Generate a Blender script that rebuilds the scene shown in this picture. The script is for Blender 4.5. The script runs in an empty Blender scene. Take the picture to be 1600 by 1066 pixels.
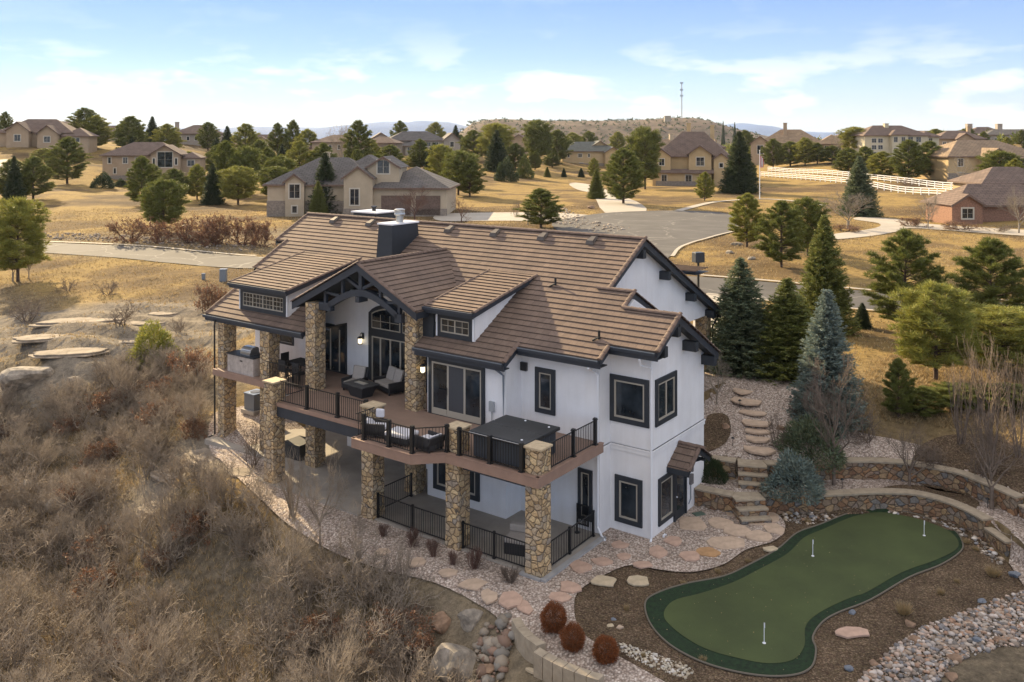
import bpy, math, random
import numpy as np
from mathutils import Vector, Matrix

scene = bpy.context.scene
COL = scene.collection
rad = math.radians

# ------------------------------------------------------------------ camera
CAM_H = 15.5
FPX = 1388.0          # focal length in photo pixels (1600 wide)
cam_d = bpy.data.cameras.new('camera')
cam = bpy.data.objects.new('camera', cam_d)
COL.objects.link(cam)
cam_d.sensor_width = 36.0
cam_d.lens = 36.0 * FPX / 1600.0
cam_d.shift_y = -318.0 / 1600.0
cam_d.clip_start = 0.5
cam_d.clip_end = 60000
cam.location = (0, 0, CAM_H)
cam.rotation_euler = (rad(90), 0, 0)
scene.camera = cam

# ------------------------------------------------------------------ light
SUN = Vector((-0.585, 0.81, 0.0)).normalized()
SUN_EL = rad(22)
SUN_DIR = Vector((SUN.x * math.cos(SUN_EL), SUN.y * math.cos(SUN_EL), math.sin(SUN_EL)))
sun_d = bpy.data.lights.new('sun', 'SUN')
sun_d.energy = 5.0
sun_d.angle = rad(0.6)
sun_d.color = (1.0, 0.78, 0.47)
sun = bpy.data.objects.new('sun', sun_d)
COL.objects.link(sun)
sun.rotation_euler = SUN_DIR.to_track_quat('Z', 'Y').to_euler()
sun.location = (-60, 80, 60)

world = bpy.data.worlds.new('World')
scene.world = world
world.use_nodes = True
_nt = world.node_tree
for _n in list(_nt.nodes):
    _nt.nodes.remove(_n)


def wn(t, **k):
    n = _nt.nodes.new(t)
    for a, b in k.items():
        setattr(n, a, b)
    return n


def build_world():
    L = _nt.links.new
    out = wn('ShaderNodeOutputWorld')
    bg = wn('ShaderNodeBackground')
    bg.inputs[1].default_value = 0.093
    sky = wn('ShaderNodeTexSky')
    sky.sky_type = 'NISHITA'
    sky.sun_disc = False
    sky.sun_elevation = SUN_EL
    sky.sun_rotation = math.atan2(SUN.x, SUN.y)
    sky.altitude = 1900
    sky.air_density = 1.0
    sky.dust_density = 0.05
    sky.ozone_density = 4.0
    # thin clouds: noise on the view direction, flattened towards the horizon
    tc = wn('ShaderNodeTexCoord')
    sep = wn('ShaderNodeSeparateXYZ')
    L(tc.outputs['Generated'], sep.inputs[0])
    den = wn('ShaderNodeMath', operation='ADD'); den.inputs[1].default_value = 0.10
    L(sep.outputs[2], den.inputs[0])
    mx = wn('ShaderNodeMath', operation='DIVIDE'); L(sep.outputs[0], mx.inputs[0]); L(den.outputs[0], mx.inputs[1])
    my = wn('ShaderNodeMath', operation='DIVIDE'); L(sep.outputs[1], my.inputs[0]); L(den.outputs[0], my.inputs[1])
    cmb = wn('ShaderNodeCombineXYZ'); L(mx.outputs[0], cmb.inputs[0]); L(my.outputs[0], cmb.inputs[1])
    nz = wn('ShaderNodeTexNoise'); nz.inputs['Scale'].default_value = 9.5; nz.inputs['Detail'].default_value = 7; nz.inputs['Roughness'].default_value = 0.55
    mpp = wn('ShaderNodeMapping'); mpp.inputs['Scale'].default_value = (1, 1, 3.4); L(tc.outputs['Generated'], mpp.inputs[0])
    L(mpp.outputs[0], nz.inputs['Vector'])
    cr = wn('ShaderNodeValToRGB')
    cr.color_ramp.elements[0].position = 0.50; cr.color_ramp.elements[0].color = (0, 0, 0, 1)
    cr.color_ramp.elements[1].position = 0.61; cr.color_ramp.elements[1].color = (1, 1, 1, 1)
    L(nz.outputs['Fac'], cr.inputs[0])
    # cloud band: strongest 2-8 degrees above the horizon
    band = wn('ShaderNodeValToRGB')
    e = band.color_ramp.elements
    e[0].position = 0.0; e[0].color = (1, 1, 1, 1)
    e[1].position = 0.30; e[1].color = (0.12, 0.12, 0.12, 1)
    x = e.new(0.06); x.color = (.8, .8, .8, 1); x = e.new(0.085); x.color = (.4, .4, .4, 1)
    x = e.new(0.12); x.color = (0.08, 0.08, 0.08, 1)
    L(sep.outputs[2], band.inputs[0])
    mul = wn('ShaderNodeMath', operation='MULTIPLY'); L(cr.outputs[0], mul.inputs[0]); L(band.outputs[0], mul.inputs[1])
    # pale veil low over the horizon; higher stops blend in the overhead fill
    veil = wn('ShaderNodeValToRGB')
    v = veil.color_ramp.elements
    v[0].position = 0.0; v[0].color = (0.93, 0.93, 0.93, 1)
    v[1].position = 1.0; v[1].color = (0.6, 0.6, 0.6, 1)
    for p_, k_ in ((.03, .85), (.06, .75), (.10, .8), (.15, .8), (.25, .3), (.4, .6)):
        x = v.new(p_); x.color = (k_, k_, k_, 1)
    L(sep.outputs[2], veil.inputs[0])
    mxx = wn('ShaderNodeMath', operation='MAXIMUM'); L(mul.outputs[0], mxx.inputs[0]); L(veil.outputs[0], mxx.inputs[1])
    mix = wn('ShaderNodeMixRGB'); L(mxx.outputs[0], mix.inputs[0]); L(sky.outputs[0], mix.inputs[1])
    # bright fill light added overhead, out of view, duller white haze at the horizon
    hc = wn('ShaderNodeValToRGB'); h_ = hc.color_ramp.elements
    h_[0].position = 0.0; h_[0].color = (.44, .47, .52, 1)
    h_[1].position = 0.55; h_[1].color = (.93, .84, .755, 1)
    x = h_.new(.04); x.color = (.345, .415, .525, 1)
    x = h_.new(.09); x.color = (.225, .325, .57, 1)
    x = h_.new(.15); x.color = (.155, .25, .53, 1)
    x = h_.new(.2); x.color = (.55, .57, .62, 1)
    L(sep.outputs[2], hc.inputs[0])
    cc = wn('ShaderNodeMixRGB'); L(mul.outputs[0], cc.inputs[0]); L(hc.outputs[0], cc.inputs[1]); cc.inputs[2].default_value = (.66, .64, .63, 1)
    sc_ = wn('ShaderNodeVectorMath', operation='SCALE'); sc_.inputs['Scale'].default_value = 8.2; L(cc.outputs[0], sc_.inputs[0])
    L(sc_.outputs[0], mix.inputs[2])
    L(mix.outputs[0], bg.inputs[0])
    L(bg.outputs[0], out.inputs[0])


build_world()
vs = scene.view_settings
scene.display_settings.display_device = 'sRGB'
vs.view_transform = 'Standard'
vs.look = 'None'
vs.exposure = 1.27
vs.gamma = 1.0
vs.use_curve_mapping = False
scene.render.film_transparent = False
try:
    scene.cycles.max_bounces = 6
    scene.cycles.transparent_max_bounces = 8
    scene.cycles.volume_bounces = 0
except Exception:
    pass

# ------------------------------------------------------------------ frames of reference
EX = np.array([.8083, -.5888]); EX /= np.hypot(*EX)     # house +x (along the long front)
EY = np.array([-EX[1], EX[0]])                          # house +y (away from the front)
O2 = np.array([5.3353, 34.0951])
HROT = math.atan2(EX[1], EX[0])


def w2(x, y):
    """house plan coordinates -> world xy"""
    return O2 + EX * x + EY * y


def w3(x, y, z):
    p = w2(x, y)
    return Vector((p[0], p[1], z))


def at(px, py, z):
    """world point of height z lying behind photo pixel (px,py)"""
    t = (CAM_H - z) * FPX / (py - 215.0)
    return ((px - 800.0) / FPX * t, t)


def atd(px, d):
    return ((px - 800.0) / FPX * d, d)


# ------------------------------------------------------------------ object helpers
def tag(o, label=None, cat=None, group=None, kind=None):
    if label: o['label'] = label
    if cat: o['category'] = cat
    if group: o['group'] = group
    if kind: o['kind'] = kind
    return o


def empty(name, loc=(0, 0, 0), rz=0.0, label=None, cat=None, group=None):
    o = bpy.data.objects.new(name, None)
    o.empty_display_size = 0.3
    COL.objects.link(o)
    o.location = loc
    o.rotation_euler = (0, 0, rz)
    return tag(o, label, cat, group)


def copy_tree(o, parent=None):
    c = o.copy(); COL.objects.link(c)
    if parent is not None: c.parent = parent
    for ch in list(o.children):
        copy_tree(ch, c)
    return c


class MB:
    """collects shapes into one mesh"""
    def __init__(s):
        s.v = []; s.f = []; s.mi = []; s.uv = []; s.cur = 0

    def add(s, vs, fs, uvs=None):
        b = len(s.v)
        s.v += [tuple(p) for p in vs]
        for i, f in enumerate(fs):
            s.f.append([b + k for k in f]); s.mi.append(s.cur)
            s.uv.append(uvs[i] if uvs else None)
        return s

    def box(s, x0, x1, y0, y1, z0, z1):
        v = [(x0, y0, z0), (x1, y0, z0), (x1, y1, z0), (x0, y1, z0), (x0, y0, z1), (x1, y0, z1), (x1, y1, z1), (x0, y1, z1)]
        return s.add(v, [(3, 2, 1, 0), (4, 5, 6, 7), (0, 1, 5, 4), (1, 2, 6, 5), (2, 3, 7, 6), (3, 0, 4, 7)])

    def cbox(s, cx, cy, cz, sx, sy, sz):
        return s.box(cx - sx / 2, cx + sx / 2, cy - sy / 2, cy + sy / 2, cz, cz + sz)

    def frustum(s, a, b, z0, z1):
        """a, b = (x0,x1,y0,y1) at the bottom and the top"""
        v = [(a[0], a[2], z0), (a[1], a[2], z0), (a[1], a[3], z0), (a[0], a[3], z0), (b[0], b[2], z1), (b[1], b[2], z1), (b[1], b[3], z1), (b[0], b[3], z1)]
        return s.add(v, [(3, 2, 1, 0), (4, 5, 6, 7), (0, 1, 5, 4), (1, 2, 6, 5), (2, 3, 7, 6), (3, 0, 4, 7)])

    def prism(s, poly, z0, z1):
        n = len(poly)
        a = sum(poly[i][0] * poly[(i + 1) % n][1] - poly[(i + 1) % n][0] * poly[i][1] for i in range(n))
        if a < 0: poly = list(reversed(poly))
        v = [(p[0], p[1], z0) for p in poly] + [(p[0], p[1], z1) for p in poly]
        return s.add(v, [tuple(range(n - 1, -1, -1)), tuple(range(n, 2 * n))] + [(i, (i + 1) % n, n + (i + 1) % n, n + i) for i in range(n)])

    def extx(s, prof, x0, x1):
        """profile in (y,z) extruded along x"""
        n = len(prof)
        a = sum(prof[i][0] * prof[(i + 1) % n][1] - prof[(i + 1) % n][0] * prof[i][1] for i in range(n))
        if a < 0: prof = list(reversed(prof))
        v = [(x0, p[0], p[1]) for p in prof] + [(x1, p[0], p[1]) for p in prof]
        return s.add(v, [tuple(range(n - 1, -1, -1)), tuple(range(n, 2 * n))] + [(i, (i + 1) % n, n + (i + 1) % n, n + i) for i in range(n)])

    def exty(s, prof, y0, y1):
        """profile in (x,z) extruded along y"""
        n = len(prof)
        a = sum(prof[i][0] * prof[(i + 1) % n][1] - prof[(i + 1) % n][0] * prof[i][1] for i in range(n))
        if a > 0: prof = list(reversed(prof))
        v = [(p[0], y0, p[1]) for p in prof] + [(p[0], y1, p[1]) for p in prof]
        return s.add(v, [tuple(range(n - 1, -1, -1)), tuple(range(n, 2 * n))] + [(i, (i + 1) % n, n + (i + 1) % n, n + i) for i in range(n)])

    def bar(s, p0, p1, w, h=None, up=(0, 0, 1)):
        """rectangular beam from p0 to p1; w sideways, h along up"""
        h = h or w
        p0 = Vector(p0); p1 = Vector(p1); d = (p1 - p0).normalized(); up = Vector(up)
        if abs(d.dot(up)) > .99: up = Vector((0, 1, 0))
        r = d.cross(up).normalized(); u = r.cross(d).normalized()
        v = []
        for p in (p0, p1):
            for a, b in ((-1, -1), (1, -1), (1, 1), (-1, 1)):
                v.append(p + r * (a * w / 2) + u * (b * h / 2))
        return s.add(v, [(3, 2, 1, 0), (4, 5, 6, 7), (0, 1, 5, 4), (1, 2, 6, 5), (2, 3, 7, 6), (3, 0, 4, 7)])

    def tube(s, pts, r, n=8, cap=True):
        pts = [Vector(p) for p in pts]
        rs = r if isinstance(r, (list, tuple)) else [r] * len(pts)
        base = len(s.v); rings = []
        d0 = (pts[1] - pts[0]).normalized()
        u = Vector((0, 0, 1)) if abs(d0.z) < .9 else Vector((1, 0, 0))
        for i, p in enumerate(pts):
            d = (pts[min(i + 1, len(pts) - 1)] - pts[max(i - 1, 0)]).normalized()
            a = d.cross(u).normalized(); b = d.cross(a).normalized()
            rings.append([p + a * (math.cos(2 * math.pi * k / n) * rs[i]) + b * (math.sin(2 * math.pi * k / n) * rs[i]) for k in range(n)])
        v = [q for ring in rings for q in ring]; f = []
        for i in range(len(pts) - 1):
            for k in range(n):
                f.append((i * n + k, (i + 1) * n + k, (i + 1) * n + (k + 1) % n, i * n + (k + 1) % n))
        if cap:
            f.append(tuple(range(n))); f.append(tuple(range(len(pts) * n - 1, (len(pts) - 1) * n - 1, -1)))
        return s.add(v, f)

    def lathe(s, prof, n=16, c=(0, 0, 0)):
        v = []; f = []
        for r, z in prof:
            for k in range(n):
                a = 2 * math.pi * k / n
                v.append((c[0] + r * math.cos(a), c[1] + r * math.sin(a), c[2] + z))
        m = len(prof)
        for i in range(m - 1):
            for k in range(n):
                f.append((i * n + k, i * n + (k + 1) % n, (i + 1) * n + (k + 1) % n, (i + 1) * n + k))
        f.append(tuple(range(n - 1, -1, -1))); f.append(tuple(range((m - 1) * n, m * n)))
        return s.add(v, f)

    def build(s, name, mats, parent=None, smooth=False, bevel=0.0):
        me = bpy.data.meshes.new(name)
        me.from_pydata(s.v, [], s.f)
        if not isinstance(mats, (list, tuple)): mats = [mats]
        for m in mats: me.materials.append(m)
        if len(mats) > 1: me.polygons.foreach_set('material_index', s.mi)
        if any(u is not None for u in s.uv):
            uvl = me.uv_layers.new(name='UVMap')
            flat = []
            for f, u in zip(s.f, s.uv):
                for k in range(len(f)):
                    flat += list(u[k]) if u else [0.0, 0.0]
            uvl.data.foreach_set('uv', flat)
        me.update()
        if smooth: me.polygons.foreach_set('use_smooth', [True] * len(me.polygons))
        o = bpy.data.objects.new(name, me)
        COL.objects.link(o)
        if parent is not None: o.parent = parent
        if bevel:
            md = o.modifiers.new('bevel', 'BEVEL'); md.width = bevel; md.segments = 2; md.limit_method = 'ANGLE'
        return o


def mesh_np(name, V, F, mat, parent=None, smooth=False, col=None):
    """fast mesh from numpy arrays: V (n,3), F (m,k) with k = 3 or 4"""
    me = bpy.data.meshes.new(name)
    V = np.ascontiguousarray(V, dtype=np.float32); F = np.ascontiguousarray(F, dtype=np.int32)
    k = F.shape[1]
    me.vertices.add(len(V)); me.vertices.foreach_set('co', V.ravel())
    me.loops.add(F.size); me.loops.foreach_set('vertex_index', F.ravel())
    me.polygons.add(len(F)); me.polygons.foreach_set('loop_start', np.arange(0, F.size, k, dtype=np.int32))
    try: me.polygons.foreach_set('loop_total', np.full(len(F), k, dtype=np.int32))
    except Exception: pass
    if smooth: me.polygons.foreach_set('use_smooth', np.ones(len(F), dtype=bool))
    if col is not None:
        ca = me.color_attributes.new('tint', 'FLOAT_COLOR', 'POINT')
        ca.data.foreach_set('color', np.ascontiguousarray(col, dtype=np.float32).ravel())
    me.materials.append(mat)
    me.update(calc_edges=True)
    me.validate()
    o = bpy.data.objects.new(name, me); COL.objects.link(o)
    if parent is not None: o.parent = parent
    return o


# ------------------------------------------------------------------ materials
def newmat(name):
    m = bpy.data.materials.new(name); m.use_nodes = True
    nt = m.node_tree
    b = nt.nodes['Principled BSDF']
    return m, nt, b


def N(nt, t, ins=None, **k):
    n = nt.nodes.new(t)
    for a, b in k.items(): setattr(n, a, b)
    for a, b in (ins or {}).items(): n.inputs[a].default_value = b
    return n


def ramp(nt, fac, stops):
    r = nt.nodes.new('ShaderNodeValToRGB'); e = r.color_ramp.elements
    while len(e) < len(stops): e.new(0.5)
    for el, (p, c) in zip(e, stops):
        el.position = p; el.color = (c[0], c[1], c[2], 1)
    nt.links.new(fac, r.inputs[0])
    return r.outputs[0]


def coords(nt, kind='Object', scale=(1, 1, 1)):
    t = nt.nodes.new('ShaderNodeTexCoord'); m = nt.nodes.new('ShaderNodeMapping')
    m.inputs['Scale'].default_value = scale
    nt.links.new(t.outputs[kind], m.inputs[0])
    return m.outputs[0]


def bump(nt, b, h, strength=.3, dist=.02):
    n = nt.nodes.new('ShaderNodeBump'); n.inputs['Strength'].default_value = strength; n.inputs['Distance'].default_value = dist
    nt.links.new(h, n.inputs['Height']); nt.links.new(n.outputs[0], b.inputs['Normal'])
    return n


def plain(name, c, rough=.7, metal=0.0, spec=None, noise=None, amt=.25, bscale=None, bstr=.3):
    """base colour with mottling (noise scale) and fine bump (bscale)"""
    m, nt, b = newmat(name)
    b.inputs['Base Color'].default_value = (*c, 1)
    b.inputs['Roughness'].default_value = rough
    b.inputs['Metallic'].default_value = metal
    if spec is not None: b.inputs['Specular IOR Level'].default_value = spec
    if noise:
        co = coords(nt)
        n = N(nt, 'ShaderNodeTexNoise', {'Scale': noise, 'Detail': 6, 'Roughness': .6}); nt.links.new(co, n.inputs[0])
        lo = [x * (1 - amt) for x in c]; hi = [min(1, x * (1 + amt)) for x in c]
        nt.links.new(ramp(nt, n.outputs['Fac'], [(.3, lo), (.7, hi)]), b.inputs['Base Color'])
    if bscale:
        co = coords(nt)
        n = N(nt, 'ShaderNodeTexNoise', {'Scale': bscale, 'Detail': 4}); nt.links.new(co, n.inputs[0])
        bump(nt, b, n.outputs['Fac'], bstr, .02)
    return m


def stone_mat(name, cols, scale=4.5, mortar=(.12, .1, .085), mw=.035, rough=.85, squash=(1, 1, 1.25)):
    m, nt, b = newmat(name)
    co = coords(nt, 'Object', squash)
    nz = N(nt, 'ShaderNodeTexNoise', {'Scale': 2.5, 'Detail': 3}); nt.links.new(co, nz.inputs[0])
    vm = N(nt, 'ShaderNodeVectorMath', operation='MULTIPLY_ADD'); nt.links.new(nz.outputs['Color'], vm.inputs[0]); vm.inputs[1].default_value = (.16, .16, .16); nt.links.new(co, vm.inputs[2])
    v = N(nt, 'ShaderNodeTexVoronoi', {'Scale': scale}); nt.links.new(vm.outputs[0], v.inputs['Vector'])
    e = N(nt, 'ShaderNodeTexVoronoi', {'Scale': scale}, feature='DISTANCE_TO_EDGE'); nt.links.new(vm.outputs[0], e.inputs['Vector'])
    sp = N(nt, 'ShaderNodeSeparateColor'); nt.links.new(v.outputs['Color'], sp.inputs[0])
    c = ramp(nt, sp.outputs[0], [(i / (len(cols) - 1), x) for i, x in enumerate(cols)])
    n2 = N(nt, 'ShaderNodeTexNoise', {'Scale': 14, 'Detail': 6}); nt.links.new(co, n2.inputs[0])
    mul = N(nt, 'ShaderNodeMixRGB', blend_type='MULTIPLY'); mul.inputs[0].default_value = .8
    nt.links.new(c, mul.inputs[1]); nt.links.new(ramp(nt, n2.outputs['Fac'], [(.3, (.6, .58, .55)), (.65, (1.15, 1.12, 1.05))]), mul.inputs[2])
    edge = N(nt, 'ShaderNodeMapRange', {'From Min': mw * .4, 'From Max': mw}); nt.links.new(e.outputs['Distance'], edge.inputs[0])
    mx = N(nt, 'ShaderNodeMixRGB'); nt.links.new(edge.outputs[0], mx.inputs[0]); mx.inputs[1].default_value = (*mortar, 1); nt.links.new(mul.outputs[0], mx.inputs[2])
    nt.links.new(mx.outputs[0], b.inputs['Base Color']); b.inputs['Roughness'].default_value = rough
    b.inputs['Specular IOR Level'].default_value = .2
    e2 = N(nt, 'ShaderNodeMapRange', {'From Min': 0, 'From Max': mw * 3.5}); nt.links.new(e.outputs['Distance'], e2.inputs[0])
    ad = N(nt, 'ShaderNodeMath', operation='MULTIPLY_ADD'); nt.links.new(n2.outputs['Fac'], ad.inputs[0]); ad.inputs[1].default_value = .5; nt.links.new(e2.outputs[0], ad.inputs[2])
    bump(nt, b, ad.outputs[0], .9, .06)
    return m


def tile_mat(name, c1, c2, dark, w=.33, row=.33):
    """concrete roof tiles on a UV map in metres: u along the eave, v up the slope"""
    m, nt, b = newmat(name)
    t = N(nt, 'ShaderNodeTexCoord')
    br = N(nt, 'ShaderNodeTexBrick', {'Scale': 1.0, 'Brick Width': w, 'Row Height': row, 'Mortar Size': .006, 'Bias': -.1}, offset=.5)
    br.inputs['Color1'].default_value = (*c1, 1); br.inputs['Color2'].default_value = (*c2, 1); br.inputs['Mortar'].default_value = (*dark, 1)
    nt.links.new(t.outputs['UV'], br.inputs['Vector'])
    co = coords(nt)
    n = N(nt, 'ShaderNodeTexNoise', {'Scale': .6, 'Detail': 8, 'Roughness': .65}); nt.links.new(co, n.inputs[0])
    n2 = N(nt, 'ShaderNodeTexNoise', {'Scale': 22, 'Detail': 5}); nt.links.new(co, n2.inputs[0])
    mu = N(nt, 'ShaderNodeMixRGB', blend_type='MULTIPLY'); mu.inputs[0].default_value = 1
    nt.links.new(br.outputs['Color'], mu.inputs[1]); nt.links.new(ramp(nt, n.outputs['Fac'], [(.25, (.78, .78, .8)), (.75, (1.2, 1.17, 1.1))]), mu.inputs[2])
    m2 = N(nt, 'ShaderNodeMixRGB', blend_type='MULTIPLY'); m2.inputs[0].default_value = .7
    nt.links.new(mu.outputs[0], m2.inputs[1]); nt.links.new(ramp(nt, n2.outputs['Fac'], [(.3, (.75, .75, .75)), (.7, (1.15, 1.15, 1.15))]), m2.inputs[2])
    nt.links.new(m2.outputs[0], b.inputs['Base Color'])
    b.inputs['Roughness'].default_value = .85; b.inputs['Specular IOR Level'].default_value = .2
    bump(nt, b, n2.outputs['Fac'], .4, .015)
    return m


def scatter_mat(name, cols, scale, rough=.95, bs=.6, bd=.03, big=None, bigamt=.35):
    """gravel / mulch: small cells each of its own colour"""
    m, nt, b = newmat(name)
    co = coords(nt)
    v = N(nt, 'ShaderNodeTexVoronoi', {'Scale': scale}); nt.links.new(co, v.inputs['Vector'])
    sp = N(nt, 'ShaderNodeSeparateColor'); nt.links.new(v.outputs['Color'], sp.inputs[0])
    c = ramp(nt, sp.outputs[0], [(i / (len(cols) - 1), x) for i, x in enumerate(cols)])
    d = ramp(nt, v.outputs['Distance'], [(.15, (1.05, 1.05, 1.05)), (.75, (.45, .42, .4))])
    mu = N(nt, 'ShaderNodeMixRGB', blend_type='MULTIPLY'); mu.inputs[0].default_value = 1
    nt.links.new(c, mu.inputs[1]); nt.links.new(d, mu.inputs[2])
    outc = mu.outputs[0]
    if big:
        n = N(nt, 'ShaderNodeTexNoise', {'Scale': big, 'Detail': 5}); nt.links.new(co, n.inputs[0])
        m3 = N(nt, 'ShaderNodeMixRGB', blend_type='MULTIPLY'); m3.inputs[0].default_value = 1
        nt.links.new(outc, m3.inputs[1]); nt.links.new(ramp(nt, n.outputs['Fac'], [(.3, (1 - bigamt,) * 3), (.7, (1 + bigamt * .5,) * 3)]), m3.inputs[2]); outc = m3.outputs[0]
    nt.links.new(outc, b.inputs['Base Color']); b.inputs['Roughness'].default_value = rough; b.inputs['Specular IOR Level'].default_value = .15
    inv = N(nt, 'ShaderNodeMath', operation='SUBTRACT'); inv.inputs[0].default_value = 1; nt.links.new(v.outputs['Distance'], inv.inputs[1])
    bump(nt, b, inv.outputs[0], bs, bd)
    return m


def leaf_mat(name, c, var=.35, trans=.25, rough=.6):
    """foliage: tint attribute times base colour, a little translucency"""
    m, nt, b = newmat(name)
    a = N(nt, 'ShaderNodeAttribute', attribute_name='tint')
    oi = N(nt, 'ShaderNodeObjectInfo')
    mu = N(nt, 'ShaderNodeMixRGB', blend_type='MULTIPLY'); mu.inputs[0].default_value = 1; mu.inputs[1].default_value = (*c, 1)
    nt.links.new(a.outputs['Color'], mu.inputs[2])
    nt.links.new(mu.outputs[0], b.inputs['Base Color']); b.inputs['Roughness'].default_value = rough; b.inputs['Specular IOR Level'].default_value = .25
    tr = N(nt, 'ShaderNodeBsdfTranslucent'); nt.links.new(mu.outputs[0], tr.inputs[0])
    ms = N(nt, 'ShaderNodeMixShader'); ms.inputs[0].default_value = trans
    nt.links.new(b.outputs[0], ms.inputs[1]); nt.links.new(tr.outputs[0], ms.inputs[2])
    nt.links.new(ms.outputs[0], nt.nodes['Material Output'].inputs[0])
    return m


M = {}
M['stucco'] = plain('white_stucco', (.82, .82, .825), .9, noise=.8, amt=.06, bscale=24, bstr=.25)
def streaked(m):
    nt = m.node_tree; b = nt.nodes['Principled BSDF']; src = b.inputs['Base Color'].links[0].from_socket
    n = N(nt, 'ShaderNodeTexNoise', {'Scale': 1.0, 'Detail': 5, 'Roughness': .6}); nt.links.new(coords(nt, 'Object', (3, 3, .35)), n.inputs[0])
    mu = N(nt, 'ShaderNodeMixRGB', blend_type='MULTIPLY'); mu.inputs[0].default_value = 1; nt.links.new(src, mu.inputs[1]); nt.links.new(ramp(nt, n.outputs['Fac'], [(.36, (.955, .95, .94)), (.6, (1, 1, 1))]), mu.inputs[2]); nt.links.new(mu.outputs[0], b.inputs['Base Color'])


streaked(M['stucco'])
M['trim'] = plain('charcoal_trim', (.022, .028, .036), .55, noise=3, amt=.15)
M['navy'] = plain('navy_fascia', (.03, .038, .052), .5, noise=2, amt=.15)
M['gutter'] = plain('gutter_rim', (.2, .24, .29), .35, metal=.4)
M['frame'] = plain('beige_window_frame', (.42, .38, .31), .5)
M['white'] = plain('white_metal', (.8, .82, .85), .4)
M['black'] = plain('black_metal', (.012, .013, .015), .4)
M['stone'] = stone_mat('ledge_stone', [(.36, .27, .17), (.58, .42, .24), (.44, .35, .25), (.7, .54, .32), (.35, .31, .27), (.64, .46, .26), (.52, .43, .32)], 3.9, mortar=(.1, .085, .07), mw=.038)
M['cap'] = plain('sandstone_cap', (.5, .4, .26), .8, noise=6, amt=.2, bscale=30)
M['tile'] = tile_mat('brown_concrete_tile', (.215, .157, .125), (.17, .125, .1), (.1, .075, .062))
M['ridge'] = plain('ridge_tile', (.16, .11, .085), .85, noise=5, amt=.35)
M['deck'] = plain('composite_deck', (.27, .185, .14), .7, noise=1.5, amt=.12)
M['deckfascia'] = plain('deck_fascia', (.30, .195, .145), .65, noise=2, amt=.12)
M['concrete'] = plain('patio_concrete', (.33, .3, .26), .85, noise=.8, amt=.18, bscale=40, bstr=.1)
M['kerb'] = plain('slab_edge_concrete', (.33, .33, .33), .8, noise=2, amt=.15)


def glass_mat(name, c=(.012, .016, .02), rough=.04):
    m, nt, b = newmat(name)
    co = coords(nt, 'Object', (.9, .9, .9))
    n = N(nt, 'ShaderNodeTexNoise', {'Scale': 1.3, 'Detail': 3}); nt.links.new(co, n.inputs[0])
    nt.links.new(ramp(nt, n.outputs['Fac'], [(.4, c), (.75, (c[0] * 3 + .01, c[1] * 3 + .012, c[2] * 3 + .014))]), b.inputs['Base Color'])
    b.inputs['Roughness'].default_value = rough; b.inputs['Specular IOR Level'].default_value = .6
    return m


M['glass'] = glass_mat('dark_window_glass')
M['screen'] = plain('insect_screen', (.06, .062, .068), .75)


def lamp_mat(name, c, s):
    m, nt, b = newmat(name)
    b.inputs['Base Color'].default_value = (*c, 1); b.inputs['Emission Color'].default_value = (*c, 1); b.inputs['Emission Strength'].default_value = s
    return m


M['lamp'] = lamp_mat('lit_lamp_glass', (1, .85, .55), .9)


def smooth01(t):
    t = np.clip(t, 0, 1)
    return t * t * (3 - 2 * t)
# ------------------------------------------------------------------ terrain
W1P = [(-30, 3.9), (.4, 3.9), (1.66, 4.05), (2.58, 4.85), (4.73, 6.4), (6.3, 7.9), (7.6, 8.75), (8.9, 8.6), (10.0, 7.9), (11.3, 6.5), (14, 2.5), (20, -5)]
W2P = [(-30, 5.5), (-.1, 5.5), (1.07, 5.8), (2.3, 6.3), (3.7, 7.5), (5.5, 9.2), (7.1, 10.0), (9.1, 10.1), (11.6, 8.4), (13.5, 6.4), (16, 2.5), (22, -5)]


def wy(P, x):
    return np.interp(x, [p[0] for p in P], [p[1] for p in P])


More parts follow.
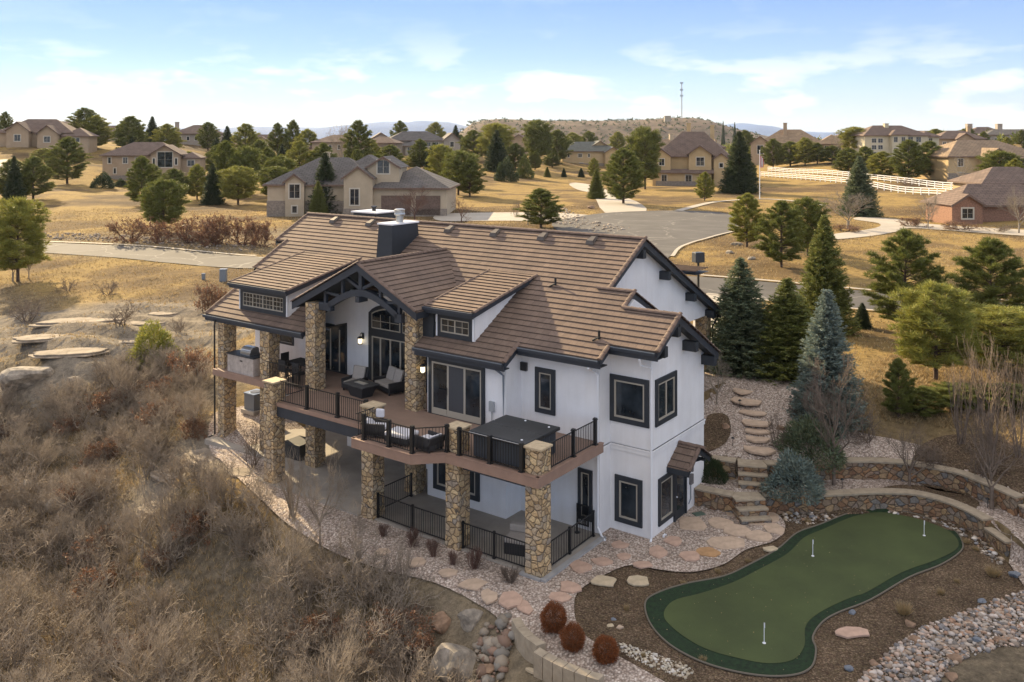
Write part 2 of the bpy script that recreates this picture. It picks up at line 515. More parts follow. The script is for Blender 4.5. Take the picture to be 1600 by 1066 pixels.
CTRL_PX = [  # photo x, photo y, height of the ground there
    (0, 1066, -4.2), (0, 850, -4.2), (0, 700, -3.2), (60, 620, -1.0), (100, 565, 0.6), (200, 480, 1.5), (60, 480, 1.2), (250, 425, 2.2),
    (320, 430, 2.3), (340, 690, -.1), (300, 740, -1.2), (200, 850, -3.3), (200, 700, -2.2), (250, 620, -.8), (150, 960, -4), (400, 900, -2.2), (400, 1066, -3.2), (300, 970, -3.2),
    (520, 900, -1.0), (560, 1000, -1.8), (640, 1066, -1.9), (640, 960, -1.0), (700, 1000, -1.0), (470, 810, -.5), (400, 760, -.4), (300, 560, .3), (290, 500, 1.2),
    (780, 1066, -1.0), (850, 1066, -.5), (1000, 1066, -.1), (740, 930, -.15), (1400, 1066, -.15), (1600, 1066, .2), (1600, 930, .3), (1590, 850, .7),
    (150, 385, 2.4), (0, 390, 2.0), (-300, 420, 1), (-300, 700, -3), (-300, 1066, -6), (380, 400, 2.6), (0, 330, 3.0), (150, 330, 3.4), (-300, 330, 3),
    (560, 340, 3.4), (700, 350, 3.4), (440, 345, 3.2), (1000, 350, 3.4), (1150, 370, 3.4), (900, 320, 3.6), (1200, 465, 3.2), (1100, 440, 3.3), (1400, 480, 3.0), (1600, 480, 3.0),
    (1350, 600, 3.2), (1450, 650, 3.0), (1600, 640, 2.9), (1600, 720, 2.4), (1500, 350, 3.6), (1350, 350, 3.6), (1600, 380, 3.6), (1250, 400, 3.9), (1400, 420, 3.4), (1900, 420, 3.5), (1900, 700, 3), (1900, 1066, 1),
    (230, 285, 4.0), (60, 300, 4.2), (0, 290, 4.2), (250, 345, 3.0), (1080, 290, 3.6), (1300, 300, 4.2), (1450, 300, 4.5), (1200, 265, 5.0), (1560, 285, 6.0), (1600, 300, 5.5),
    (940, 262, 4.0), (640, 262, 7.0), (800, 280, 4.0), (530, 255, 8.0), (440, 262, 5.0), (400, 290, 4.0)]
CTRL_D = [  # photo x, distance, height
    (50, 260, 13.0), (-100, 260, 12), (150, 300, 13), (300, 310, 13.0), (420, 330, 9), (530, 270, 9.5), (640, 330, 9), (780, 360, 10), (900, 420, 7), (1000, 420, 6), (1080, 400, 6),
    (1280, 310, 9.0), (1410, 290, 8.8), (1530, 420, 12.5), (1700, 300, 10), (1180, 420, 7), (1350, 500, 11), (0, 480, 10), (300, 500, 9), (500, 500, 6), (700, 600, 5), (900, 600, 4), (1200, 600, 6), (1450, 600, 12), (1700, 600, 14),
    (-400, 300, 10), (-400, 500, 8), (2000, 300, 8), (2000, 500, 12)]
CTRL_L = [  # house plan x, y, height
    (-24, -4, -.05), (-20, -5.2, -.05), (-16, -6, -.05), (-12, -6, -.02), (-8, -6, 0), (-4, -6.5, 0), (0, -7, 0), (4, -8, -.05), (8, -8, 0), (12, -5, .1), (0, 0, 0), (-10, 0, 0), (-18, 0, 0.1),
    (-27, -3, .1), (-28, 1, 1.0), (-29, 5, 2.0), (-28, 10, 2.8), (-20, 16, 3.2), (-10, 16, 3.2), (0, 18, 3.2), (8, 16, 3.1), (14, 12, 2.9), (-8, 9, 3.2), (-20, 9, 3.2), (15, -6, .3)]


def _ctrl():
    P = []
    for x, y, z in CTRL_PX:
        a = at(x, y, z); P.append((a[0], a[1], z))
    for x, d, z in CTRL_D:
        a = atd(x, d); P.append((a[0], a[1], z))
    for x, y, z in CTRL_L:
        a = w2(x, y); P.append((a[0], a[1], z))
    for x in (-30, 0, 30): P.append((x, 5, -1.5 if x <= 0 else 0))
    return np.array(P)


CP = _ctrl()


def _warp(X, Y):
    """compress distance so that near and far controls weigh alike"""
    d = np.hypot(X, Y) + 1e-6
    s = np.log1p(d / 30.0) / d * 30.0
    return X * s, Y * s


def _tps_fit():
    x, y = _warp(CP[:, 0], CP[:, 1]); n = len(x)
    r = np.hypot(x[:, None] - x[None], y[:, None] - y[None])
    K = np.where(r > 0, r * r * np.log(r + 1e-9), 0) + np.eye(n) * 2.0
    A = np.zeros((n + 3, n + 3)); A[:n, :n] = K
    A[:n, n] = 1; A[:n, n + 1] = x; A[:n, n + 2] = y; A[n:, :n] = A[:n, n:].T
    return x, y, np.linalg.solve(A, np.concatenate([CP[:, 2], [0, 0, 0]]))


_tx, _ty, _tw = _tps_fit()


def _tps(X, Y):
    x, y = _warp(X, Y)
    out = _tw[-3] + _tw[-2] * x + _tw[-1] * y
    for i in range(len(_tx)):
        r2 = (x - _tx[i]) ** 2 + (y - _ty[i]) ** 2
        out = out + _tw[i] * .5 * r2 * np.log(r2 + 1e-9)
    return out


_rng = np.random.RandomState(5)
_waves = [(_rng.uniform(0, 6.28), _rng.uniform(0, 6.28), _rng.uniform(.6, 1.4)) for _ in range(8)]


def wavy(X, Y, s):
    o = 0 * X
    for a, p, k in _waves:
        o = o + np.sin((X * math.cos(a) + Y * math.sin(a)) * k / s * 6.28 + p)
    return o / 8


def hfun(X, Y):
    X = np.asarray(X, float); Y = np.asarray(Y, float)
    xl = (X - O2[0]) * EX[0] + (Y - O2[1]) * EX[1]
    yl = (X - O2[0]) * EY[0] + (Y - O2[1]) * EY[1]
    D = np.hypot(X, Y)
    h = _tps(np.clip(X, -600, 600), np.clip(Y, -10, 700))
    h = np.clip(h, -8, 16)
    rough = smooth01((D - 60) / 60)
    h = h + rough * (.35 * wavy(X, Y, 31) + .5 * wavy(Y, X, 83))
    left = smooth01((-xl - 19) / 5) + smooth01((-yl - 8) / 3)
    h = h + np.clip(left, 0, 1) * (1 - rough) * (.22 * wavy(X, Y, 5.5) + .13 * wavy(Y, X, 2.3))
    # ledges of bare rock left of the house
    lx = at(170, 520, 1.2)
    led = np.exp(-(((X - lx[0]) / 13) ** 2 + ((Y - lx[1]) / 9) ** 2))
    t = (Y + .25 * X + 1.2 * wavy(X, Y, 19)) / 3.2
    h = h + led * .75 * (smooth01((t - np.floor(t)) * 4) - (t - np.floor(t)))
    # terraced garden and the house pad
    g = .75 * smooth01((yl - wy(W1P, xl) - .2) / .22) + .75 * smooth01((yl - wy(W2P, xl) - .2) / .22) + np.clip(.26 * (yl - wy(W2P, xl) - .4), 0, 1.7)
    pad = 3.2 * smooth01((yl - 3) / 2.5) * smooth01((yl - 3) / .3)
    pad = pad + 1.0 * smooth01((-19.5 - xl) / 4) * smooth01((yl + 1.0) / 3) * (yl < 3.6)
    near = np.where(xl < -1.85, pad, g)
    w = smooth01((xl + 30) / 4.5) * (1 - smooth01((xl - 13) / 5)) * smooth01((yl + 1.5) / 1.5) * (1 - smooth01((yl - 17) / 8))
    h = h * (1 - w) + near * w
    # flat ground at the front patio and in the putting garden
    f = smooth01((xl + 23) / 3) * (1 - smooth01((xl - 12) / 3)) * smooth01((yl + 8.5) / 2.5) * (1 - smooth01((yl - .5) / 1))
    h = h * (1 - f)
    # far plain falls away
    far = smooth01((D - 600) / 1500)
    return h * (1 - far) + far * (-30)


def axis_lines(fine, mid, lo, hi, f0, f1, g):
    """graded grid lines: f0 spacing inside fine, f1 inside mid, growing by g outside"""
    v = [fine[0]]
    while v[-1] < fine[1]: v.append(v[-1] + f0)
    while v[-1] < mid[1]: v.append(v[-1] + f1)
    s = f1
    while v[-1] < hi: s *= g; v.append(v[-1] + s)
    u = [fine[0]]
    while u[-1] > mid[0]: u.append(u[-1] - f1)
    s = f1
    while u[-1] > lo: s *= g; u.append(u[-1] - s)
    return np.array(u[:0:-1] + v)


GX = axis_lines((-1, 22), (-42, 42), -12000, 12000, .22, .6, 1.045)
GY = axis_lines((27, 54), (8, 110), -40, 14000, .22, .6, 1.045)
_XX, _YY = np.meshgrid(GX, GY)
GH = hfun(_XX, _YY)


def hz(x, y):
    """height of the built ground mesh (bilinear)"""
    x = np.atleast_1d(np.asarray(x, float)); y = np.atleast_1d(np.asarray(y, float))
    i = np.clip(np.searchsorted(GX, x) - 1, 0, len(GX) - 2); j = np.clip(np.searchsorted(GY, y) - 1, 0, len(GY) - 2)
    u = np.clip((x - GX[i]) / (GX[i + 1] - GX[i]), 0, 1); v = np.clip((y - GY[j]) / (GY[j + 1] - GY[j]), 0, 1)
    return GH[j, i] * (1 - u) * (1 - v) + GH[j, i + 1] * u * (1 - v) + GH[j + 1, i] * (1 - u) * v + GH[j + 1, i + 1] * u * v


def h1(x, y):
    return float(hz(x, y)[0])


def ground_at(px, py):
    """where the sight line of a photo pixel meets the ground"""
    t = np.concatenate([np.arange(8, 120, .1), np.arange(120, 700, .5)])
    x = (px - 800.0) / FPX * t; z = CAM_H - (py - 215.0) / FPX * t
    d = z - hz(x, t)
    k = np.argmax(d <= 0)
    if d[k] > 0: k = len(t) - 1
    return float(x[k]), float(t[k]), h1(x[k], t[k])


def ground_material():
    m, nt, b = newmat('dry_ground')
    L = nt.links.new
    a = N(nt, 'ShaderNodeAttribute', attribute_name='tint')
    sp = N(nt, 'ShaderNodeSeparateColor'); L(a.outputs['Color'], sp.inputs[0])
    co = coords(nt)
    n1 = N(nt, 'ShaderNodeTexNoise', {'Scale': .06, 'Detail': 12, 'Roughness': .62}); L(co, n1.inputs[0])
    n2 = N(nt, 'ShaderNodeTexNoise', {'Scale': 2.2, 'Detail': 8, 'Roughness': .7}); L(co, n2.inputs[0])
    n3 = N(nt, 'ShaderNodeTexNoise', {'Scale': 14, 'Detail': 5, 'Roughness': .7}); L(co, n3.inputs[0])
    grass = ramp(nt, n1.outputs['Fac'], [(.36, (.10, .07, .042)), (.46, (.185, .128, .062)), (.54, (.335, .235, .088)), (.62, (.245, .17, .07)), (.7, (.12, .086, .05))])
    fine = ramp(nt, n2.outputs['Fac'], [(.3, (.45, .43, .4)), (.48, (1, 1, 1)), (.7, (1.3, 1.27, 1.2))])
    g = N(nt, 'ShaderNodeMixRGB', blend_type='MULTIPLY'); g.inputs[0].default_value = .85; L(grass, g.inputs[1]); L(fine, g.inputs[2])
    litter = ramp(nt, n2.outputs['Fac'], [(.3, (.09, .075, .052)), (.5, (.19, .155, .108)), (.7, (.34, .275, .185))])
    rock = ramp(nt, n2.outputs['Fac'], [(.3, (.14, .125, .105)), (.55, (.27, .235, .19)), (.75, (.38, .33, .26))])
    m1 = N(nt, 'ShaderNodeMixRGB'); L(sp.outputs[0], m1.inputs[0]); L(g.outputs[0], m1.inputs[1]); L(litter, m1.inputs[2])
    m2 = N(nt, 'ShaderNodeMixRGB'); L(sp.outputs[1], m2.inputs[0]); L(m1.outputs[0], m2.inputs[1]); L(rock, m2.inputs[2])
    m3 = N(nt, 'ShaderNodeMixRGB', blend_type='MULTIPLY'); m3.inputs[0].default_value = .6; L(m2.outputs[0], m3.inputs[1]); L(ramp(nt, n3.outputs['Fac'], [(.3, (.55, .55, .55)), (.7, (1.3, 1.3, 1.3))]), m3.inputs[2])
    L(m3.outputs[0], b.inputs['Base Color']); b.inputs['Roughness'].default_value = 1; b.inputs['Specular IOR Level'].default_value = .1
    ad = N(nt, 'ShaderNodeMath', operation='ADD'); L(n2.outputs['Fac'], ad.inputs[0]); L(n3.outputs['Fac'], ad.inputs[1])
    bump(nt, b, ad.outputs[0], .8, .12)
    return m


def blob(X, Y, px, py, z, rx, ry, soft=.6):
    c = at(px, py, z)
    d = np.sqrt(((X - c[0]) / rx) ** 2 + ((Y - c[1]) / ry) ** 2) + .25 * wavy(X, Y, 7)
    return 1 - smooth01((d - 1) / soft)


def build_ground():
    X, Y = _XX.ravel(), _YY.ravel()
    V = np.stack([X, Y, GH.ravel()], 1)
    nx, ny = len(GX), len(GY)
    idx = np.arange(nx * ny).reshape(ny, nx)
    F = np.stack([idx[:-1, :-1], idx[:-1, 1:], idx[1:, 1:], idx[1:, :-1]], -1).reshape(-1, 4)
    xl = (X - O2[0]) * EX[0] + (Y - O2[1]) * EX[1]; yl = (X - O2[0]) * EY[0] + (Y - O2[1]) * EY[1]
    lit = np.zeros(len(X))
    brush = smooth01((-yl - 6.2 + .8 * wavy(X, Y, 9)) / 1.5) * (1 - smooth01((xl - 3) / 5)) * (Y < 70)
    brush = np.maximum(brush, smooth01((-xl - 25) / 3) * (1 - smooth01((yl - 3 + 2 * wavy(X, Y, 15)) / 8)) * (1 - smooth01((-xl - 75) / 20)))
    lit = np.maximum(lit, brush)
    lit = np.maximum(lit, .8 * blob(X, Y, 340, 372, 3, 20, 9))
    lit = np.maximum(lit, .5 * blob(X, Y, 1480, 660, 3, 9, 7))
    lit = np.maximum(lit, blob(X, Y, 1570, 1050, 0, 5, 4))
    rock = blob(X, Y, 150, 530, 1.0, 14, 9) * (wavy(X, Y, 11) > -.25) * .9
    rock = np.maximum(rock, .9 * blob(X, Y, 330, 705, -.1, 3.5, 3))
    rock = np.maximum(rock, .6 * blob(X, Y, 740, 1000, -1, 2.5, 2.5))
    col = np.zeros((len(X), 4)); col[:, 0] = np.clip(lit - rock, 0, 1); col[:, 1] = np.clip(rock, 0, 1); col[:, 3] = 1
    o = mesh_np('ground', V, F, ground_material(), smooth=True, col=col)
    tag(o, kind='structure')
    return o


GROUND = build_ground()


def smooth_poly(P, n=6, closed=True):
    """Catmull-Rom through the points"""
    P = [np.array(p, float) for p in P]; m = len(P); out = []
    rng = range(m) if closed else range(m - 1)
    for i in rng:
        p0 = P[(i - 1) % m] if closed or i > 0 else P[i]; p1 = P[i]; p2 = P[(i + 1) % m]; p3 = P[(i + 2) % m] if closed or i + 2 < m else P[i + 1]
        for k in range(n):
            t = k / n
            out.append(.5 * ((2 * p1) + (-p0 + p2) * t + (2 * p0 - 5 * p1 + 4 * p2 - p3) * t * t + (-p0 + 3 * p1 - 3 * p2 + p3) * t ** 3))
    if not closed: out.append(P[-1])
    return out


PAVE = []


def on_pave(X, Y):
    X = np.asarray(X); hit = np.zeros(len(X), bool)
    for poly in PAVE:
        c = np.zeros(len(X), bool); j = len(poly) - 1
        for i in range(len(poly)):
            (xi, yi), (xj, yj) = poly[i][:2], poly[j][:2]
            if yi != yj:
                c ^= ((yi > Y) != (yj > Y)) & (X < (xj - xi) * (Y - yi) / (yj - yi) + xi)
            j = i
        hit |= c
    return hit


def drape(name, poly, mat, dz=.03, step=1.0, label=None, cat=None, kind='structure', group=None):
    """sheet lying on the ground inside a plan polygon (world xy)"""
    import bmesh
    if name in ('street', 'cul_de_sac', 'driveway', 'footpath', 'kerb'): PAVE.append([(float(p[0]), float(p[1])) for p in poly])
    bm = bmesh.new()
    vs_ = [bm.verts.new((p[0], p[1], 0)) for p in poly]
    bm.faces.new(vs_)
    xs = [p[0] for p in poly]; ys = [p[1] for p in poly]
    for ax, lo, hi in ((0, min(xs), max(xs)), (1, min(ys), max(ys))):
        k = math.ceil(lo / step) * step
        while k < hi:
            co = (k, 0, 0) if ax == 0 else (0, k, 0); no = (1, 0, 0) if ax == 0 else (0, 1, 0)
            bmesh.ops.bisect_plane(bm, geom=bm.verts[:] + bm.edges[:] + bm.faces[:], plane_co=co, plane_no=no, dist=1e-5)
            k += step
    bmesh.ops.triangulate(bm, faces=bm.faces[:])
    co = np.array([v.co[:] for v in bm.verts])
    zz = hz(co[:, 0], co[:, 1]) + dz
    for v, z in zip(bm.verts, zz): v.co.z = z
    bm.normal_update()
    if sum(f.normal.z for f in bm.faces) < 0: bmesh.ops.reverse_faces(bm, faces=bm.faces[:])
    me = bpy.data.meshes.new(name); bm.to_mesh(me); bm.free()
    me.materials.append(mat)
    o = bpy.data.objects.new(name, me); COL.objects.link(o)
    return tag(o, label, cat, group, kind)
# ------------------------------------------------------------------ building kit
def clip_band(poly, ax, lo, hi):
    for k, s in ((lo, 1), (hi, -1)):
        out = []
        for i in range(len(poly)):
            p, q = poly[i], poly[(i + 1) % len(poly)]
            dp, dq = (p[ax] - k) * s, (q[ax] - k) * s
            if dp >= -1e-9: out.append(p)
            if (dp > 1e-9 and dq < -1e-9) or (dp < -1e-9 and dq > 1e-9):
                t = dp / (dp - dq); out.append((p[0] + (q[0] - p[0]) * t, p[1] + (q[1] - p[1]) * t))
        poly = out
        if len(poly) < 3: return []
    return poly


def tile_plane(mb, poly, a, b, axis='y', expo=.33, lift=.04, origin=0.0, soffit=.16):
    """courses of tiles on the plane z = a + b*c (c = x or y); plan polygon poly"""
    ax = 1 if axis == 'y' else 0
    L = math.sqrt(1 + b * b); st = expo / L
    cs = [p[ax] for p in poly]
    sgn = 1 if b > 0 else -1
    k0 = math.floor((min(cs) - origin) / st) - 1; k1 = math.ceil((max(cs) - origin) / st) + 1
    for k in range(k0, k1):
        lo = origin + k * st; hi = lo + st
        q = clip_band(poly, ax, lo, hi)
        if len(q) < 3: continue
        low_c = lo if sgn > 0 else hi
        cl = min(p[ax] for p in q) if sgn > 0 else max(p[ax] for p in q)
        V = []; UV = []
        for p in q:
            t = abs(p[ax] - low_c) / st
            V.append((p[0], p[1], a + b * p[ax] + lift * (1 - t)))
            UV.append((p[1 - ax] + (k % 2) * .0, (k + (t if sgn > 0 else 1 - t)) * expo))
        ar = sum(q[i][0] * q[(i + 1) % len(q)][1] - q[(i + 1) % len(q)][0] * q[i][1] for i in range(len(q)))
        if abs(ar) < 1e-6: continue
        if ar < 0: V.reverse(); UV.reverse(); q = q[::-1]
        mb.add(V, [tuple(range(len(V)))], [UV])
        n = len(q)
        for i in range(n):
            p, r = q[i], q[(i + 1) % n]
            if abs(p[ax] - cl) < 1e-6 and abs(r[ax] - cl) < 1e-6 and abs(p[1 - ax] - r[1 - ax]) > 1e-4:
                A, B = V[i], V[(i + 1) % n]
                mb.add([A, B, (B[0], B[1], B[2] - lift - .02), (A[0], A[1], A[2] - lift - .02)], [(0, 3, 2, 1)], [[(0, 0)] * 4])
    if soffit:
        V = [(p[0], p[1], a + b * p[ax] - soffit) for p in poly]
        ar = sum(poly[i][0] * poly[(i + 1) % len(poly)][1] - poly[(i + 1) % len(poly)][0] * poly[i][1] for i in range(len(poly)))
        c = mb.cur; mb.cur = 1
        mb.add(V, [tuple(range(len(V)))[::-1] if ar > 0 else tuple(range(len(V)))])
        mb.cur = c


def caps_along(mb, p0, p1, r=.13, ln=.36, up=.05):
    """row of lapped half-round ridge tiles"""
    p0 = Vector(p0); p1 = Vector(p1); d = p1 - p0; n = max(1, int(round(d.length / ln))); d.normalize()
    a = d.cross(Vector((0, 0, 1))).normalized(); b = a.cross(d).normalized()
    for i in range(n):
        s = p0 + d * (ln * i); e = p0 + d * (ln * (i + 1.12))
        V = []
        for q, rr in ((s, r * 1.12), (e, r * .92)):
            for k in range(6):
                t = math.pi * k / 5
                V.append(q + a * (math.cos(t) * rr) + b * (math.sin(t) * rr * .75 + up - .04))
        F = [(k, k + 1, 7 + k, 6 + k) for k in range(5)] + [(0, 1, 2, 3, 4, 5)[::-1], (6, 7, 8, 9, 10, 11)]
        mb.add(V, F)


def orient(side, c):
    """maps (along, up, out) to local xyz for a wall plane: front faces -y at y=c, east faces +x at x=c"""
    if side == 'front': return lambda a, z, o: (a, c - o, z)
    if side == 'back': return lambda a, z, o: (a, c + o, z)
    if side == 'east': return lambda a, z, o: (c + o, a, z)
    if side == 'west': return lambda a, z, o: (c - o, a, z)


def obox(mb, T, a0, a1, z0, z1, o0, o1):
    p = [T(a, z, o) for o in (o0, o1) for z in (z0, z1) for a in (a0, a1)]
    xs = [q[0] for q in p]; ys = [q[1] for q in p]; zs = [q[2] for q in p]
    mb.box(min(xs), max(xs), min(ys), max(ys), min(zs), max(zs))


def ring(mb, T, a0, a1, z0, z1, w, o0, o1, wb=None):
    wb = w if wb is None else wb
    obox(mb, T, a0, a0 + w, z0, z1, o0, o1); obox(mb, T, a1 - w, a1, z0, z1, o0, o1)
    obox(mb, T, a0 + w, a1 - w, z1 - w, z1, o0, o1)
    if wb > 0: obox(mb, T, a0 + w, a1 - w, z0, z0 + wb, o0, o1)


def window(parent, side, c, a0, a1, z0, z1, trim=.2, fr=.06, mull=(), grid=None, mats=None, name='window', panes=None, bottom=None, screen=()):
    """trim > frame, glass ; a0..a1, z0..z1 are the outside of the trim"""
    mt, mf, mg = mats or (M['trim'], M['frame'], M['glass'])
    T = orient(side, c)
    m = MB(); ring(m, T, a0, a1, z0, z1, trim, .0, .07, bottom)
    t = m.build(name, mt, parent)
    b0, b1, y0, y1 = a0 + trim, a1 - trim, z0 + (trim if bottom is None else bottom), z1 - trim
    m = MB(); ring(m, T, b0, b1, y0, y1, fr, .0, .045)
    for k in mull:
        a = b0 + (b1 - b0) * k; obox(m, T, a - fr * .6, a + fr * .6, y0 + fr, y1 - fr, 0, .042)
    if grid:
        nx, nz = grid
        for i in range(1, nx):
            a = b0 + (b1 - b0) * i / nx
            if any(abs(a - (b0 + (b1 - b0) * k)) < .08 for k in mull): continue
            obox(m, T, a - .012, a + .012, y0 + fr, y1 - fr, .0, .022)
        for j in range(1, nz):
            z = y0 + (y1 - y0) * j / nz; obox(m, T, b0 + fr, b1 - fr, z - .012, z + .012, 0, .0215)
    m.build('frame', mf, t)
    m = MB(); obox(m, T, b0 + fr * .5, b1 - fr * .5, y0 + fr * .5, y1 - fr * .5, -.02, .012)
    m.build('glass', mg, t)
    return t


# ------------------------------------------------------------------ the white house
H = empty('house', w3(0, 0, 0), HROT, 'large white stucco house with brown tiled roofs, stone columns and a long raised deck', 'house')
RA, RB = 7.85, .56           # front roof plane z = RA + RB*y
RIDGE_Y, RIDGE_Z = 5.43, 10.89
ZD = 3.68                    # deck level


def rf(y): return RA + RB * y


def P_(name, mb, mat, parent=None, **k): return mb.build(name, mat, parent or H, **k)


def build_walls():
    g = .17
    m = MB()
    # main block, upper storey; end gable to the east
    prof = [(.3, 3.3), (.3, rf(.3) - g), (RIDGE_Y, RIDGE_Z - g), (13.5, RIDGE_Z - .53 * (13.5 - RIDGE_Y) - g), (13.5, 3.3)]
    m.extx(prof, -24.2, -7.0)
    prof2 = [(.3, 6.1), (.3, rf(.3) - g), (RIDGE_Y, RIDGE_Z - g), (13.54, RIDGE_Z - .53 * (13.54 - RIDGE_Y) - g), (13.54, 6.1)]
    m.extx(prof2, -7.0, -3.6)
    m.box(-7.0, -3.6, .3, 10.2, 3.0, 6.1)
    P_('upper_wall', m, M['stucco'])
    m = MB(); m.box(-17.0, -9.8, .3, 9, -.6, 3.3); m.box(-24.2, -17.0, 1.9, 12, -.6, 3.3); m.box(-9.8, -3.6, 2, 13, -.6, 3.0)
    P_('lower_wall', m, M['stucco'])
    # block with the sliding doors
    m = MB(); m.extx([(-1.9, -.6), (-1.9, rf(-1.9) - g), (.5, rf(.5) - g), (.5, -.6)], -9.72, -5.52)
    m.extx([(-.83, -.6), (-.83, rf(-.83) - g), (2.0, rf(2.0) - g), (5.2, rf(2.0) - g - 1.6), (5.2, -.6)], -5.52, -1.79)
    P_('middle_wall', m, M['stucco'])
    # corner bay
    bz = 8.54
    m = MB(); m.extx([(0, -.6), (0, rf(0) - g), (1.23, bz - g), (4.9, bz - .57 * 3.67 - g), (4.9, -.6)], -1.79, 0)
    P_('corner_wall', m, M['stucco'])
    # moulded band between the storeys
    m = MB()
    T = orient('front', 0)
    for z0, z1, o in ((3.24, 3.46, .05), (3.40, 3.46, .08)):
        obox(m, orient('front', 0), -1.79, 0 + o, z0, z1, 0.002, o); obox(m, orient('east', 0), 0, 4.9, z0, z1, 0.003, o)
        obox(m, orient('east', -1.79), -.83, -.08, z0, z1, 0.002, o)
    P_('belt_moulding', m, M['stucco'])


def build_roof():
    m = MB()
    pr = lambda x0, x1, y0, y1: [(x0, y0), (x1, y0), (x1, y1), (x0, y1)]
    og = -2.72
    for q in (pr(-24.4, -16.85, -2.72, .42), pr(-24.9, -1.9, .74, 2.16), pr(-24.4, -1.9, .42, .74), pr(-1.9, .6, -.68, 1.23), pr(-9.75, -1.9, -.68, .42),
              pr(-10.1, -1.43, -1.45, -.68), pr(-10.1, -5.3, -2.35, -1.45), pr(-24.9, -3.1, 2.16, 3.0), pr(-25.8, -3.1, 3.0, RIDGE_Y)):
        tile_plane(m, q, RA, RB, 'y', origin=og)
    b2 = -.53
    tile_plane(m, pr(-25.8, -3.1, RIDGE_Y, 14.15), RIDGE_Z - b2 * RIDGE_Y, b2, 'y')
    tile_plane(m, pr(-1.9, .6, 1.23, 5.05), 8.54 + .57 * 1.23, -.57, 'y')
    tile_plane(m, pr(-3.7, -1.9, 2.16, 6.2), 9.06 + .53 * 2.16, b2, 'y')
    P_('roof', m, [M['tile'], M['trim']])
    # porch gable
    m = MB()
    AX, AZ, s = -13.3, 9.86, .5
    tile_plane(m, [(AX, -2.62), (AX, 3.62), (-17.7, -.34), (-17.7, -2.62)], AZ - s * AX, s, 'x', origin=AX)
    tile_plane(m, [(AX, -2.62), (-9.72, -2.62), (-9.72, .42), (AX, 3.62)], AZ + s * AX, -s, 'x', origin=AX)
    P_('porch_gable_roof', m, [M['tile'], M['trim']])
    # ridge and rake tiles
    def c(_, p0, p1, **k):
        m2 = MB(); caps_along(m2, p0, p1, **k); P_('ridge_tiles', m2, M['ridge'])
    c(m, (-25.8, RIDGE_Y, RIDGE_Z), (-3.1, RIDGE_Y, RIDGE_Z)); c(m, (-3.7, 2.16, 9.06), (-1.9, 2.16, 9.06)); c(m, (-1.9, 1.23, 8.54), (.55, 1.23, 8.54))
    c(m, (AX, -2.6, AZ), (AX, 3.6, AZ))
    for x, y0, y1 in ((-3.1, 2.2, RIDGE_Y), (-1.9, 1.25, 2.16), (.6, -.68, 1.23), (-1.43, -1.45, -.7), (-5.3, -2.35, -1.48), (-25.8, 3.0, RIDGE_Y), (-24.9, .74, 3.0), (-24.4, -2.72, .74), (-16.85, -2.72, -1.6)):
        c(m, (x, y0, rf(y0)), (x, y1, rf(y1)), r=.1, ln=.38)
    c(m, (-3.1, 14.15, RIDGE_Z - .53 * (14.15 - RIDGE_Y)), (-3.1, RIDGE_Y, RIDGE_Z), r=.1); c(m, (.6, 5.05, 8.54 - .57 * 3.82), (.6, 1.23, 8.54), r=.1)
    c(m, (-1.9, 6.0, 9.06 - .53 * 3.84), (-1.9, 2.16, 9.06), r=.1)
    c(m, (-9.75, -2.6, AZ - s * 3.55), (AX, -2.6, AZ), r=.1); c(m, (-17.7, -2.6, AZ - s * 4.4), (AX, -2.6, AZ), r=.1)
    # fascias, bargeboards
    m = MB()
    def eave(x0, x1, y, z, d=.3): m.box(x0, x1, y + .02, y + .08, z - .06 - d, z - .03)
    eave(-24.4, -16.85, -2.72, rf(-2.72), .26); eave(-10.1, -5.3, -2.35, rf(-2.35)); eave(-5.3, -1.43, -1.45, rf(-1.45)); eave(-1.43, .6, -.68, rf(-.68))
    m.box(-25.8, -3.1, 14.1, 14.15, 5.9, 6.24)
    def barge(x, y0, y1, f, w=.05, d=.28, xo=0):
        m.extx([(y0, f(y0) - .03), (y1, f(y1) - .03), (y1, f(y1) - .03 - d), (y0, f(y0) - .03 - d)], x - w + xo, x + xo)
    for x, y0, y1 in ((-3.1, 2.2, RIDGE_Y), (-1.9, 1.3, 2.16), (.6, -.68, 1.23), (-1.43, -1.45, -.6), (-5.3, -2.35, -1.4), (-16.85, -2.72, -1.5)):
        barge(x, y0, y1, rf)
    for x, y0, y1 in ((-25.75, 3.0, RIDGE_Y), (-24.85, .74, 3.0), (-24.35, -2.72, .74)): barge(x, y0, y1, rf)
    barge(-3.1, RIDGE_Y, 14.15, lambda y: RIDGE_Z - .53 * (y - RIDGE_Y)); barge(.6, 1.23, 5.05, lambda y: 8.54 - .57 * (y - 1.23)); barge(-1.9, 2.16, 6.2, lambda y: 9.06 - .53 * (y - 2.16))
    # porch gable bargeboards face the front
    for x1, zz in ((-17.7, AZ - s * 4.4), (-9.72, AZ - s * 3.58)):
        m.exty([(AX, AZ - .03), (x1, zz - .03), (x1, zz - .36), (AX, AZ - .36)], -2.62, -2.55)
    m.box(-9.78, -9.72, -2.55, .4, AZ - s * 3.58 - .3, AZ - s * 3.58 - .03); m.box(-17.7, -17.64, -2.55, -.4, AZ - s * 4.4 - .3, AZ - s * 4.4 - .03)
    P_('fascia', m, M['navy'])
    m = MB(); m.box(-10.12, -9.5, -1.78, -1.64, 6.5, 7.98); P_('shade_board', m, M['trim'])  # dark board added to stand in for shade between column and dormer
    # level soffits under the eaves
    m = MB()
    m.box(-24.3, -17.9, -2.6, .3, 6.0, 6.06); m.box(-9.95, -5.35, -2.3, -1.9, 6.2, 6.24); m.box(-5.5, -1.45, -1.4, -.83, 6.7, 6.74); m.box(-1.79, .5, -.62, 0, 7.1, 7.14)
    P_('soffit', m, M['trim'])
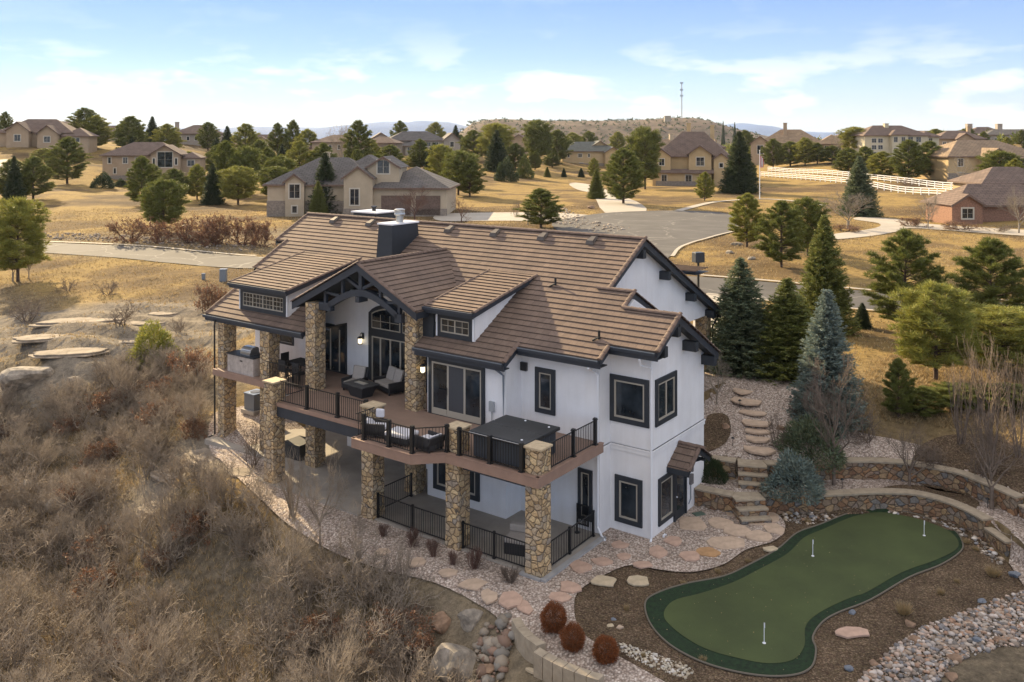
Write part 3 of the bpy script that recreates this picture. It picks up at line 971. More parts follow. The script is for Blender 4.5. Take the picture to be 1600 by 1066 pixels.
    # gutters with a pale rim
    m = MB()
    for x0, x1, y, z in ((-24.45, -16.8, -2.72, rf(-2.72)), (-10.1, -5.33, -2.35, rf(-2.35)), (-5.26, -1.46, -1.45, rf(-1.45)), (-1.4, .55, -.68, rf(-.68))):
        m = MB(); m.box(x0, x1, y - .12, y + .018, z - .16, z - .03)
        m.cur = 1; m.box(x0 - .01, x1 + .01, y - .135, y - .115, z - .05, z - .015)
        P_('gutter', m, [M['navy'], M['gutter']])
    # brackets under the rakes
    for x, y, z, l in ((-3.6, 2.75, 8.9, .5), (-3.6, 8.0, 9.0, .5), (-3.6, 10.9, 7.55, .5), (-3.6, 13.3, 6.32, .5), (-3.6, 5.43, 10.3, .5), (0, .1, 7.42, .6), (0, 1.25, 8.0, .6), (0, 2.9, 7.1, .6), (0, 4.75, 6.15, .6)):
        m = MB(); m.extx([(y - .14, z - .3), (y + .14, z - .3), (y + .14, z + .1), (y - .14, z + .1)], x, x + l)
        P_('bracket', m, M['trim'])


def dormer(x0, x1, yf, zb, zt, ex0, ex1, ey, ez, yt, zt2, mull, grid, a0, a1):
    """shed dormer: roof from the eave (ey,ez) up to (yt,zt2)"""
    D = empty('dormer', (0, 0, 0)); D.parent = H
    sl = (zt2 - ez) / (yt - ey)
    f = lambda y: ez + sl * (y - ey)
    m = MB(); m.extx([(yf, rf(yf) - .1), (yf, f(yf) - .14), (yt - .6, f(yt - .6) - .14), (yt - .6, rf(yt - .6) - .1)], x0, x1)
    m.build('dormer_wall', M['stucco'], D)
    m = MB(); tile_plane(m, [(ex0, ey), (ex1, ey), (ex1, yt), (ex0, yt)], ez - sl * ey, sl, 'y', lift=.045)
    m.build('dormer_roof', [M['tile'], M['trim']], D)
    m = MB(); m.box(ex0, ex1, ey - .02, ey + .04, ez - .26, ez - .03)
    for x in (ex0, ex1 - .05): m.extx([(ey, ez - .02), (yt, zt2 - .02), (yt, zt2 - .2), (ey, ez - .24)], x, x + .05)
    m.build('fascia', M['navy'], D)
    m = MB(); caps_along(m, (ex1, ey, ez), (ex1, yt, zt2), r=.09); caps_along(m, (ex0, ey, ez), (ex0, yt, zt2), r=.07)
    m.build('ridge_tiles', M['ridge'], D)
    m = MB(); m.box(ex0 - .02, ex1, ey - .12, ey - .02, ez - .12, ez - .01); m.build('gutter', M['navy'], D)
    window(D, 'front', yf, a0, a1, zb, zt, trim=.2, fr=.05, mull=mull, grid=grid)
    m = MB()
    for x in (x0 + .04, x1 - .04): m.tube([(x, yf - .06, zt), (x, yf - .06, zb + .02)], .045, 8)
    m.build('downspout', M['white'], D)


def build_house():
    build_walls(); build_roof()
    dormer(-22.35, -18.62, -2.05, 6.72, 7.82, -22.6, -18.15, -2.55, 8.12, 2.3, 9.13, (.25, .5, .75), (12, 3), -22.3, -18.75)
    dormer(-9.42, -7.34, -1.62, 6.96, 7.96, -9.75, -7.05, -2.1, 8.27, 2.48, 9.24, (.5,), (4, 2), -9.38, -7.42)
    # chimneys
    C = MB(); C.frustum((-17.0, -15.85, 2.3, 4.5), (-16.9, -15.95, 2.42, 4.35), 8.9, 11.0)
    ch = P_('chimney', C, M['trim'])
    m = MB(); m.box(-16.96, -15.89, 2.36, 4.41, 11.0, 11.08); m.build('chimney_cap', M['white'], ch)
    m = MB(); m.lathe([(.2, 0), (.2, .3), (.17, .3), (.17, .36), (.27, .36), (.29, .42), (.27, .5), (.27, .62), (.29, .66), (.2, .7)], 18, (-16.3, 3.35, 11.08))
    m.build('flue', plain('galvanised', (.42, .43, .43), .35, .8), ch)
    C = MB(); C.frustum((-25.5, -23.3, 8.7, 10.6), (-25.4, -23.4, 8.8, 10.5), 8.3, 10.78)
    ch = P_('chimney', C, M['trim'])
    m = MB(); m.box(-25.52, -23.28, 8.68, 10.62, 10.78, 10.86); m.build('chimney_cap', M['white'], ch)
    m = MB(); m.lathe([(.13, 0), (.13, .22), (.2, .22), (.2, .3)], 12, (-24.4, 9.6, 10.86)); m.build('flue', M['black'], ch)
    # roof vents and pipes
    vm = plain('roof_vent_metal', (.12, .1, .085), .5, .4)
    for x in (-22.98, -20.04, -14.25, -11.25, -8.36, -5.6):
        y = 5.0; z = rf(y) + .03
        m = MB(); m.add([(x - .22, y - .3, rf(y - .3) + .05), (x + .22, y - .3, rf(y - .3) + .05), (x + .16, y + .25, rf(y + .25) + .08), (x - .16, y + .25, rf(y + .25) + .08),
                         (x - .17, y - .26, rf(y - .3) + .24), (x + .17, y - .26, rf(y - .3) + .24), (x + .12, y + .12, rf(y) + .24), (x - .12, y + .12, rf(y) + .24)],
                        [(3, 2, 1, 0), (4, 5, 6, 7), (0, 1, 5, 4), (1, 2, 6, 5), (2, 3, 7, 6), (3, 0, 4, 7)])
        P_('roof_vent', m, vm)
    for x, y in ((-5.72, 2.04), (-2.02, -.48)):
        m = MB(); m.tube([(x, y, rf(y)), (x, y, rf(y) + .34)], .05, 8); m.bar((x - .2, y - .2, rf(y - .2) + .07), (x + .05, y, rf(y) + .1), .07, .05)
        P_('vent_pipe', m, M['black'])
    # windows and doors
    w = window
    w(H, 'front', 0, -1.78, -.07, 4.33, 6.17, trim=.19, fr=.07)
    w(H, 'east', 0, .32, 2.16, 4.29, 6.12, trim=.19, fr=.07, mull=(.5,))
    w(H, 'front', 0, -1.56, -.36, .42, 2.25, trim=.19, fr=.07)
    w(H, 'east', 0, .58, 1.93, .36, 2.2, trim=.16, fr=.07)
    w(H, 'front', -.83, -4.8, -3.83, 4.33, 6.16, trim=.19, fr=.055)
    d = w(H, 'front', -1.9, -9.62, -6.57, ZD, 6.1, trim=.17, fr=.08, mull=(.333, .667), bottom=.02, name='sliding_door')
    m = MB(); T = orient('front', -1.9)
    obox(m, T, -8.55, -7.68, ZD + .2, 5.85, .012, .03); m.build('screen', M['screen'], d)
    m = MB()
    for a0, a1 in ((-9.43, -8.62), (-8.55, -7.68), (-7.6, -6.78)): obox(m, T, a0, a1, ZD + .03, ZD + .28, .015, .048)
    m.build('bottom_rail', M['frame'], d)
    m = MB(); obox(m, T, -8.6, -8.57, 4.6, 4.9, .045, .075); m.build('handle', M['black'], d)
    # house wall lamps
    for x, y, z in ((-9.8, -1.9, 5.62), (-15.86, .3, 5.62)):
        L = MB(); L.cbox(x, y - .03, z - .02, .12, .04, .3)
        L.tube([(x, y - .05, z + .2), (x, y - .14, z + .3), (x, y - .22, z + .24), (x, y - .22, z + .14)], .018, 6); L.lathe([(.13, 0), (.15, .03), (.05, .1)], 12, (x, y - .22, z + .05))
        L.lathe([(.11, 0), (.12, .02)], 12, (x, y - .22, z - .24))
        lo = P_('wall_lamp', L, M['black'])
        m = MB(); m.lathe([(.06, 0), (.1, .05), (.1, .22), (.08, .26)], 12, (x, y - .22, z - .21)); m.build('lamp_glass', M['lamp'], lo)
    m = MB(); m.box(-5.5, -5.2, -.95, -.83, 5.92, 6.26); P_('vent_box', m, M['black'])
    m = MB(); m.box(-6.32, -6.08, -2.0, -1.9, 4.35, 4.75); m.tube([(-6.2, -1.95, 4.35), (-6.2, -1.95, 3.7)], .02, 6); P_('electric_box', m, plain('grey_box', (.35, .37, .38), .5), None)
    # great room glazing
    d = w(H, 'front', .3, -15.45, -11.6, ZD, 6.05, trim=.2, fr=.07, mull=(.17, .36, .55, .75), bottom=.02, name='patio_door')
    # arched transom over the doors
    def arch(x):
        return 6.5 + .85 * math.sqrt(max(0, 1 - ((x + 13.45) / 2.1) ** 2))
    A = MB(); pts = [(-15.45, 6.0)] + [(-15.45 + i * 4.0 / 16, arch(-15.45 + i * 4.0 / 16) + .2) for i in range(17)] + [(-11.45, 6.0)]
    A.exty(pts, .24, .3); ar = P_('transom_trim', A, M['trim'])
    for x0, x1 in ((-15.2, -13.3), (-13.15, -11.7)):
        pf = [(x0, 6.24)] + [(x0 + (x1 - x0) * i / 8, arch(x0 + (x1 - x0) * i / 8)) for i in range(9)] + [(x1, 6.24)]
        cx = (x0 + x1) / 2; cz = 6.7
        m = MB(); m.exty(pf, .2, .24); m.build('frame', M['frame'], ar)
        pg = [(cx + (p[0] - cx) * .93, cz + (p[1] - cz) * .87) for p in pf]
        m = MB(); m.exty(pg, .18, .2); m.build('glass', M['glass'], ar)
        m = MB()
        for k in (.33, .66): m.box(x0 + (x1 - x0) * k - .012, x0 + (x1 - x0) * k + .012, .165, .18, 6.3, 6.95)
        m.box(x0 + .08, x1 - .08, .166, .1795, 6.62, 6.645)
        m.build('muntin', M['frame'], ar)
    # tall dark glazing with a raked head, left of the lamp
    m = MB(); m.exty([(-18.6, ZD), (-18.6, 5.85), (-17.0, 6.25), (-17.0, ZD)], .24, .3); g = P_('raked_window', m, M['trim'])
    m = MB(); m.exty([(-18.5, ZD + .1), (-18.5, 5.78), (-17.1, 6.13), (-17.1, ZD + .1)], .22, .24); m.build('glass', M['glass'], g)
    m = MB()
    for x in (-18.1, -17.45): m.box(x - .03, x + .03, .19, .22, ZD + .1, 5.85)
    m.build('frame', M['frame'], g)
    w(H, 'front', .3, -22.2, -21.0, 4.55, 5.15, trim=.1, fr=.03)
    # lower storey windows under the deck
    w(H, 'front', -1.9, -9.35, -6.85, .5, 2.6, trim=.2, fr=.07, mull=(.5,))
    w(H, 'front', -.83, -2.75, -2.1, .5, 2.5, trim=.14, fr=.05)
    # garden door, east side
    T = orient('east', 0); m = MB(); ring(m, T, 1.93, 3.06, -.02, 2.2, .1, 0, .08, 0); d = P_('garden_door', m, M['trim'])
    m = MB(); obox(m, T, 2.03, 2.96, .02, 2.1, 0, .03); m.build('door_leaf', M['trim'], d)
    m = MB(); obox(m, T, 2.2, 2.8, .45, 1.95, .03, .036); m.build('glass', M['glass'], d)
    m = MB(); m.lathe([(.03, 0), (.03, .05)], 8, (.07, 2.12, 1.0)); m.build('handle', M['white'], d)
    # little tiled canopy over it
    K = empty('door_canopy'); K.parent = H
    m = MB(); tile_plane(m, [(0.0, 1.35), (.95, 1.35), (.95, 2.42), (0.0, 2.42)], 3.12 - .62 * 2.42, .62, 'y', soffit=.1)
    tile_plane(m, [(0.0, 2.42), (.95, 2.42), (.95, 3.5), (0.0, 3.5)], 3.12 + .62 * 2.42, -.62, 'y', soffit=.1)
    m.build('canopy_roof', [M['tile'], M['trim']], K)
    m = MB(); caps_along(m, (.02, 2.42, 3.12), (.95, 2.42, 3.12), r=.1); caps_along(m, (.93, 1.38, 2.46), (.93, 2.42, 3.12), r=.08, ln=.3); caps_along(m, (.93, 3.46, 2.47), (.93, 2.42, 3.12), r=.08, ln=.3)
    m.build('ridge_tiles', M['ridge'], K)
    m = MB(); m.box(0, .95, 1.33, 1.38, 2.24, 2.45); m.extx([(1.38, 2.42), (2.42, 3.06), (3.46, 2.42), (3.46, 2.24), (2.42, 2.86), (1.38, 2.24)], .86, .92)
    for y in (1.75, 3.1): m.bar((.02, y, 2.1), (.75, y, 2.45), .1, .12); m.box(.0, .85, y - .06, y + .06, 2.36, 2.46)
    m.build('canopy_frame', M['trim'], K)
    m = MB(); m.box(0, .12, 3.5, 3.62, 1.62, 1.85); m.box(0, .1, 3.42, 3.66, 1.1, 1.5); P_('meter_box', m, plain('meter_grey', (.16, .15, .15), .5))
    m = MB(); m.tube([(.04, 3.5, 1.1), (.04, 3.5, .5), (.04, 3.3, .35)], .02, 6); P_('conduit', m, M['gutter'])
    # downspouts
    def spout(pts, mat, r=.045): m = MB(); m.tube(pts, r, 8); P_('downspout', m, mat)
    spout([(-.12, -.72, 7.1), (-.12, -.6, 6.85), (.05, -.06, 6.65), (.05, -.07, .15), (.08, -.2, .05)], M['white'])
    spout([(-1.95, -1.42, 6.65), (-1.95, -.95, 6.4), (-1.83, -.9, 6.3), (-1.83, -.9, .4), (-1.6, -1.0, .15), (-1.35, -1.15, .06)], M['white'])
    spout([(-5.75, -2.3, 6.2), (-5.75, -2.0, 6.0), (-5.6, -1.97, 5.9), (-5.6, -1.97, 3.7)], M['gutter'])
    spout([(-23.55, -2.72, 6.1), (-23.55, -2.75, 5.8), (-23.52, -2.75, .25), (-23.75, -2.95, .08)], M['black'])
    spout([(-3.2, 14.05, 6.1), (-3.3, 13.8, 5.7), (-3.42, 13.75, 5.5), (-3.42, 13.75, 3.0)], M['black'])
    # gable truss with arched tie
    m = MB(); n = 14
    pts = []
    for i in range(n + 1):
        t = i / n; x = -15.35 + 4.35 * t; z = 7.72 + .78 * math.sin(math.pi * t)
        pts.append((x, z))
    for i in range(n):
        (xa, za), (xb, zb) = pts[i], pts[i + 1]
        m.exty([(xa, za - .14), (xb, zb - .14), (xb, zb + .16), (xa, za + .16)], -2.45, -2.2)
    m.box(-16.0, -15.2, -2.45, -2.2, 7.45, 7.82); m.box(-11.15, -10.75, -2.45, -2.2, 7.45, 7.82)
    m.bar((-13.3, -2.32, 8.4), (-13.3, -2.32, 9.5), .2, .2); m.box(-13.42, -13.18, -2.6, -2.05, 8.1, 8.36)
    for dx in (1, -1):
        m.bar((-13.3 + dx * .1, -2.32, 8.7), (-13.3 + dx * 1.1, -2.32, 9.15), .14, .14, up=(0, 1, 0)); m.bar((-13.3 + dx * 1.2, -2.32, 8.35), (-13.3 + dx * 1.2, -2.32, 9.1), .14, .14, up=(0, 1, 0))
        m.bar((-13.3 + dx * 2.35, -2.32, 7.8), (-13.3 + dx * 2.35, -2.32, 8.5), .14, .14, up=(0, 1, 0)); m.bar((-13.3 + dx * 1.25, -2.32, 8.2), (-13.3 + dx * 2.3, -2.32, 8.3), .12, .12, up=(0, 1, 0))
    P_('gable_truss', m, M['navy'])
    # stone columns
    def column(x1, y0, z1, w=.65, cap=True, z0=-.1, dy=.65):
        m = MB(); x0 = x1 - w
        m.frustum((x0 - .03, x1 + .03, y0 - .03, y0 + dy + .03), (x0, x1, y0, y0 + dy), z0, .6); m.box(x0, x1, y0, y0 + dy, .6, z1)
        c = P_('stone_column', m, M['stone'])
        if cap:
            m = MB(); m.box(x0 - .06, x1 + .06, y0 - .06, y0 + dy + .06, z1, z1 + .08); m.build('column_cap', M['cap'], c, bevel=.015)
    for x in (-1.67, -5.35, -9.83, -16.0): column(x, -5.08, 4.55)
    column(-16.0, -2.68, 7.75, cap=False); column(-10.1, -2.22, 8.0, cap=False); column(-19.3, -2.68, 6.1, .7, False); column(-22.85, -2.68, 6.1, .5, False, dy=.75)
    column(-3.5, 13.05, 6.1, .6, False, z0=2.8); column(-5.2, 12.5, 6.1, .9, False, z0=2.8)
    m = MB(); m.box(-7.0, -3.65, 13.1, 13.5, 5.8, 6.1); P_('porch_beam', m, M['trim'])


build_house()


def build_deck():
    m = MB()
    out = [(-23.3, .3), (-23.3, -2.98), (-16.5, -2.98), (-16.5, -4.86), (-9.9, -4.86), (-9.9, -6.2), (-6.75, -6.2), (-5.85, -5.3), (-1.62, -5.3), (-1.62, -.83), (-5.52, -.83), (-5.52, -1.9), (-9.95, -1.9), (-9.95, .3)]
    m.prism(out, ZD - .1, ZD)
    d = P_('deck', m, M['deck'])
    m = MB()
    seg = [((-9.9, -4.86), (-9.9, -6.2)), ((-9.9, -6.2), (-6.75, -6.2)), ((-6.75, -6.2), (-5.85, -5.3)), ((-5.85, -5.3), (-1.62, -5.3)), ((-1.62, -5.3), (-1.62, -.83))]
    for p, q in seg:
        dx, dy = q[0] - p[0], q[1] - p[1]; l = math.hypot(dx, dy); nx, ny = dy / l, -dx / l
        m.bar((p[0] - nx * .02, p[1] - ny * .02, ZD - .19), (q[0] - nx * .02, q[1] - ny * .02, ZD - .19), .05, .34)
        m.bar((p[0] - nx * .05, p[1] - ny * .05, ZD + .004), (q[0] - nx * .05, q[1] - ny * .05, ZD + .004), .16, .03)
    m.box(-23.32, -16.45, -3.03, -2.95, ZD - .3, ZD + .01)
    m.box(-16.5, -9.9, -4.92, -4.84, ZD - .14, ZD + .012)
    m.build('deck_fascia', M['deckfascia'], d)
    m = MB(); m.box(-16.3, -9.9, -4.88, -4.7, 3.08, ZD - .145); m.box(-16.3, -10, -2.5, -2.3, 3.0, ZD - .12); m.box(-16.4, -16.2, -4.7, .2, 3.1, ZD - .11)
    for x0, x1, y in ((-9.8, -1.8, -4.75),): m.box(x0, x1, y - .1, y + .1, 3.05, ZD - .105)
    m.build('deck_beam', M['navy'], d)
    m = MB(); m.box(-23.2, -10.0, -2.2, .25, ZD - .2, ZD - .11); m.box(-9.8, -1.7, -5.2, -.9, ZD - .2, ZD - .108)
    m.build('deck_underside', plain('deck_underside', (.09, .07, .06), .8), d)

    def post(x, y, z0, h, w, cap=True):
        m = MB(); m.cbox(x, y, z0, w, w, h)
        if cap: m.cbox(x, y, z0, w * 1.5, w * 1.5, .05); m.cbox(x, y, z0 + h - .06, w * 1.3, w * 1.3, .035); m.cbox(x, y, z0 + h, w * 1.15, w * 1.15, .02)
        P_('railing_post', m, M['black'])

    def panel(p, q, z0, h0=.09, h1=.95, w=.02, sp=.115):
        m = MB(); p = Vector((p[0], p[1], 0)); q = Vector((q[0], q[1], 0)); d_ = (q - p).normalized(); L = (q - p).length
        up = Vector((0, 0, 1))
        for h in (h0, h1): m.bar(p + up * (z0 + h), q + up * (z0 + h), .035, .035)
        n = int(L / sp)
        for i in range(1, n):
            c = p + d_ * (L * i / n); m.bar(c + up * (z0 + h0 + .0175), c + up * (z0 + h1 - .0175), w, w, up=d_)
        P_('railing_panel', m, M['black'])
    runs = [[(-15.98, -4.72), (-14.2, -4.72), (-12.28, -4.72), (-10.62, -4.72)],
            [(-9.78, -5.05), (-9.78, -6.05)], [(-9.45, -6.06), (-8.0, -6.06), (-6.8, -6.06)], [(-6.8, -6.06), (-5.9, -5.18)],
            [(-5.3, -5.18), (-3.82, -5.18), (-2.38, -5.18)], [(-1.74, -4.4), (-1.74, -2.82), (-1.74, -1.25)],
            [(-16.38, -4.4), (-16.38, -3.0)], [(-19.3, -2.85), (-16.7, -2.85)], [(-22.8, -2.85), (-20.05, -2.85)]]
    for ri, r in enumerate(runs):
        for a, b in zip(r, r[1:]):
            if ri != 8: panel(a, b, ZD)
    for x, y in ((-14.2, -4.72), (-12.28, -4.72), (-10.6, -4.72), (-9.78, -6.06), (-9.35, -6.06), (-8.0, -6.06), (-6.8, -6.06), (-5.85, -5.18), (-5.25, -5.18), (-3.82, -5.18), (-2.42, -5.18), (-1.74, -2.82), (-1.74, -1.25)):
        if (x, y) == (-9.78, -6.06): continue
        post(x, y, ZD, 1.03, .12)
    for r in ([(-9.78, -4.85), (-7.85, -4.9), (-6.0, -4.9)], [(-5.3, -4.9), (-3.85, -4.88), (-2.4, -4.85)], [(-1.8, -4.4), (-1.82, -2.95), (-1.85, -1.2)], [(-10.15, -4.4), (-10.12, -2.5)]):
        for a, b in zip(r, r[1:]): panel(a, b, .15, .06, .92, .018, .11)
        for a in r: post(a[0], a[1], .14, .98, .07)


build_deck()
# ------------------------------------------------------------------ vegetation kit (numpy)
def _norm(v): return v / (np.linalg.norm(v, axis=-1, keepdims=True) + 1e-9)


def blades(P, D, L, W, rs):
    """thin triangles from P along D"""
    n = len(P); D = _norm(D)
    side = _norm(np.cross(D, _norm(rs.normal(size=(n, 3))))) * (np.asarray(W).reshape(-1, 1) / 2)
    V = np.empty((n, 3, 3)); V[:, 0] = P - side; V[:, 1] = P + side; V[:, 2] = P + D * np.asarray(L).reshape(-1, 1)
    return V.reshape(-1, 3), np.arange(n * 3).reshape(n, 3)


def tint_for(n, rs, base=(1, 1, 1), v=.3, warm=.12):
    t = np.ones((n, 4)); k = 1 + rs.uniform(-v, v, n); w = rs.uniform(-warm, warm, n)
    t[:, 0] = base[0] * k * (1 + w); t[:, 1] = base[1] * k; t[:, 2] = base[2] * k * (1 - w)
    return t


def segs_mesh(S, n=3):
    """S (m,8): x0 y0 z0 x1 y1 z1 r0 r1 -> prism sides"""
    S = np.asarray(S, float); a, b = S[:, :3], S[:, 3:6]; d = _norm(b - a)
    up = np.where(np.abs(d[:, 2:3]) < .9, np.array([[0, 0, 1.]]), np.array([[1., 0, 0]]))
    u = _norm(np.cross(d, up)); w = np.cross(d, u)
    m = len(S); V = np.empty((m, 2, n, 3))
    for k in range(n):
        t = 2 * math.pi * k / n; o = u * math.cos(t) + w * math.sin(t)
        V[:, 0, k] = a + o * S[:, 6:7]; V[:, 1, k] = b + o * S[:, 7:8]
    base = (np.arange(m) * 2 * n)[:, None]; F = []
    for k in range(n):
        F.append(base + np.array([[k, (k + 1) % n, n + (k + 1) % n, n + k]]))
    return V.reshape(-1, 3), np.concatenate(F, 0)


def grow(rs, p, d, L, r, depth, out, spread=.6, kids=(2, 4), up=.15, shrink=.72, wob=.18, minr=.006):
    """recursive limb: three wobbling pieces, then children"""
    q = p.copy(); dd = d.copy(); n = 3; rr = r
    for i in range(n):
        dd = dd + rs.normal(size=3) * wob; dd[2] += up * .3; dd /= np.linalg.norm(dd)
        e = q + dd * L / n; r2 = max(minr, rr * .86)
        out.append([*q, *e, rr, r2]); q = e; rr = r2
        if depth > 0 and i >= 0 and rs.rand() < .75:
            c = _norm(dd + rs.normal(size=3) * spread + np.array([0, 0, up]))
            grow(rs, q, c, L * shrink * rs.uniform(.7, 1.05), max(minr, rr * .62), depth - 1, out, spread, kids, up, shrink, wob, minr)
    if depth > 0:
        for _ in range(rs.randint(kids[0] - 1, kids[1])):
            c = _norm(dd + rs.normal(size=3) * spread + np.array([0, 0, up]))
            grow(rs, q, c, L * shrink * rs.uniform(.7, 1.05), max(minr, rr * .7), depth - 1, out, spread, kids, up, shrink, wob, minr)


def spruce_arrays(h, r, seed, dens=1.0, base=.04):
    rs = np.random.RandomState(seed); P = []; D = []; L = []; W = []
    z = h * base
    while z < h * .985:
        f = 1 - (z - h * base) / (h * (1 - base))
        R = r * (f ** .78) * rs.uniform(.86, 1.08) + .06
        nb = max(5, int((5 + 9 * f) * dens))
        for _ in range(nb):
            a = rs.uniform(0, 6.283); Rb = R * rs.uniform(.72, 1.12); dz = -.22 * Rb
            k = max(3, int(Rb / .16)); s = np.linspace(.22, 1, k)
            x = Rb * s; zz = z + dz * np.sin(s * 2.2) + .1 * Rb * s ** 3 + rs.uniform(-.08, .08)
            c = np.array([math.cos(a), math.sin(a), 0]); t = np.array([-c[1], c[0], 0])
            pts = c * x[:, None]; pts[:, 2] = zz
            for sg, n_ in ((1, 2), (-1, 2), (0, 1)):
                for _k in range(n_):
                    P.append(pts + rs.normal(size=pts.shape) * .04)
                    D.append(c * .8 + t * sg * rs.uniform(.5, 1.0) + rs.normal(size=pts.shape) * .22 + np.array([0, 0, -.05 if sg else .35]))
                    L.append(np.full(k, .34) * rs.uniform(.7, 1.2, k) * (1.15 - .35 * s) * (.42 + .58 * min(1, f * 3.2))); W.append(rs.uniform(.07, .13, k))
        z += max(.16, .2 + .12 * f) / dens * (h / 8) ** .3
    P = np.concatenate(P); D = np.concatenate(D); L = np.concatenate(L); W = np.concatenate(W)
    return P, D, L, W, rs


def pine_arrays(h, r, seed, limbs=60, per=46, low=.14, top=.55, needle=.3, clump=.3, jit=1.0):
    rs = np.random.RandomState(seed); P = []; D = []; L = []; W = []; limbsegs = []
    for i in range(limbs):
        f = (i + rs.rand()) / limbs; z = h * (low + (1 - low) * f)
        prof = (min(1, (f + .12) / .3) ** .6) * (1 - max(0, (f - top) / (1.02 - top)) ** 1.6)
        R = max(.25, r * prof * rs.uniform(.7, 1.1)); a = i * 2.4 + rs.uniform(-.5, .5)
        c = np.array([math.cos(a), math.sin(a), .0]); rise = R * (.2 + .62 * f)
        p0 = np.array([0, 0, z - rise * .6]); p1 = np.array([c[0] * R, c[1] * R, z + rise * .3])
        mid = (p0 + p1) / 2 + np.array([0, 0, -.05 * R])
        limbsegs += [[*p0, *mid, .035 + .02 * (1 - f), .025], [*mid, *p1, .025, .012]]
        nc = 2 + int(R / .42)
        for s in np.linspace(.38, 1, nc):
            for _ in range(2 if s > .55 else 1):
                q = p0 + (p1 - p0) * s + rs.normal(size=3) * np.array([.24, .24, .13]) * (R * .3 + .25) * jit
                n = int(per * rs.uniform(.7, 1.2)); dd = rs.normal(size=(n, 3)); dd[:, 2] = np.abs(dd[:, 2]) * 1.15 - .05; dd = _norm(dd) + c * .3
                P.append(q + _norm(dd) * rs.uniform(0, clump, (n, 1)) * np.array([1, 1, .85])); D.append(dd)
                L.append(np.full(n, needle) * rs.uniform(.7, 1.25, n)); W.append(np.full(n, .055) * rs.uniform(.7, 1.4, n))
    return np.concatenate(P), np.concatenate(D), np.concatenate(L), np.concatenate(W), rs, limbsegs


M['bark'] = plain('conifer_bark', (.09, .06, .045), .95, noise=6, amt=.35, bscale=30)
M['greybark'] = plain('grey_bark', (.28, .24, .19), .95, noise=5, amt=.35)
M['twig'] = plain('bare_twig', (.175, .135, .105), .95, noise=2, amt=.4)
M['twigred'] = plain('reddish_twig', (.15, .085, .065), .95, noise=2, amt=.35)
M['needle'] = leaf_mat('pine_needle', (.16, .178, .045))
M['needle2'] = leaf_mat('bright_pine_needle', (.27, .27, .062))
M['spruce'] = leaf_mat('green_spruce_needle', (.165, .18, .048))
M['dark'] = leaf_mat('dark_spruce_needle', (.055, .075, .032))
M['blue'] = leaf_mat('blue_spruce_needle', (.19, .235, .2))
M['bluedk'] = leaf_mat('blue_green_needle', (.14, .17, .095))
M['rust'] = leaf_mat('rust_barberry', (.24, .085, .03))
M['dryleaf'] = leaf_mat('dry_oak_leaf', (.22, .12, .072))
M['straw'] = leaf_mat('dry_straw', (.4, .3, .16))

PROTO = {}
FIRST = {}


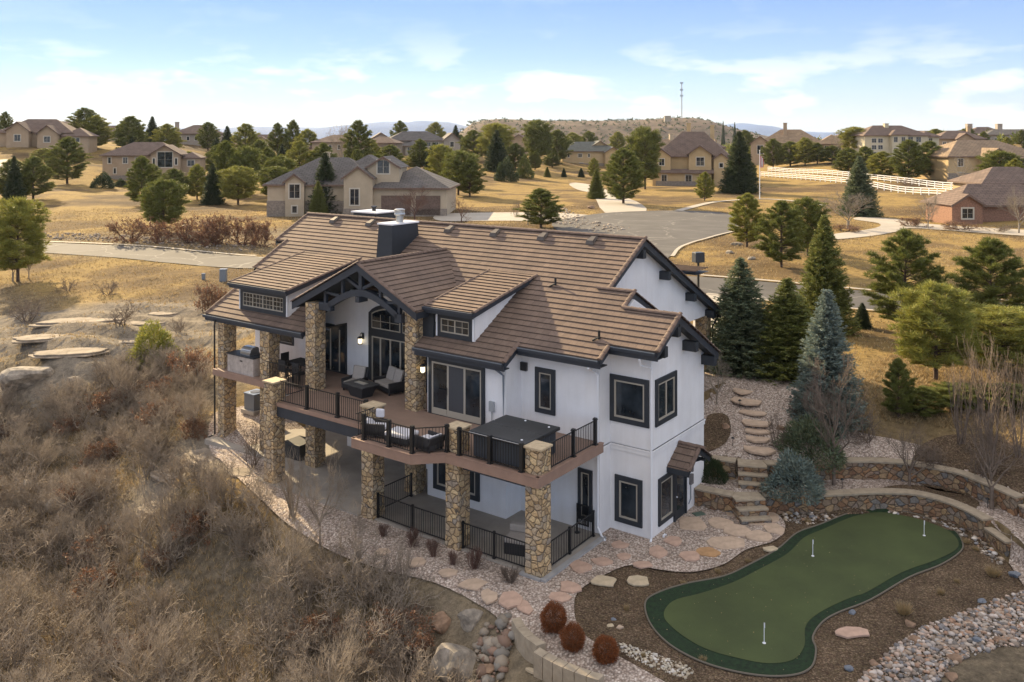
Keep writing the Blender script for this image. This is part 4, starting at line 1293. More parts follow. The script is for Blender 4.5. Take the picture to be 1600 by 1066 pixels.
def proto(key):
    """unlinked template of each kind, built when first wanted; (root, height, radius)"""
    if key in PROTO: return PROTO[key]
    kind, mat, seed = key
    root = bpy.data.objects.new('template', None)
    def crown(V, F, tint, mat_, name='crown'):
        o = mesh_np(name, V, F, mat_, root, col=tint); return o
    def trunk(segs, mat_=M['bark'], n=6, name='trunk'):
        V, F = segs_mesh(segs, n); return mesh_np(name, V, F, mat_, root)
    if kind == 'spruce' or kind == 'finespruce':
        h, r = (8, 2.3)
        P, D, L, W, rs = spruce_arrays(h, r, seed, 1.0 if kind == 'spruce' else 2.1)
        if kind == 'finespruce': L = L * .85; W = W * .75
        V, F = blades(P, D, L, W, rs); t = np.repeat(tint_for(len(P), rs), 3, 0)
        crown(V, F, t, M[mat]); trunk([[0, 0, -.3, 0, 0, 4, .16, .1], [0, 0, 4, 0, 0, 7.7, .1, .02]])
    elif kind in ('pine', 'finepine', 'roundpine'):
        h, r = (8, 2.6)
        args = dict(pine=dict(limbs=60, per=40, needle=.36, clump=.4), finepine=dict(limbs=92, per=80, needle=.24, clump=.3, low=.1, top=.5, jit=.6), roundpine=dict(limbs=80, per=46, low=.16, top=.75, needle=.34, clump=.4))[kind]
        P, D, L, W, rs, ls = pine_arrays(h, r, seed, **args)
        if kind == 'finepine': W = W * .7
        V, F = blades(P, D, L, W, rs); t = np.repeat(tint_for(len(P), rs), 3, 0)
        crown(V, F, t, M[mat]); trunk([[0, 0, -.3, .05, 0, 3, .17, .12], [.05, 0, 3, 0, 0, 7.4, .12, .02]] + ls)
    elif kind == 'bush':      # dense evergreen mound
        h, r = 2.0, 1.5; rs = np.random.RandomState(seed); n = 5200
        d = _norm(rs.normal(size=(n, 3))); d[:, 2] = np.abs(d[:, 2])
        lump = 1 + .14 * np.sin(d[:, 0] * 5 + seed) + .12 * np.sin(d[:, 1] * 7 + 2) + .1 * np.sin(d[:, 2] * 9)
        P = d * lump[:, None] * rs.uniform(.72, 1, (n, 1)) * np.array([r, r, h * .9])
        V, F = blades(P, d + rs.normal(size=d.shape) * .5, rs.uniform(.14, .3, n), rs.uniform(.05, .1, n), rs)
        crown(V, F, np.repeat(tint_for(n, rs), 3, 0), M[mat]); trunk([[0, 0, -.1, 0, 0, .8, .06, .04]])
    elif kind == 'globe':     # clipped globe of fine twigs
        h, r = 1.0, .5; rs = np.random.RandomState(seed); n = 9000
        d = _norm(rs.normal(size=(n, 3)))
        lump = 1 + .07 * np.sin(d[:, 0] * 6 + seed) + .06 * np.sin(d[:, 1] * 7 + 2 * seed) + .05 * np.sin(d[:, 2] * 9)
        P = d * lump[:, None] * rs.uniform(.72, 1.02, (n, 1)) * .47 + np.array([0, 0, .48])
        V, F = blades(P, d + rs.normal(size=d.shape) * .9, rs.uniform(.05, .13, n), rs.uniform(.01, .018, n), rs)
        S = []
        for i in range(60):
            dd = _norm(rs.normal(size=3)); dd[2] = abs(dd[2]); S.append([0, 0, 0, *(dd * .46 + [0, 0, .3]), .008, .004])
        crown(V, F, np.repeat(tint_for(n, rs, v=.5), 3, 0), M[mat]); trunk(S, M['twig'], 3, 'stem')
    elif kind in ('bare', 'baretall', 'scrub', 'redscrub', 'barefine', 'redshrub', 'upright'):
        rs = np.random.RandomState(seed); S = []
        if kind == 'bare':
            h, r = 6, 2.8
            S.append([0, 0, -.2, .02, 0, 1.2, .16, .13])
            for k in range(6):
                a = k * 1.05 + rs.uniform(-.3, .3); grow(rs, np.array([.02, 0, 1.0 + .1 * k]), _norm(np.array([math.cos(a), math.sin(a), 1.0])), 2.0, .07, 4, S, .5, (2, 3), .12, .7, .15, .007)
        elif kind == 'barefine':
            h, r = 7, 3
            S.append([0, 0, -.2, .02, 0, 1.6, .17, .14])
            for k in range(8):
                a = k * 2.4 + rs.uniform(-.3, .3); grow(rs, np.array([.02, 0, 1.3 + .22 * k]), _norm(np.array([math.cos(a), math.sin(a), 1.25])), 2.1, .07, 4, S, .42, (2, 4), .2, .7, .14, .006)
        elif kind == 'baretall':
            h, r = 9, 1.9
            for k in range(7):
                a = k * .9 + rs.uniform(-.3, .3); grow(rs, np.array([rs.uniform(-.3, .3), rs.uniform(-.3, .3), 0]), _norm(np.array([.28 * math.cos(a), .28 * math.sin(a), 1.0])), 3.6, .07, 3, S, .28, (2, 3), .5, .66, .07, .007)
        elif kind == 'upright':
            h, r = 1.2, .45
            for k in range(34):
                a = rs.uniform(0, 6.28); grow(rs, np.array([rs.uniform(-.1, .1), rs.uniform(-.1, .1), 0]), _norm(np.array([.4 * math.cos(a), .4 * math.sin(a), 1.0])), .6, .012, 2, S, .3, (2, 3), .4, .6, .1, .005)
        else:
            h, r = 2.4, 1.7
            for k in range(9):
                a = rs.uniform(0, 6.28); grow(rs, np.array([rs.uniform(-.3, .3), rs.uniform(-.3, .3), -.1]), _norm(np.array([.7 * math.cos(a), .7 * math.sin(a), .9])), 1.05, .045, 3, S, .55, (2, 3), .12, .7, .24, .0085)
        S = np.array(S); big = S[:, 6] > .03
        if kind in ('bare', 'barefine', 'baretall'):
            trunk(S[big], M[mat], 6); V, F = segs_mesh(S[~big], 3); mesh_np('crown', V, F, M[mat], root)
        else:
            V, F = segs_mesh(S, 3); mesh_np('stems', V, F, M[mat], root)
        if kind in ('redscrub', 'redshrub'):
            k = rs.choice(len(S), 2600); P = S[k, 3:6] + rs.normal(size=(2600, 3)) * .05
            V, F = blades(P, rs.normal(size=P.shape), rs.uniform(.07, .14, 2600), rs.uniform(.05, .09, 2600), rs)
            mesh_np('leaves', V, F, M['dryleaf'], root, col=np.repeat(tint_for(2600, rs, v=.45), 3, 0))
        zz = S[:, 5].max(); h = zz; r = np.percentile(np.hypot(S[:, 3], S[:, 4]), 97)
    elif kind == 'tuft':
        h, r = .6, .5; rs = np.random.RandomState(seed); n = 700
        a = rs.uniform(0, 6.28, n); rr = rs.uniform(0, .14, n); P = np.stack([rr * np.cos(a), rr * np.sin(a), 0 * a], 1)
        D = np.stack([np.cos(a) * rs.uniform(.1, .9, n), np.sin(a) * rs.uniform(.1, .9, n), np.ones(n)], 1)
        V, F = blades(P, D, rs.uniform(.3, .6, n), np.full(n, .014), rs)
        crown(V, F, np.repeat(tint_for(n, rs), 3, 0), M[mat], 'blades')
    PROTO[key] = (root, h, r)
    for c in root.children: COL.objects.unlink(c)
    return PROTO[key]


def plant(kind, mat, seed, x, y, z, hgt, rad_=None, name='tree', label='', cat='tree', group=None, rz=None):
    root, h, r = proto((kind, mat, seed))
    o = root.copy(); o.name = name; COL.objects.link(o)
    for c in root.children:
        d = c.copy(); COL.objects.link(d); d.parent = o
    s = hgt / h; sr = (rad_ / r) if rad_ else s
    o.location = (x, y, z); o.scale = (sr, sr, s); o.rotation_euler = (0, 0, rz if rz is not None else (abs(x * 7.3 + y * 3.1) % 6.28))
    return tag(o, label, cat, group)


def tree_px(kind, mat, seed, px, pb, pt, w, name, label, cat='tree', group=None, d=None, z=None):
    """a plant whose foot is seen (or hidden) at photo pixel (px,pb), top at pt, full width w pixels"""
    if d is None:
        x, y, zz = ground_at(px, pb)
    else:
        x, y = atd(px, d); zz = h1(x, y)
    if z is not None: zz = z
    top = CAM_H - (pt - 215.0) / FPX * y
    return plant(kind, mat, seed, x, y, zz - .03, max(.2, top - zz), w / 2.0 / FPX * y, name, label, cat, group)
# ------------------------------------------------------------------ garden, patio, putting green
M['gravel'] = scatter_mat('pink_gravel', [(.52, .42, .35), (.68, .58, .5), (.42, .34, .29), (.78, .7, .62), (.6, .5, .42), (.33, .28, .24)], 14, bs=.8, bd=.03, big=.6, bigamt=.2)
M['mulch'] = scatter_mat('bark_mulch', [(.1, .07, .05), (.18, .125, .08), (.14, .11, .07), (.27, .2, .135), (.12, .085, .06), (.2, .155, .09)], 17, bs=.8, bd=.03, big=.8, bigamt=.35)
M['flag'] = plain('sandstone_flag', (.5, .38, .28), .9, noise=3, amt=.18, bscale=14, bstr=.3)
M['flagpale'] = plain('pale_flagstone', (.5, .41, .28), .9, noise=3, amt=.18, bscale=14, bstr=.3)
M['flagorange'] = plain('orange_flagstone', (.42, .25, .12), .9, noise=3, amt=.2, bscale=14, bstr=.3)
M['flagpink'] = plain('pink_flagstone', (.48, .33, .25), .9, noise=3, amt=.18, bscale=14, bstr=.3)
def asphalt_mat():
    m, nt, b = newmat('asphalt'); co = coords(nt)
    n = N(nt, 'ShaderNodeTexNoise', {'Scale': .35, 'Detail': 8}); nt.links.new(co, n.inputs[0])
    c = ramp(nt, n.outputs['Fac'], [(.3, (.06, .056, .053)), (.7, (.09, .084, .08))])
    nw = N(nt, 'ShaderNodeTexNoise', {'Scale': .5, 'Detail': 4}); nt.links.new(co, nw.inputs[0])
    vm = N(nt, 'ShaderNodeVectorMath', operation='MULTIPLY_ADD'); nt.links.new(nw.outputs['Color'], vm.inputs[0]); vm.inputs[1].default_value = (2.5, 2.5, 0); nt.links.new(co, vm.inputs[2])
    e = N(nt, 'ShaderNodeTexVoronoi', {'Scale': .13}, feature='DISTANCE_TO_EDGE'); nt.links.new(vm.outputs[0], e.inputs['Vector'])
    k = N(nt, 'ShaderNodeMapRange', {'From Min': .006, 'From Max': .014}); nt.links.new(e.outputs['Distance'], k.inputs[0])
    mx = N(nt, 'ShaderNodeMixRGB'); nt.links.new(k.outputs[0], mx.inputs[0]); mx.inputs[1].default_value = (.16, .15, .135, 1); nt.links.new(c, mx.inputs[2])
    nt.links.new(mx.outputs[0], b.inputs['Base Color']); b.inputs['Roughness'].default_value = .9
    return m


M['asphalt'] = asphalt_mat()
M['drive'] = plain('driveway_concrete', (.4, .36, .3), .85, noise=.4, amt=.12)
M['turf'] = plain('putting_turf', (.055, .075, .022), .9, noise=.5, amt=.22, bscale=220, bstr=.4)
M['fringe'] = plain('fringe_turf', (.011, .032, .009), .95, noise=9, amt=.5, bscale=120, bstr=1.0)
M['edging'] = plain('green_edging', (.14, .12, .09), .8)
M['boulder'] = plain('lichen_boulder', (.27, .235, .19), .95, noise=2.6, amt=.55, bscale=6, bstr=1.0)
M['redrock'] = plain('brown_boulder', (.26, .17, .11), .95, noise=2.6, amt=.45, bscale=9, bstr=.8)
M['wallstone'] = stone_mat('wall_stone', [(.2, .12, .08), (.34, .2, .11), (.26, .2, .15), (.42, .29, .16), (.2, .2, .2), (.36, .23, .14)], 3.6, mw=.03)
M['wallcap'] = plain('wall_cap', (.35, .29, .21), .85, noise=4, amt=.18, bscale=20)


def pxp(L, z=0.0):
    return [at(a, b, z) for a, b in L]


# patio slab under the deck
m = MB(); m.prism([(-23.6, 1.7), (-23.6, -3.3), (-17.2, -3.3), (-17.2, -5.15), (-10.6, -5.15), (-10.6, -5.0), (-1.55, -5.0), (-1.55, -.85), (-1.8, -.85), (-1.8, 1.7)], -.5, .12)
slab = m.build('patio_slab', M['concrete']); slab.location = w3(0, 0, 0); slab.rotation_euler = (0, 0, HROT); tag(slab, kind='structure')
m = MB()
m.box(-1.62, -1.42, -5.15, -.95, -.3, .15); m.box(-2.5, -1.62, -5.22, -5.02, -.3, .15)
kerb = m.build('patio_kerb', M['kerb']); kerb.location = w3(0, 0, 0); kerb.rotation_euler = (0, 0, HROT); tag(kerb, kind='structure')

grav = smooth_poly(pxp([(325, 690), (400, 775), (500, 838), (590, 875), (680, 905), (760, 945), (800, 975), (840, 1010), (900, 1045), (960, 1075), (1060, 1085), (1000, 1045), (940, 1012), (905, 985), (897, 950), (906, 925), (945, 901), (985, 886),
                        (1030, 893), (1080, 897), (1130, 885), (1165, 862), (1213, 846), (1227, 822), (1205, 802), (1150, 792), (1100, 785), (1000, 775), (850, 760), (700, 740), (560, 700), (450, 665), (360, 650)]), 4)
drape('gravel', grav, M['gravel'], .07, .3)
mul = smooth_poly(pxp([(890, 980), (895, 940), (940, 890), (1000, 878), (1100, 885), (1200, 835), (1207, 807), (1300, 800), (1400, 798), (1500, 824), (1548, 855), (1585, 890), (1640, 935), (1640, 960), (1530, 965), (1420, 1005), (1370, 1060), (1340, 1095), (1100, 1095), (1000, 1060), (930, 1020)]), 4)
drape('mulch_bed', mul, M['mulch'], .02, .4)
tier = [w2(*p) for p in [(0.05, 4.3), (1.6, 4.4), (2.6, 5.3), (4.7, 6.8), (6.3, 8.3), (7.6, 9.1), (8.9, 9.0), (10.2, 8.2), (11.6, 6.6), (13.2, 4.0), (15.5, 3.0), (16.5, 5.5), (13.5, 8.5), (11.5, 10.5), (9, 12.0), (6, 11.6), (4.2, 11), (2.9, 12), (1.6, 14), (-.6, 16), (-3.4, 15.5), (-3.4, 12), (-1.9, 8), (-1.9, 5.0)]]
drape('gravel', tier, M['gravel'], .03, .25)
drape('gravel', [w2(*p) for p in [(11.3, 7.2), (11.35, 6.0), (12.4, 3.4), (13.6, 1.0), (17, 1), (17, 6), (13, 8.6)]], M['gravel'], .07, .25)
bed = smooth_poly(pxp([(1368, 772), (1387, 762), (1430, 760), (1478, 768), (1518, 779), (1530, 791), (1500, 803), (1440, 790), (1395, 776)], .75), 4)
drape('mulch_bed', bed, M['mulch'], .06, .3)
bed = smooth_poly(pxp([(1098, 680), (1110, 672), (1135, 675), (1142, 690), (1130, 702), (1100, 705)], 1.6), 4)
drape('mulch_bed', bed, M['mulch'], .06, .3)
bed = smooth_poly(pxp([(1430, 700), (1480, 690), (1560, 700), (1600, 730), (1600, 765), (1520, 735), (1450, 722)], 1.9), 4)
drape('mulch_bed', bed, M['mulch'], .06, .3)

# putting green
GREEN = pxp([(1008, 945), (1015, 975), (1040, 1005), (1080, 1030), (1130, 1048), (1190, 1059), (1240, 1058), (1268, 1045), (1275, 1018), (1270, 998), (1285, 975), (1310, 960), (1360, 940), (1420, 905), (1470, 885), (1500, 865), (1504, 850), (1490, 830),
             (1450, 812), (1420, 803), (1375, 797), (1330, 803), (1280, 822), (1245, 835), (1215, 860), (1170, 885), (1130, 903), (1070, 915), (1025, 930)])
GREEN = smooth_poly(GREEN, 5)
INNER = smooth_poly(pxp([(1037, 965), (1058, 990), (1100, 1016), (1150, 1031), (1200, 1040), (1240, 1034), (1257, 1012), (1258, 985), (1270, 968), (1300, 950), (1335, 935), (1355, 928), (1410, 897), (1462, 878), (1493, 862), (1497, 848),
                         (1482, 832), (1446, 817), (1415, 809), (1375, 803), (1335, 809), (1287, 829), (1256, 843), (1230, 868), (1185, 893), (1145, 913), (1095, 930), (1052, 942)]), 5)
g = empty('putting_green', (0, 0, 0), 0, 'kidney-shaped artificial putting green with a darker fringe beside the house', 'putting green')
o = drape('fringe', GREEN, M['fringe'], .055, .6, kind=None); o.parent = g
o = drape('putting_surface', INNER, M['turf'], .068, .6, kind=None); o.parent = g
m = MB(); m.tube([(p[0], p[1], .06) for p in GREEN + GREEN[:1]], .03, 6, cap=False); m.build('edging_strip', M['edging'], g)
rs0 = np.random.RandomState(3)


def flagpin(px, py, h, lab):
    x, y = at(px, py, .07)
    e = empty('golf_flag', (x, y, .07), 0, lab, 'golf flag', 'golf flags on the putting green')
    m = MB(); m.tube([(0, 0, 0), (0, 0, h)], .012, 6); m.build('pole', M['white'], e)
    m = MB(); m.box(.01, .028, -.004, .004, h - .16, h); m.build('flag', M['white'], e)
    m = MB(); m.lathe([(.055, 0), (.055, .012), (.03, .02)], 14); m.build('cup_rim', M['white'], e)


flagpin(1194, 1005, .62, 'white flag stick nearest the camera, on the front lobe of the putting green')
flagpin(1270, 869, .6, 'white flag stick in the middle of the putting green')
flagpin(1444, 837, .58, 'white flag stick at the far right lobe of the putting green')


# curved retaining walls
def wall_curve(P, x0, x1, zb, zt, label, n=26, th=.42):
    e = empty('retaining_wall', w3(0, 0, 0), HROT, label, 'retaining wall', 'curved stone garden walls')
    xs = np.linspace(x0, x1, n); ys = [float(wy(P, x)) for x in xs]
    pts = np.array(list(zip(xs, ys)))
    if n > 6:
        for _ in range(3): pts[1:-1] = (pts[:-2] + 2 * pts[1:-1] + pts[2:]) / 4
    tg = np.gradient(pts, axis=0); tg /= np.linalg.norm(tg, axis=1, keepdims=True); nr = np.stack([-tg[:, 1], tg[:, 0]], 1)
    def ringmesh(off0, off1, z0, z1, nm, mat, gap=0):
        m = MB()
        if gap:
            for i in range(len(pts) - 1):
                a, b = pts[i], pts[i + 1]; d = (b - a) * .012
                q = [a + d + nr[i] * off0, b - d + nr[i + 1] * off0, b - d + nr[i + 1] * off1, a + d + nr[i] * off1]
                m.prism([tuple(p) for p in q], z0, z1)
        else:
            V = []
            for i in range(len(pts)):
                for o_, z in ((off0, z0), (off1, z0), (off1, z1), (off0, z1)): V.append((*(pts[i] + nr[i] * o_), z))
            F = []
            for i in range(len(pts) - 1):
                for k in range(4): F.append((i * 4 + k, (i + 1) * 4 + k, (i + 1) * 4 + (k + 1) % 4, i * 4 + (k + 1) % 4))
            L = (len(pts) - 1) * 4; F += [(0, 1, 2, 3), (L + 3, L + 2, L + 1, L)]
            m.add(V, [f[::-1] for f in F])
        m.build(nm, mat, e)
    ringmesh(0, th, zb, zt - .07, 'wall_body', M['wallstone']); ringmesh(-.05, th + .05, zt - .07, zt, 'wall_cap', M['wallcap'], 1)


wall_curve(W1P, .03, 1.6, -.2, .82, 'short low stone retaining wall between the house corner and the lower garden steps', 5)
wall_curve(W1P, 2.62, 10.3, -.2, .82, 'long curved stone retaining wall behind the putting green', 30)
wall_curve(W1P, 10.35, 11.2, -.2, .55, 'short stepped-down end of the stone wall at the right of the putting green', 4)
wall_curve(W2P, .03, 1.05, .6, 1.58, 'short upper stone retaining wall beside the round dark bush by the house', 4)
wall_curve(W2P, 2.25, 11.3, .6, 1.58, 'long upper curved stone retaining wall behind the bare trees', 30)
wall_curve(W2P, 11.4, 14.0, .5, 1.35, 'right-hand end of the upper stone wall dropping out of the picture', 8)


def steps(cx, cy, dx, dy, w, z0, rise, n, run, label):
    e = empty('garden_steps', w3(0, 0, 0), HROT, label, 'steps', 'stone garden steps')
    l = math.hypot(dx, dy); dx, dy = dx / l, dy / l; nx, ny = dy, -dx
    for i in range(n):
        m = MB(); f0 = run * (n - i); f1 = -.5; z1 = z0 + rise * (i + 1)
        q = [(cx - dx * w / 2 + nx * f, cy - dy * w / 2 + ny * f) for f in (f0,)] + [(cx + dx * w / 2 + nx * f0, cy + dy * w / 2 + ny * f0), (cx + dx * w / 2 + nx * f1, cy + dy * w / 2 + ny * f1), (cx - dx * w / 2 + nx * f1, cy - dy * w / 2 + ny * f1)]
        m.prism(q, z0 + rise * i - .02, z1 - .06); m.build('riser', M['wallstone'], e)
        m = MB(); s = .03
        q = [(cx - dx * (w / 2) + nx * (f0 + s), cy - dy * (w / 2) + ny * (f0 + s)), (cx + dx * w / 2 + nx * (f0 + s), cy + dy * w / 2 + ny * (f0 + s)), (cx + dx * w / 2 + nx * f1, cy + dy * w / 2 + ny * f1), (cx - dx * w / 2 + nx * f1, cy - dy * w / 2 + ny * f1)]
        m.prism(q, z1 - .06, z1); m.build('tread', M['wallcap'], e)


steps(2.12, 4.42, .92, .85, 1.25, 0, .265, 3, .33, 'lower flight of three stone garden steps beside the house')
steps(1.68, 6.1, 1.15, .5, 1.2, .77, .26, 3, .33, 'upper flight of three stone garden steps leading to the flagstone path')


def stone_poly(x, y, z, a, b, rot, mat, name, lab, cat, grp, th=.045, seed=0, n=9):
    r = np.random.RandomState(seed); P = []
    for k in range(n):
        t = 2 * math.pi * k / n + r.uniform(-.25, .25); q = r.uniform(.78, 1.12)
        px_, py_ = a * q * math.cos(t), b * q * math.sin(t)
        P.append((px_ * math.cos(rot) - py_ * math.sin(rot), px_ * math.sin(rot) + py_ * math.cos(rot)))
    m = MB(); m.prism(P, -.03, th)
    o = m.build(name, mat, bevel=.012); o.location = (x, y, z); return tag(o, lab, cat, grp)


FLAGS = [((1126, 820, 17, 9), (1149, 805, 15, 6), (1175, 815, 23, 9), (1201, 811, 16, 8), (1150, 833, 18, 10), (1186, 841, 19, 8), (1209, 829, 13, 9), (1133, 851, 26, 10), 'tan sandstone flagstone in the rounded gravel patio between the house and the green', 'flagstones of the rounded gravel patio', 'flag', 0),
         ((1106, 866, 17, 8), 'orange sandstone flagstone at the lower edge of the rounded gravel patio', None, 'flagorange', 0),
         ((1082, 822, 21, 11), 'large brown flagstone right outside the garden door', None, 'flag', 0),
         ((1053, 849, 13, 7), (1027, 866, 13, 9), (1079, 873, 15, 7), (968, 855, 13, 6), (975, 873, 12, 5), (941, 881, 15, 7), (906, 889, 17, 9), (891, 922, 15, 9), (875, 937, 15, 8), (797, 940, 16, 12), (820, 950, 10, 11), (1004, 886, 13, 5),
          'sandstone stepping stone in the pink gravel round the house corner', 'stepping stones in the gravel round the house corner', 'flagpink', 0),
         ((739, 915, 19, 8), (764, 932, 12, 11), (700, 897, 14, 6), (598, 862, 11, 5), (650, 880, 13, 6), 'weathered stepping stone in the gravel strip below the patio', 'stepping stones below the patio', 'flag', 0),
         ((945, 911, 17, 8), 'left one of two pale flagstones lying in the dark mulch', None, 'flagpale', .01), ((998, 911, 15, 8), 'right one of two pale flagstones lying in the dark mulch', None, 'flagpale', .01),
         ((1331, 991, 25, 8), 'flat pinkish flagstone in the mulch between green and rock bed', None, 'flagpink', .01), ((1203, 861, 10, 4), 'thin whitish flagstone in the mulch beside the putting green edge', None, 'flagpale', .01),
         ((1172, 752, 18, 6), 'flagstone landing between the two flights of garden steps', None, 'flag', .8)]
ORD = ['nearest', 'second', 'third', 'fourth', 'fifth', 'sixth', 'seventh', 'eighth', 'ninth', 'tenth', 'eleventh', 'farthest']
ULAB = {(1126, 820): 'first tan flagstone in the back row of the rounded patio, by the door slab', (1149, 805): 'small tan flagstone farthest back in the rounded patio, under the wall', (1175, 815): 'widest tan flagstone in the back row of the rounded patio', (1201, 811): 'tan flagstone at the far right of the back row of the rounded patio',
        (1150, 833): 'tan flagstone in the very middle of the rounded patio', (1186, 841): 'tan flagstone at the lower right rim of the rounded patio', (1209, 829): 'small tan flagstone at the rightmost rim of the rounded patio', (1133, 851): 'longest tan flagstone at the front of the rounded patio',
        (1053, 849): 'stepping stone beside the white vent cap at the house corner', (1027, 866): 'stepping stone straight below the front house corner', (1079, 873): 'pale stepping stone left of the orange flagstone', (968, 855): 'small stepping stone in the nook left of the house corner', (975, 873): 'stepping stone midway between the house nook and the mulch',
        (941, 881): 'stepping stone just below the white downspout foot', (906, 889): 'wide stepping stone beside the patio kerb', (891, 922): 'upper of two stepping stones right of the patio corner', (875, 937): 'lower of two stepping stones right of the patio corner, above the globes', (797, 940): 'broad stepping stone below the patio corner', (820, 950): 'narrow upright stepping stone left of the front globe shrub', (1004, 886): 'stepping stone cut by the tip of the mulch edge',
        (739, 915): 'wide stepping stone below the widest red shrub', (764, 932): 'stepping stone left of the broad one below the patio corner', (700, 897): 'stepping stone below the smallest red shrub', (598, 862): 'small stepping stone left below the second column', (650, 880): 'stepping stone below the tall red shrub', (560, 842): 'stepping stone below the open patio edge', (480, 805): 'leftmost stepping stone of the gravel strip'}
_s = 0
for row in FLAGS:
    pts = [q for q in row if isinstance(q, tuple)]; lab, grp, mk, z = row[len(pts):]
    for (a, b, hw, hh) in pts:
        _s += 1; x, y = at(a, b, z); k = y / FPX
        stone_poly(x, y, h1(x, y) + .07, hw * k * 1.2, hh * k * y / (CAM_H - z) * 1.12, .15, M[mk], 'flagstone', ULAB.get((a, b), lab), 'flagstone', grp, .03 + .0035 * (_s % 7), _s)
for i, (a, b, hw, hh) in enumerate([(1161, 612, 13, 5), (1167, 627, 18, 6), (1177, 647, 15, 4), (1182, 661, 17, 5), (1183, 676, 16, 4), (1186, 690, 15, 4), (1184, 704, 19, 5)]):
    x, y, z = ground_at(a, b); k = y / FPX
    stone_poly(x, y, z + .02, hw * k * 1.4, hh * k * 4.2, -.3, M['flag'], 'path_slab', ['topmost', 'sixth', 'fifth', 'fourth, orange', 'third', 'second', 'lowest'][i] + ' slab of the stepped gravel path, counted up from the steps', 'path slab', 'slabs of the stepped gravel path', .045 + .004 * i, 70 + i, 9)


def boulder(x, y, z, a, b, c, mat, name, lab, cat, grp=None, seed=0, sub=3, ang=0):
    import bmesh
    r = np.random.RandomState(seed); bm = bmesh.new(); bmesh.ops.create_icosphere(bm, subdivisions=sub, radius=1)
    ph = r.uniform(0, 6, 6); pl = _norm(r.normal(size=(15, 3)))
    for v in bm.verts:
        p = np.array(v.co)
        for q in pl:
            d = p @ q
            if d > .66: p = p - q * (d - .66) * .9
        k = 1 + .1 * math.sin(p[0] * 3 + ph[0]) + .09 * math.sin(p[1] * 4 + ph[1]) + .07 * math.sin(p[2] * 5 + ph[2]) + .03 * math.sin(p[0] * 11 + ph[3]) * math.sin(p[1] * 12 + ph[4])
        v.co = (p[0] * k * a, p[1] * k * b, p[2] * k * c)
    me = bpy.data.meshes.new(name); bm.to_mesh(me); bm.free(); me.materials.append(mat)
    o = bpy.data.objects.new(name, me); COL.objects.link(o); o.location = (x, y, z); o.rotation_euler = (0, 0, ang)
    return tag(o, lab, cat, grp)


def boulder_px(px, py, hw, hh, mat, lab, seed, name='boulder', grp=None, dep=1.0):
    x, y, z = ground_at(px, py + hh * .7); k = y / FPX
    return boulder(x, y + hw * k * .3, z + hh * k * .25, hw * k, hw * k * dep * .9, hh * k * 1.0, mat, name, lab, 'boulder', grp, seed, ang=.2 * (seed % 5))


BO = [(710, 1035, 44, 38, 'boulder', 'big grey lichen-covered boulder at the bottom of the slope below the patio'), (688, 972, 22, 17, 'redrock', 'reddish boulder above the big lichen boulder'), (738, 966, 25, 18, 'boulder', 'mossy grey boulder right behind the big lichen boulder'),
      (764, 1015, 14, 12, 'boulder', 'small pale boulder at the right of the big lichen boulder'), (762, 1046, 17, 12, 'redrock', 'brown oval boulder low at the right of the big lichen boulder'), (790, 1005, 12, 11, 'redrock', 'small upright brown boulder near the stone edging'), (655, 1008, 14, 18, 'redrock', 'narrow brown boulder at the left of the big lichen boulder'),
      (45, 583, 44, 24, 'boulder', 'huge rounded grey boulder at the left edge below the rock ledges'), (40, 765, 26, 22, 'boulder', 'pale weathered boulder among the brush at the far left'), (88, 790, 20, 16, 'boulder', 'low weathered boulder right of the pale one in the brush'), (115, 595, 14, 10, 'boulder', 'small grey boulder at the foot of the huge rounded boulder'),
      (1135, 666, 9, 6, 'redrock', 'brown boulder on gravel left of the stepped path'), (1222, 670, 9, 6, 'redrock', 'brown boulder on gravel right of the stepped path'), (1140, 393, 8, 5, 'boulder', 'pale boulder lying in the golden grass by the cul-de-sac'), (1152, 380, 10, 5, 'boulder', 'flat whitish boulder under the small pine by the cul-de-sac'), (1175, 403, 8, 4, 'boulder', 'low pale boulder behind the tips of the blue spruce'),
      (924, 323, 8, 5, 'redrock', 'dark brown boulder in the island bed of the cul-de-sac')]
for i, (a, b, c, d, mk, lab) in enumerate(BO): boulder_px(a, b, c, d, M[mk], lab, 11 + i)
# wide flat sandstone ledges in the slope left of the house: stacked layers
def ledge(px, py, hw, hh, lab, seed, n=4, grp='sandstone ledges left of the house', ang=.25):
    x, y, z = ground_at(px, py); k = y / FPX; r = np.random.RandomState(seed)
    e = empty('rock_ledge', (x, y, z), ang, lab, 'rock ledge', grp); zz = -.12; a, b_ = hw * k * 1.1, hh * k * 3.2
    n = min(n, 2)
    for i in range(n):
        th = r.uniform(.1, .17); P = []
        for j in range(22):
            t = 2 * math.pi * j / 22; q = r.uniform(.82, 1.1) * (1 - .1 * i)
            P.append((a * q * math.cos(t) + r.uniform(-.1, .1) * a * i * .4, b_ * q * math.sin(t) + b_ * .16 * i))
        m = MB(); m.prism(P, zz, zz + th); o = m.build('rock_layer', M['ledge'], e, bevel=.05); zz += th - .01
    return e


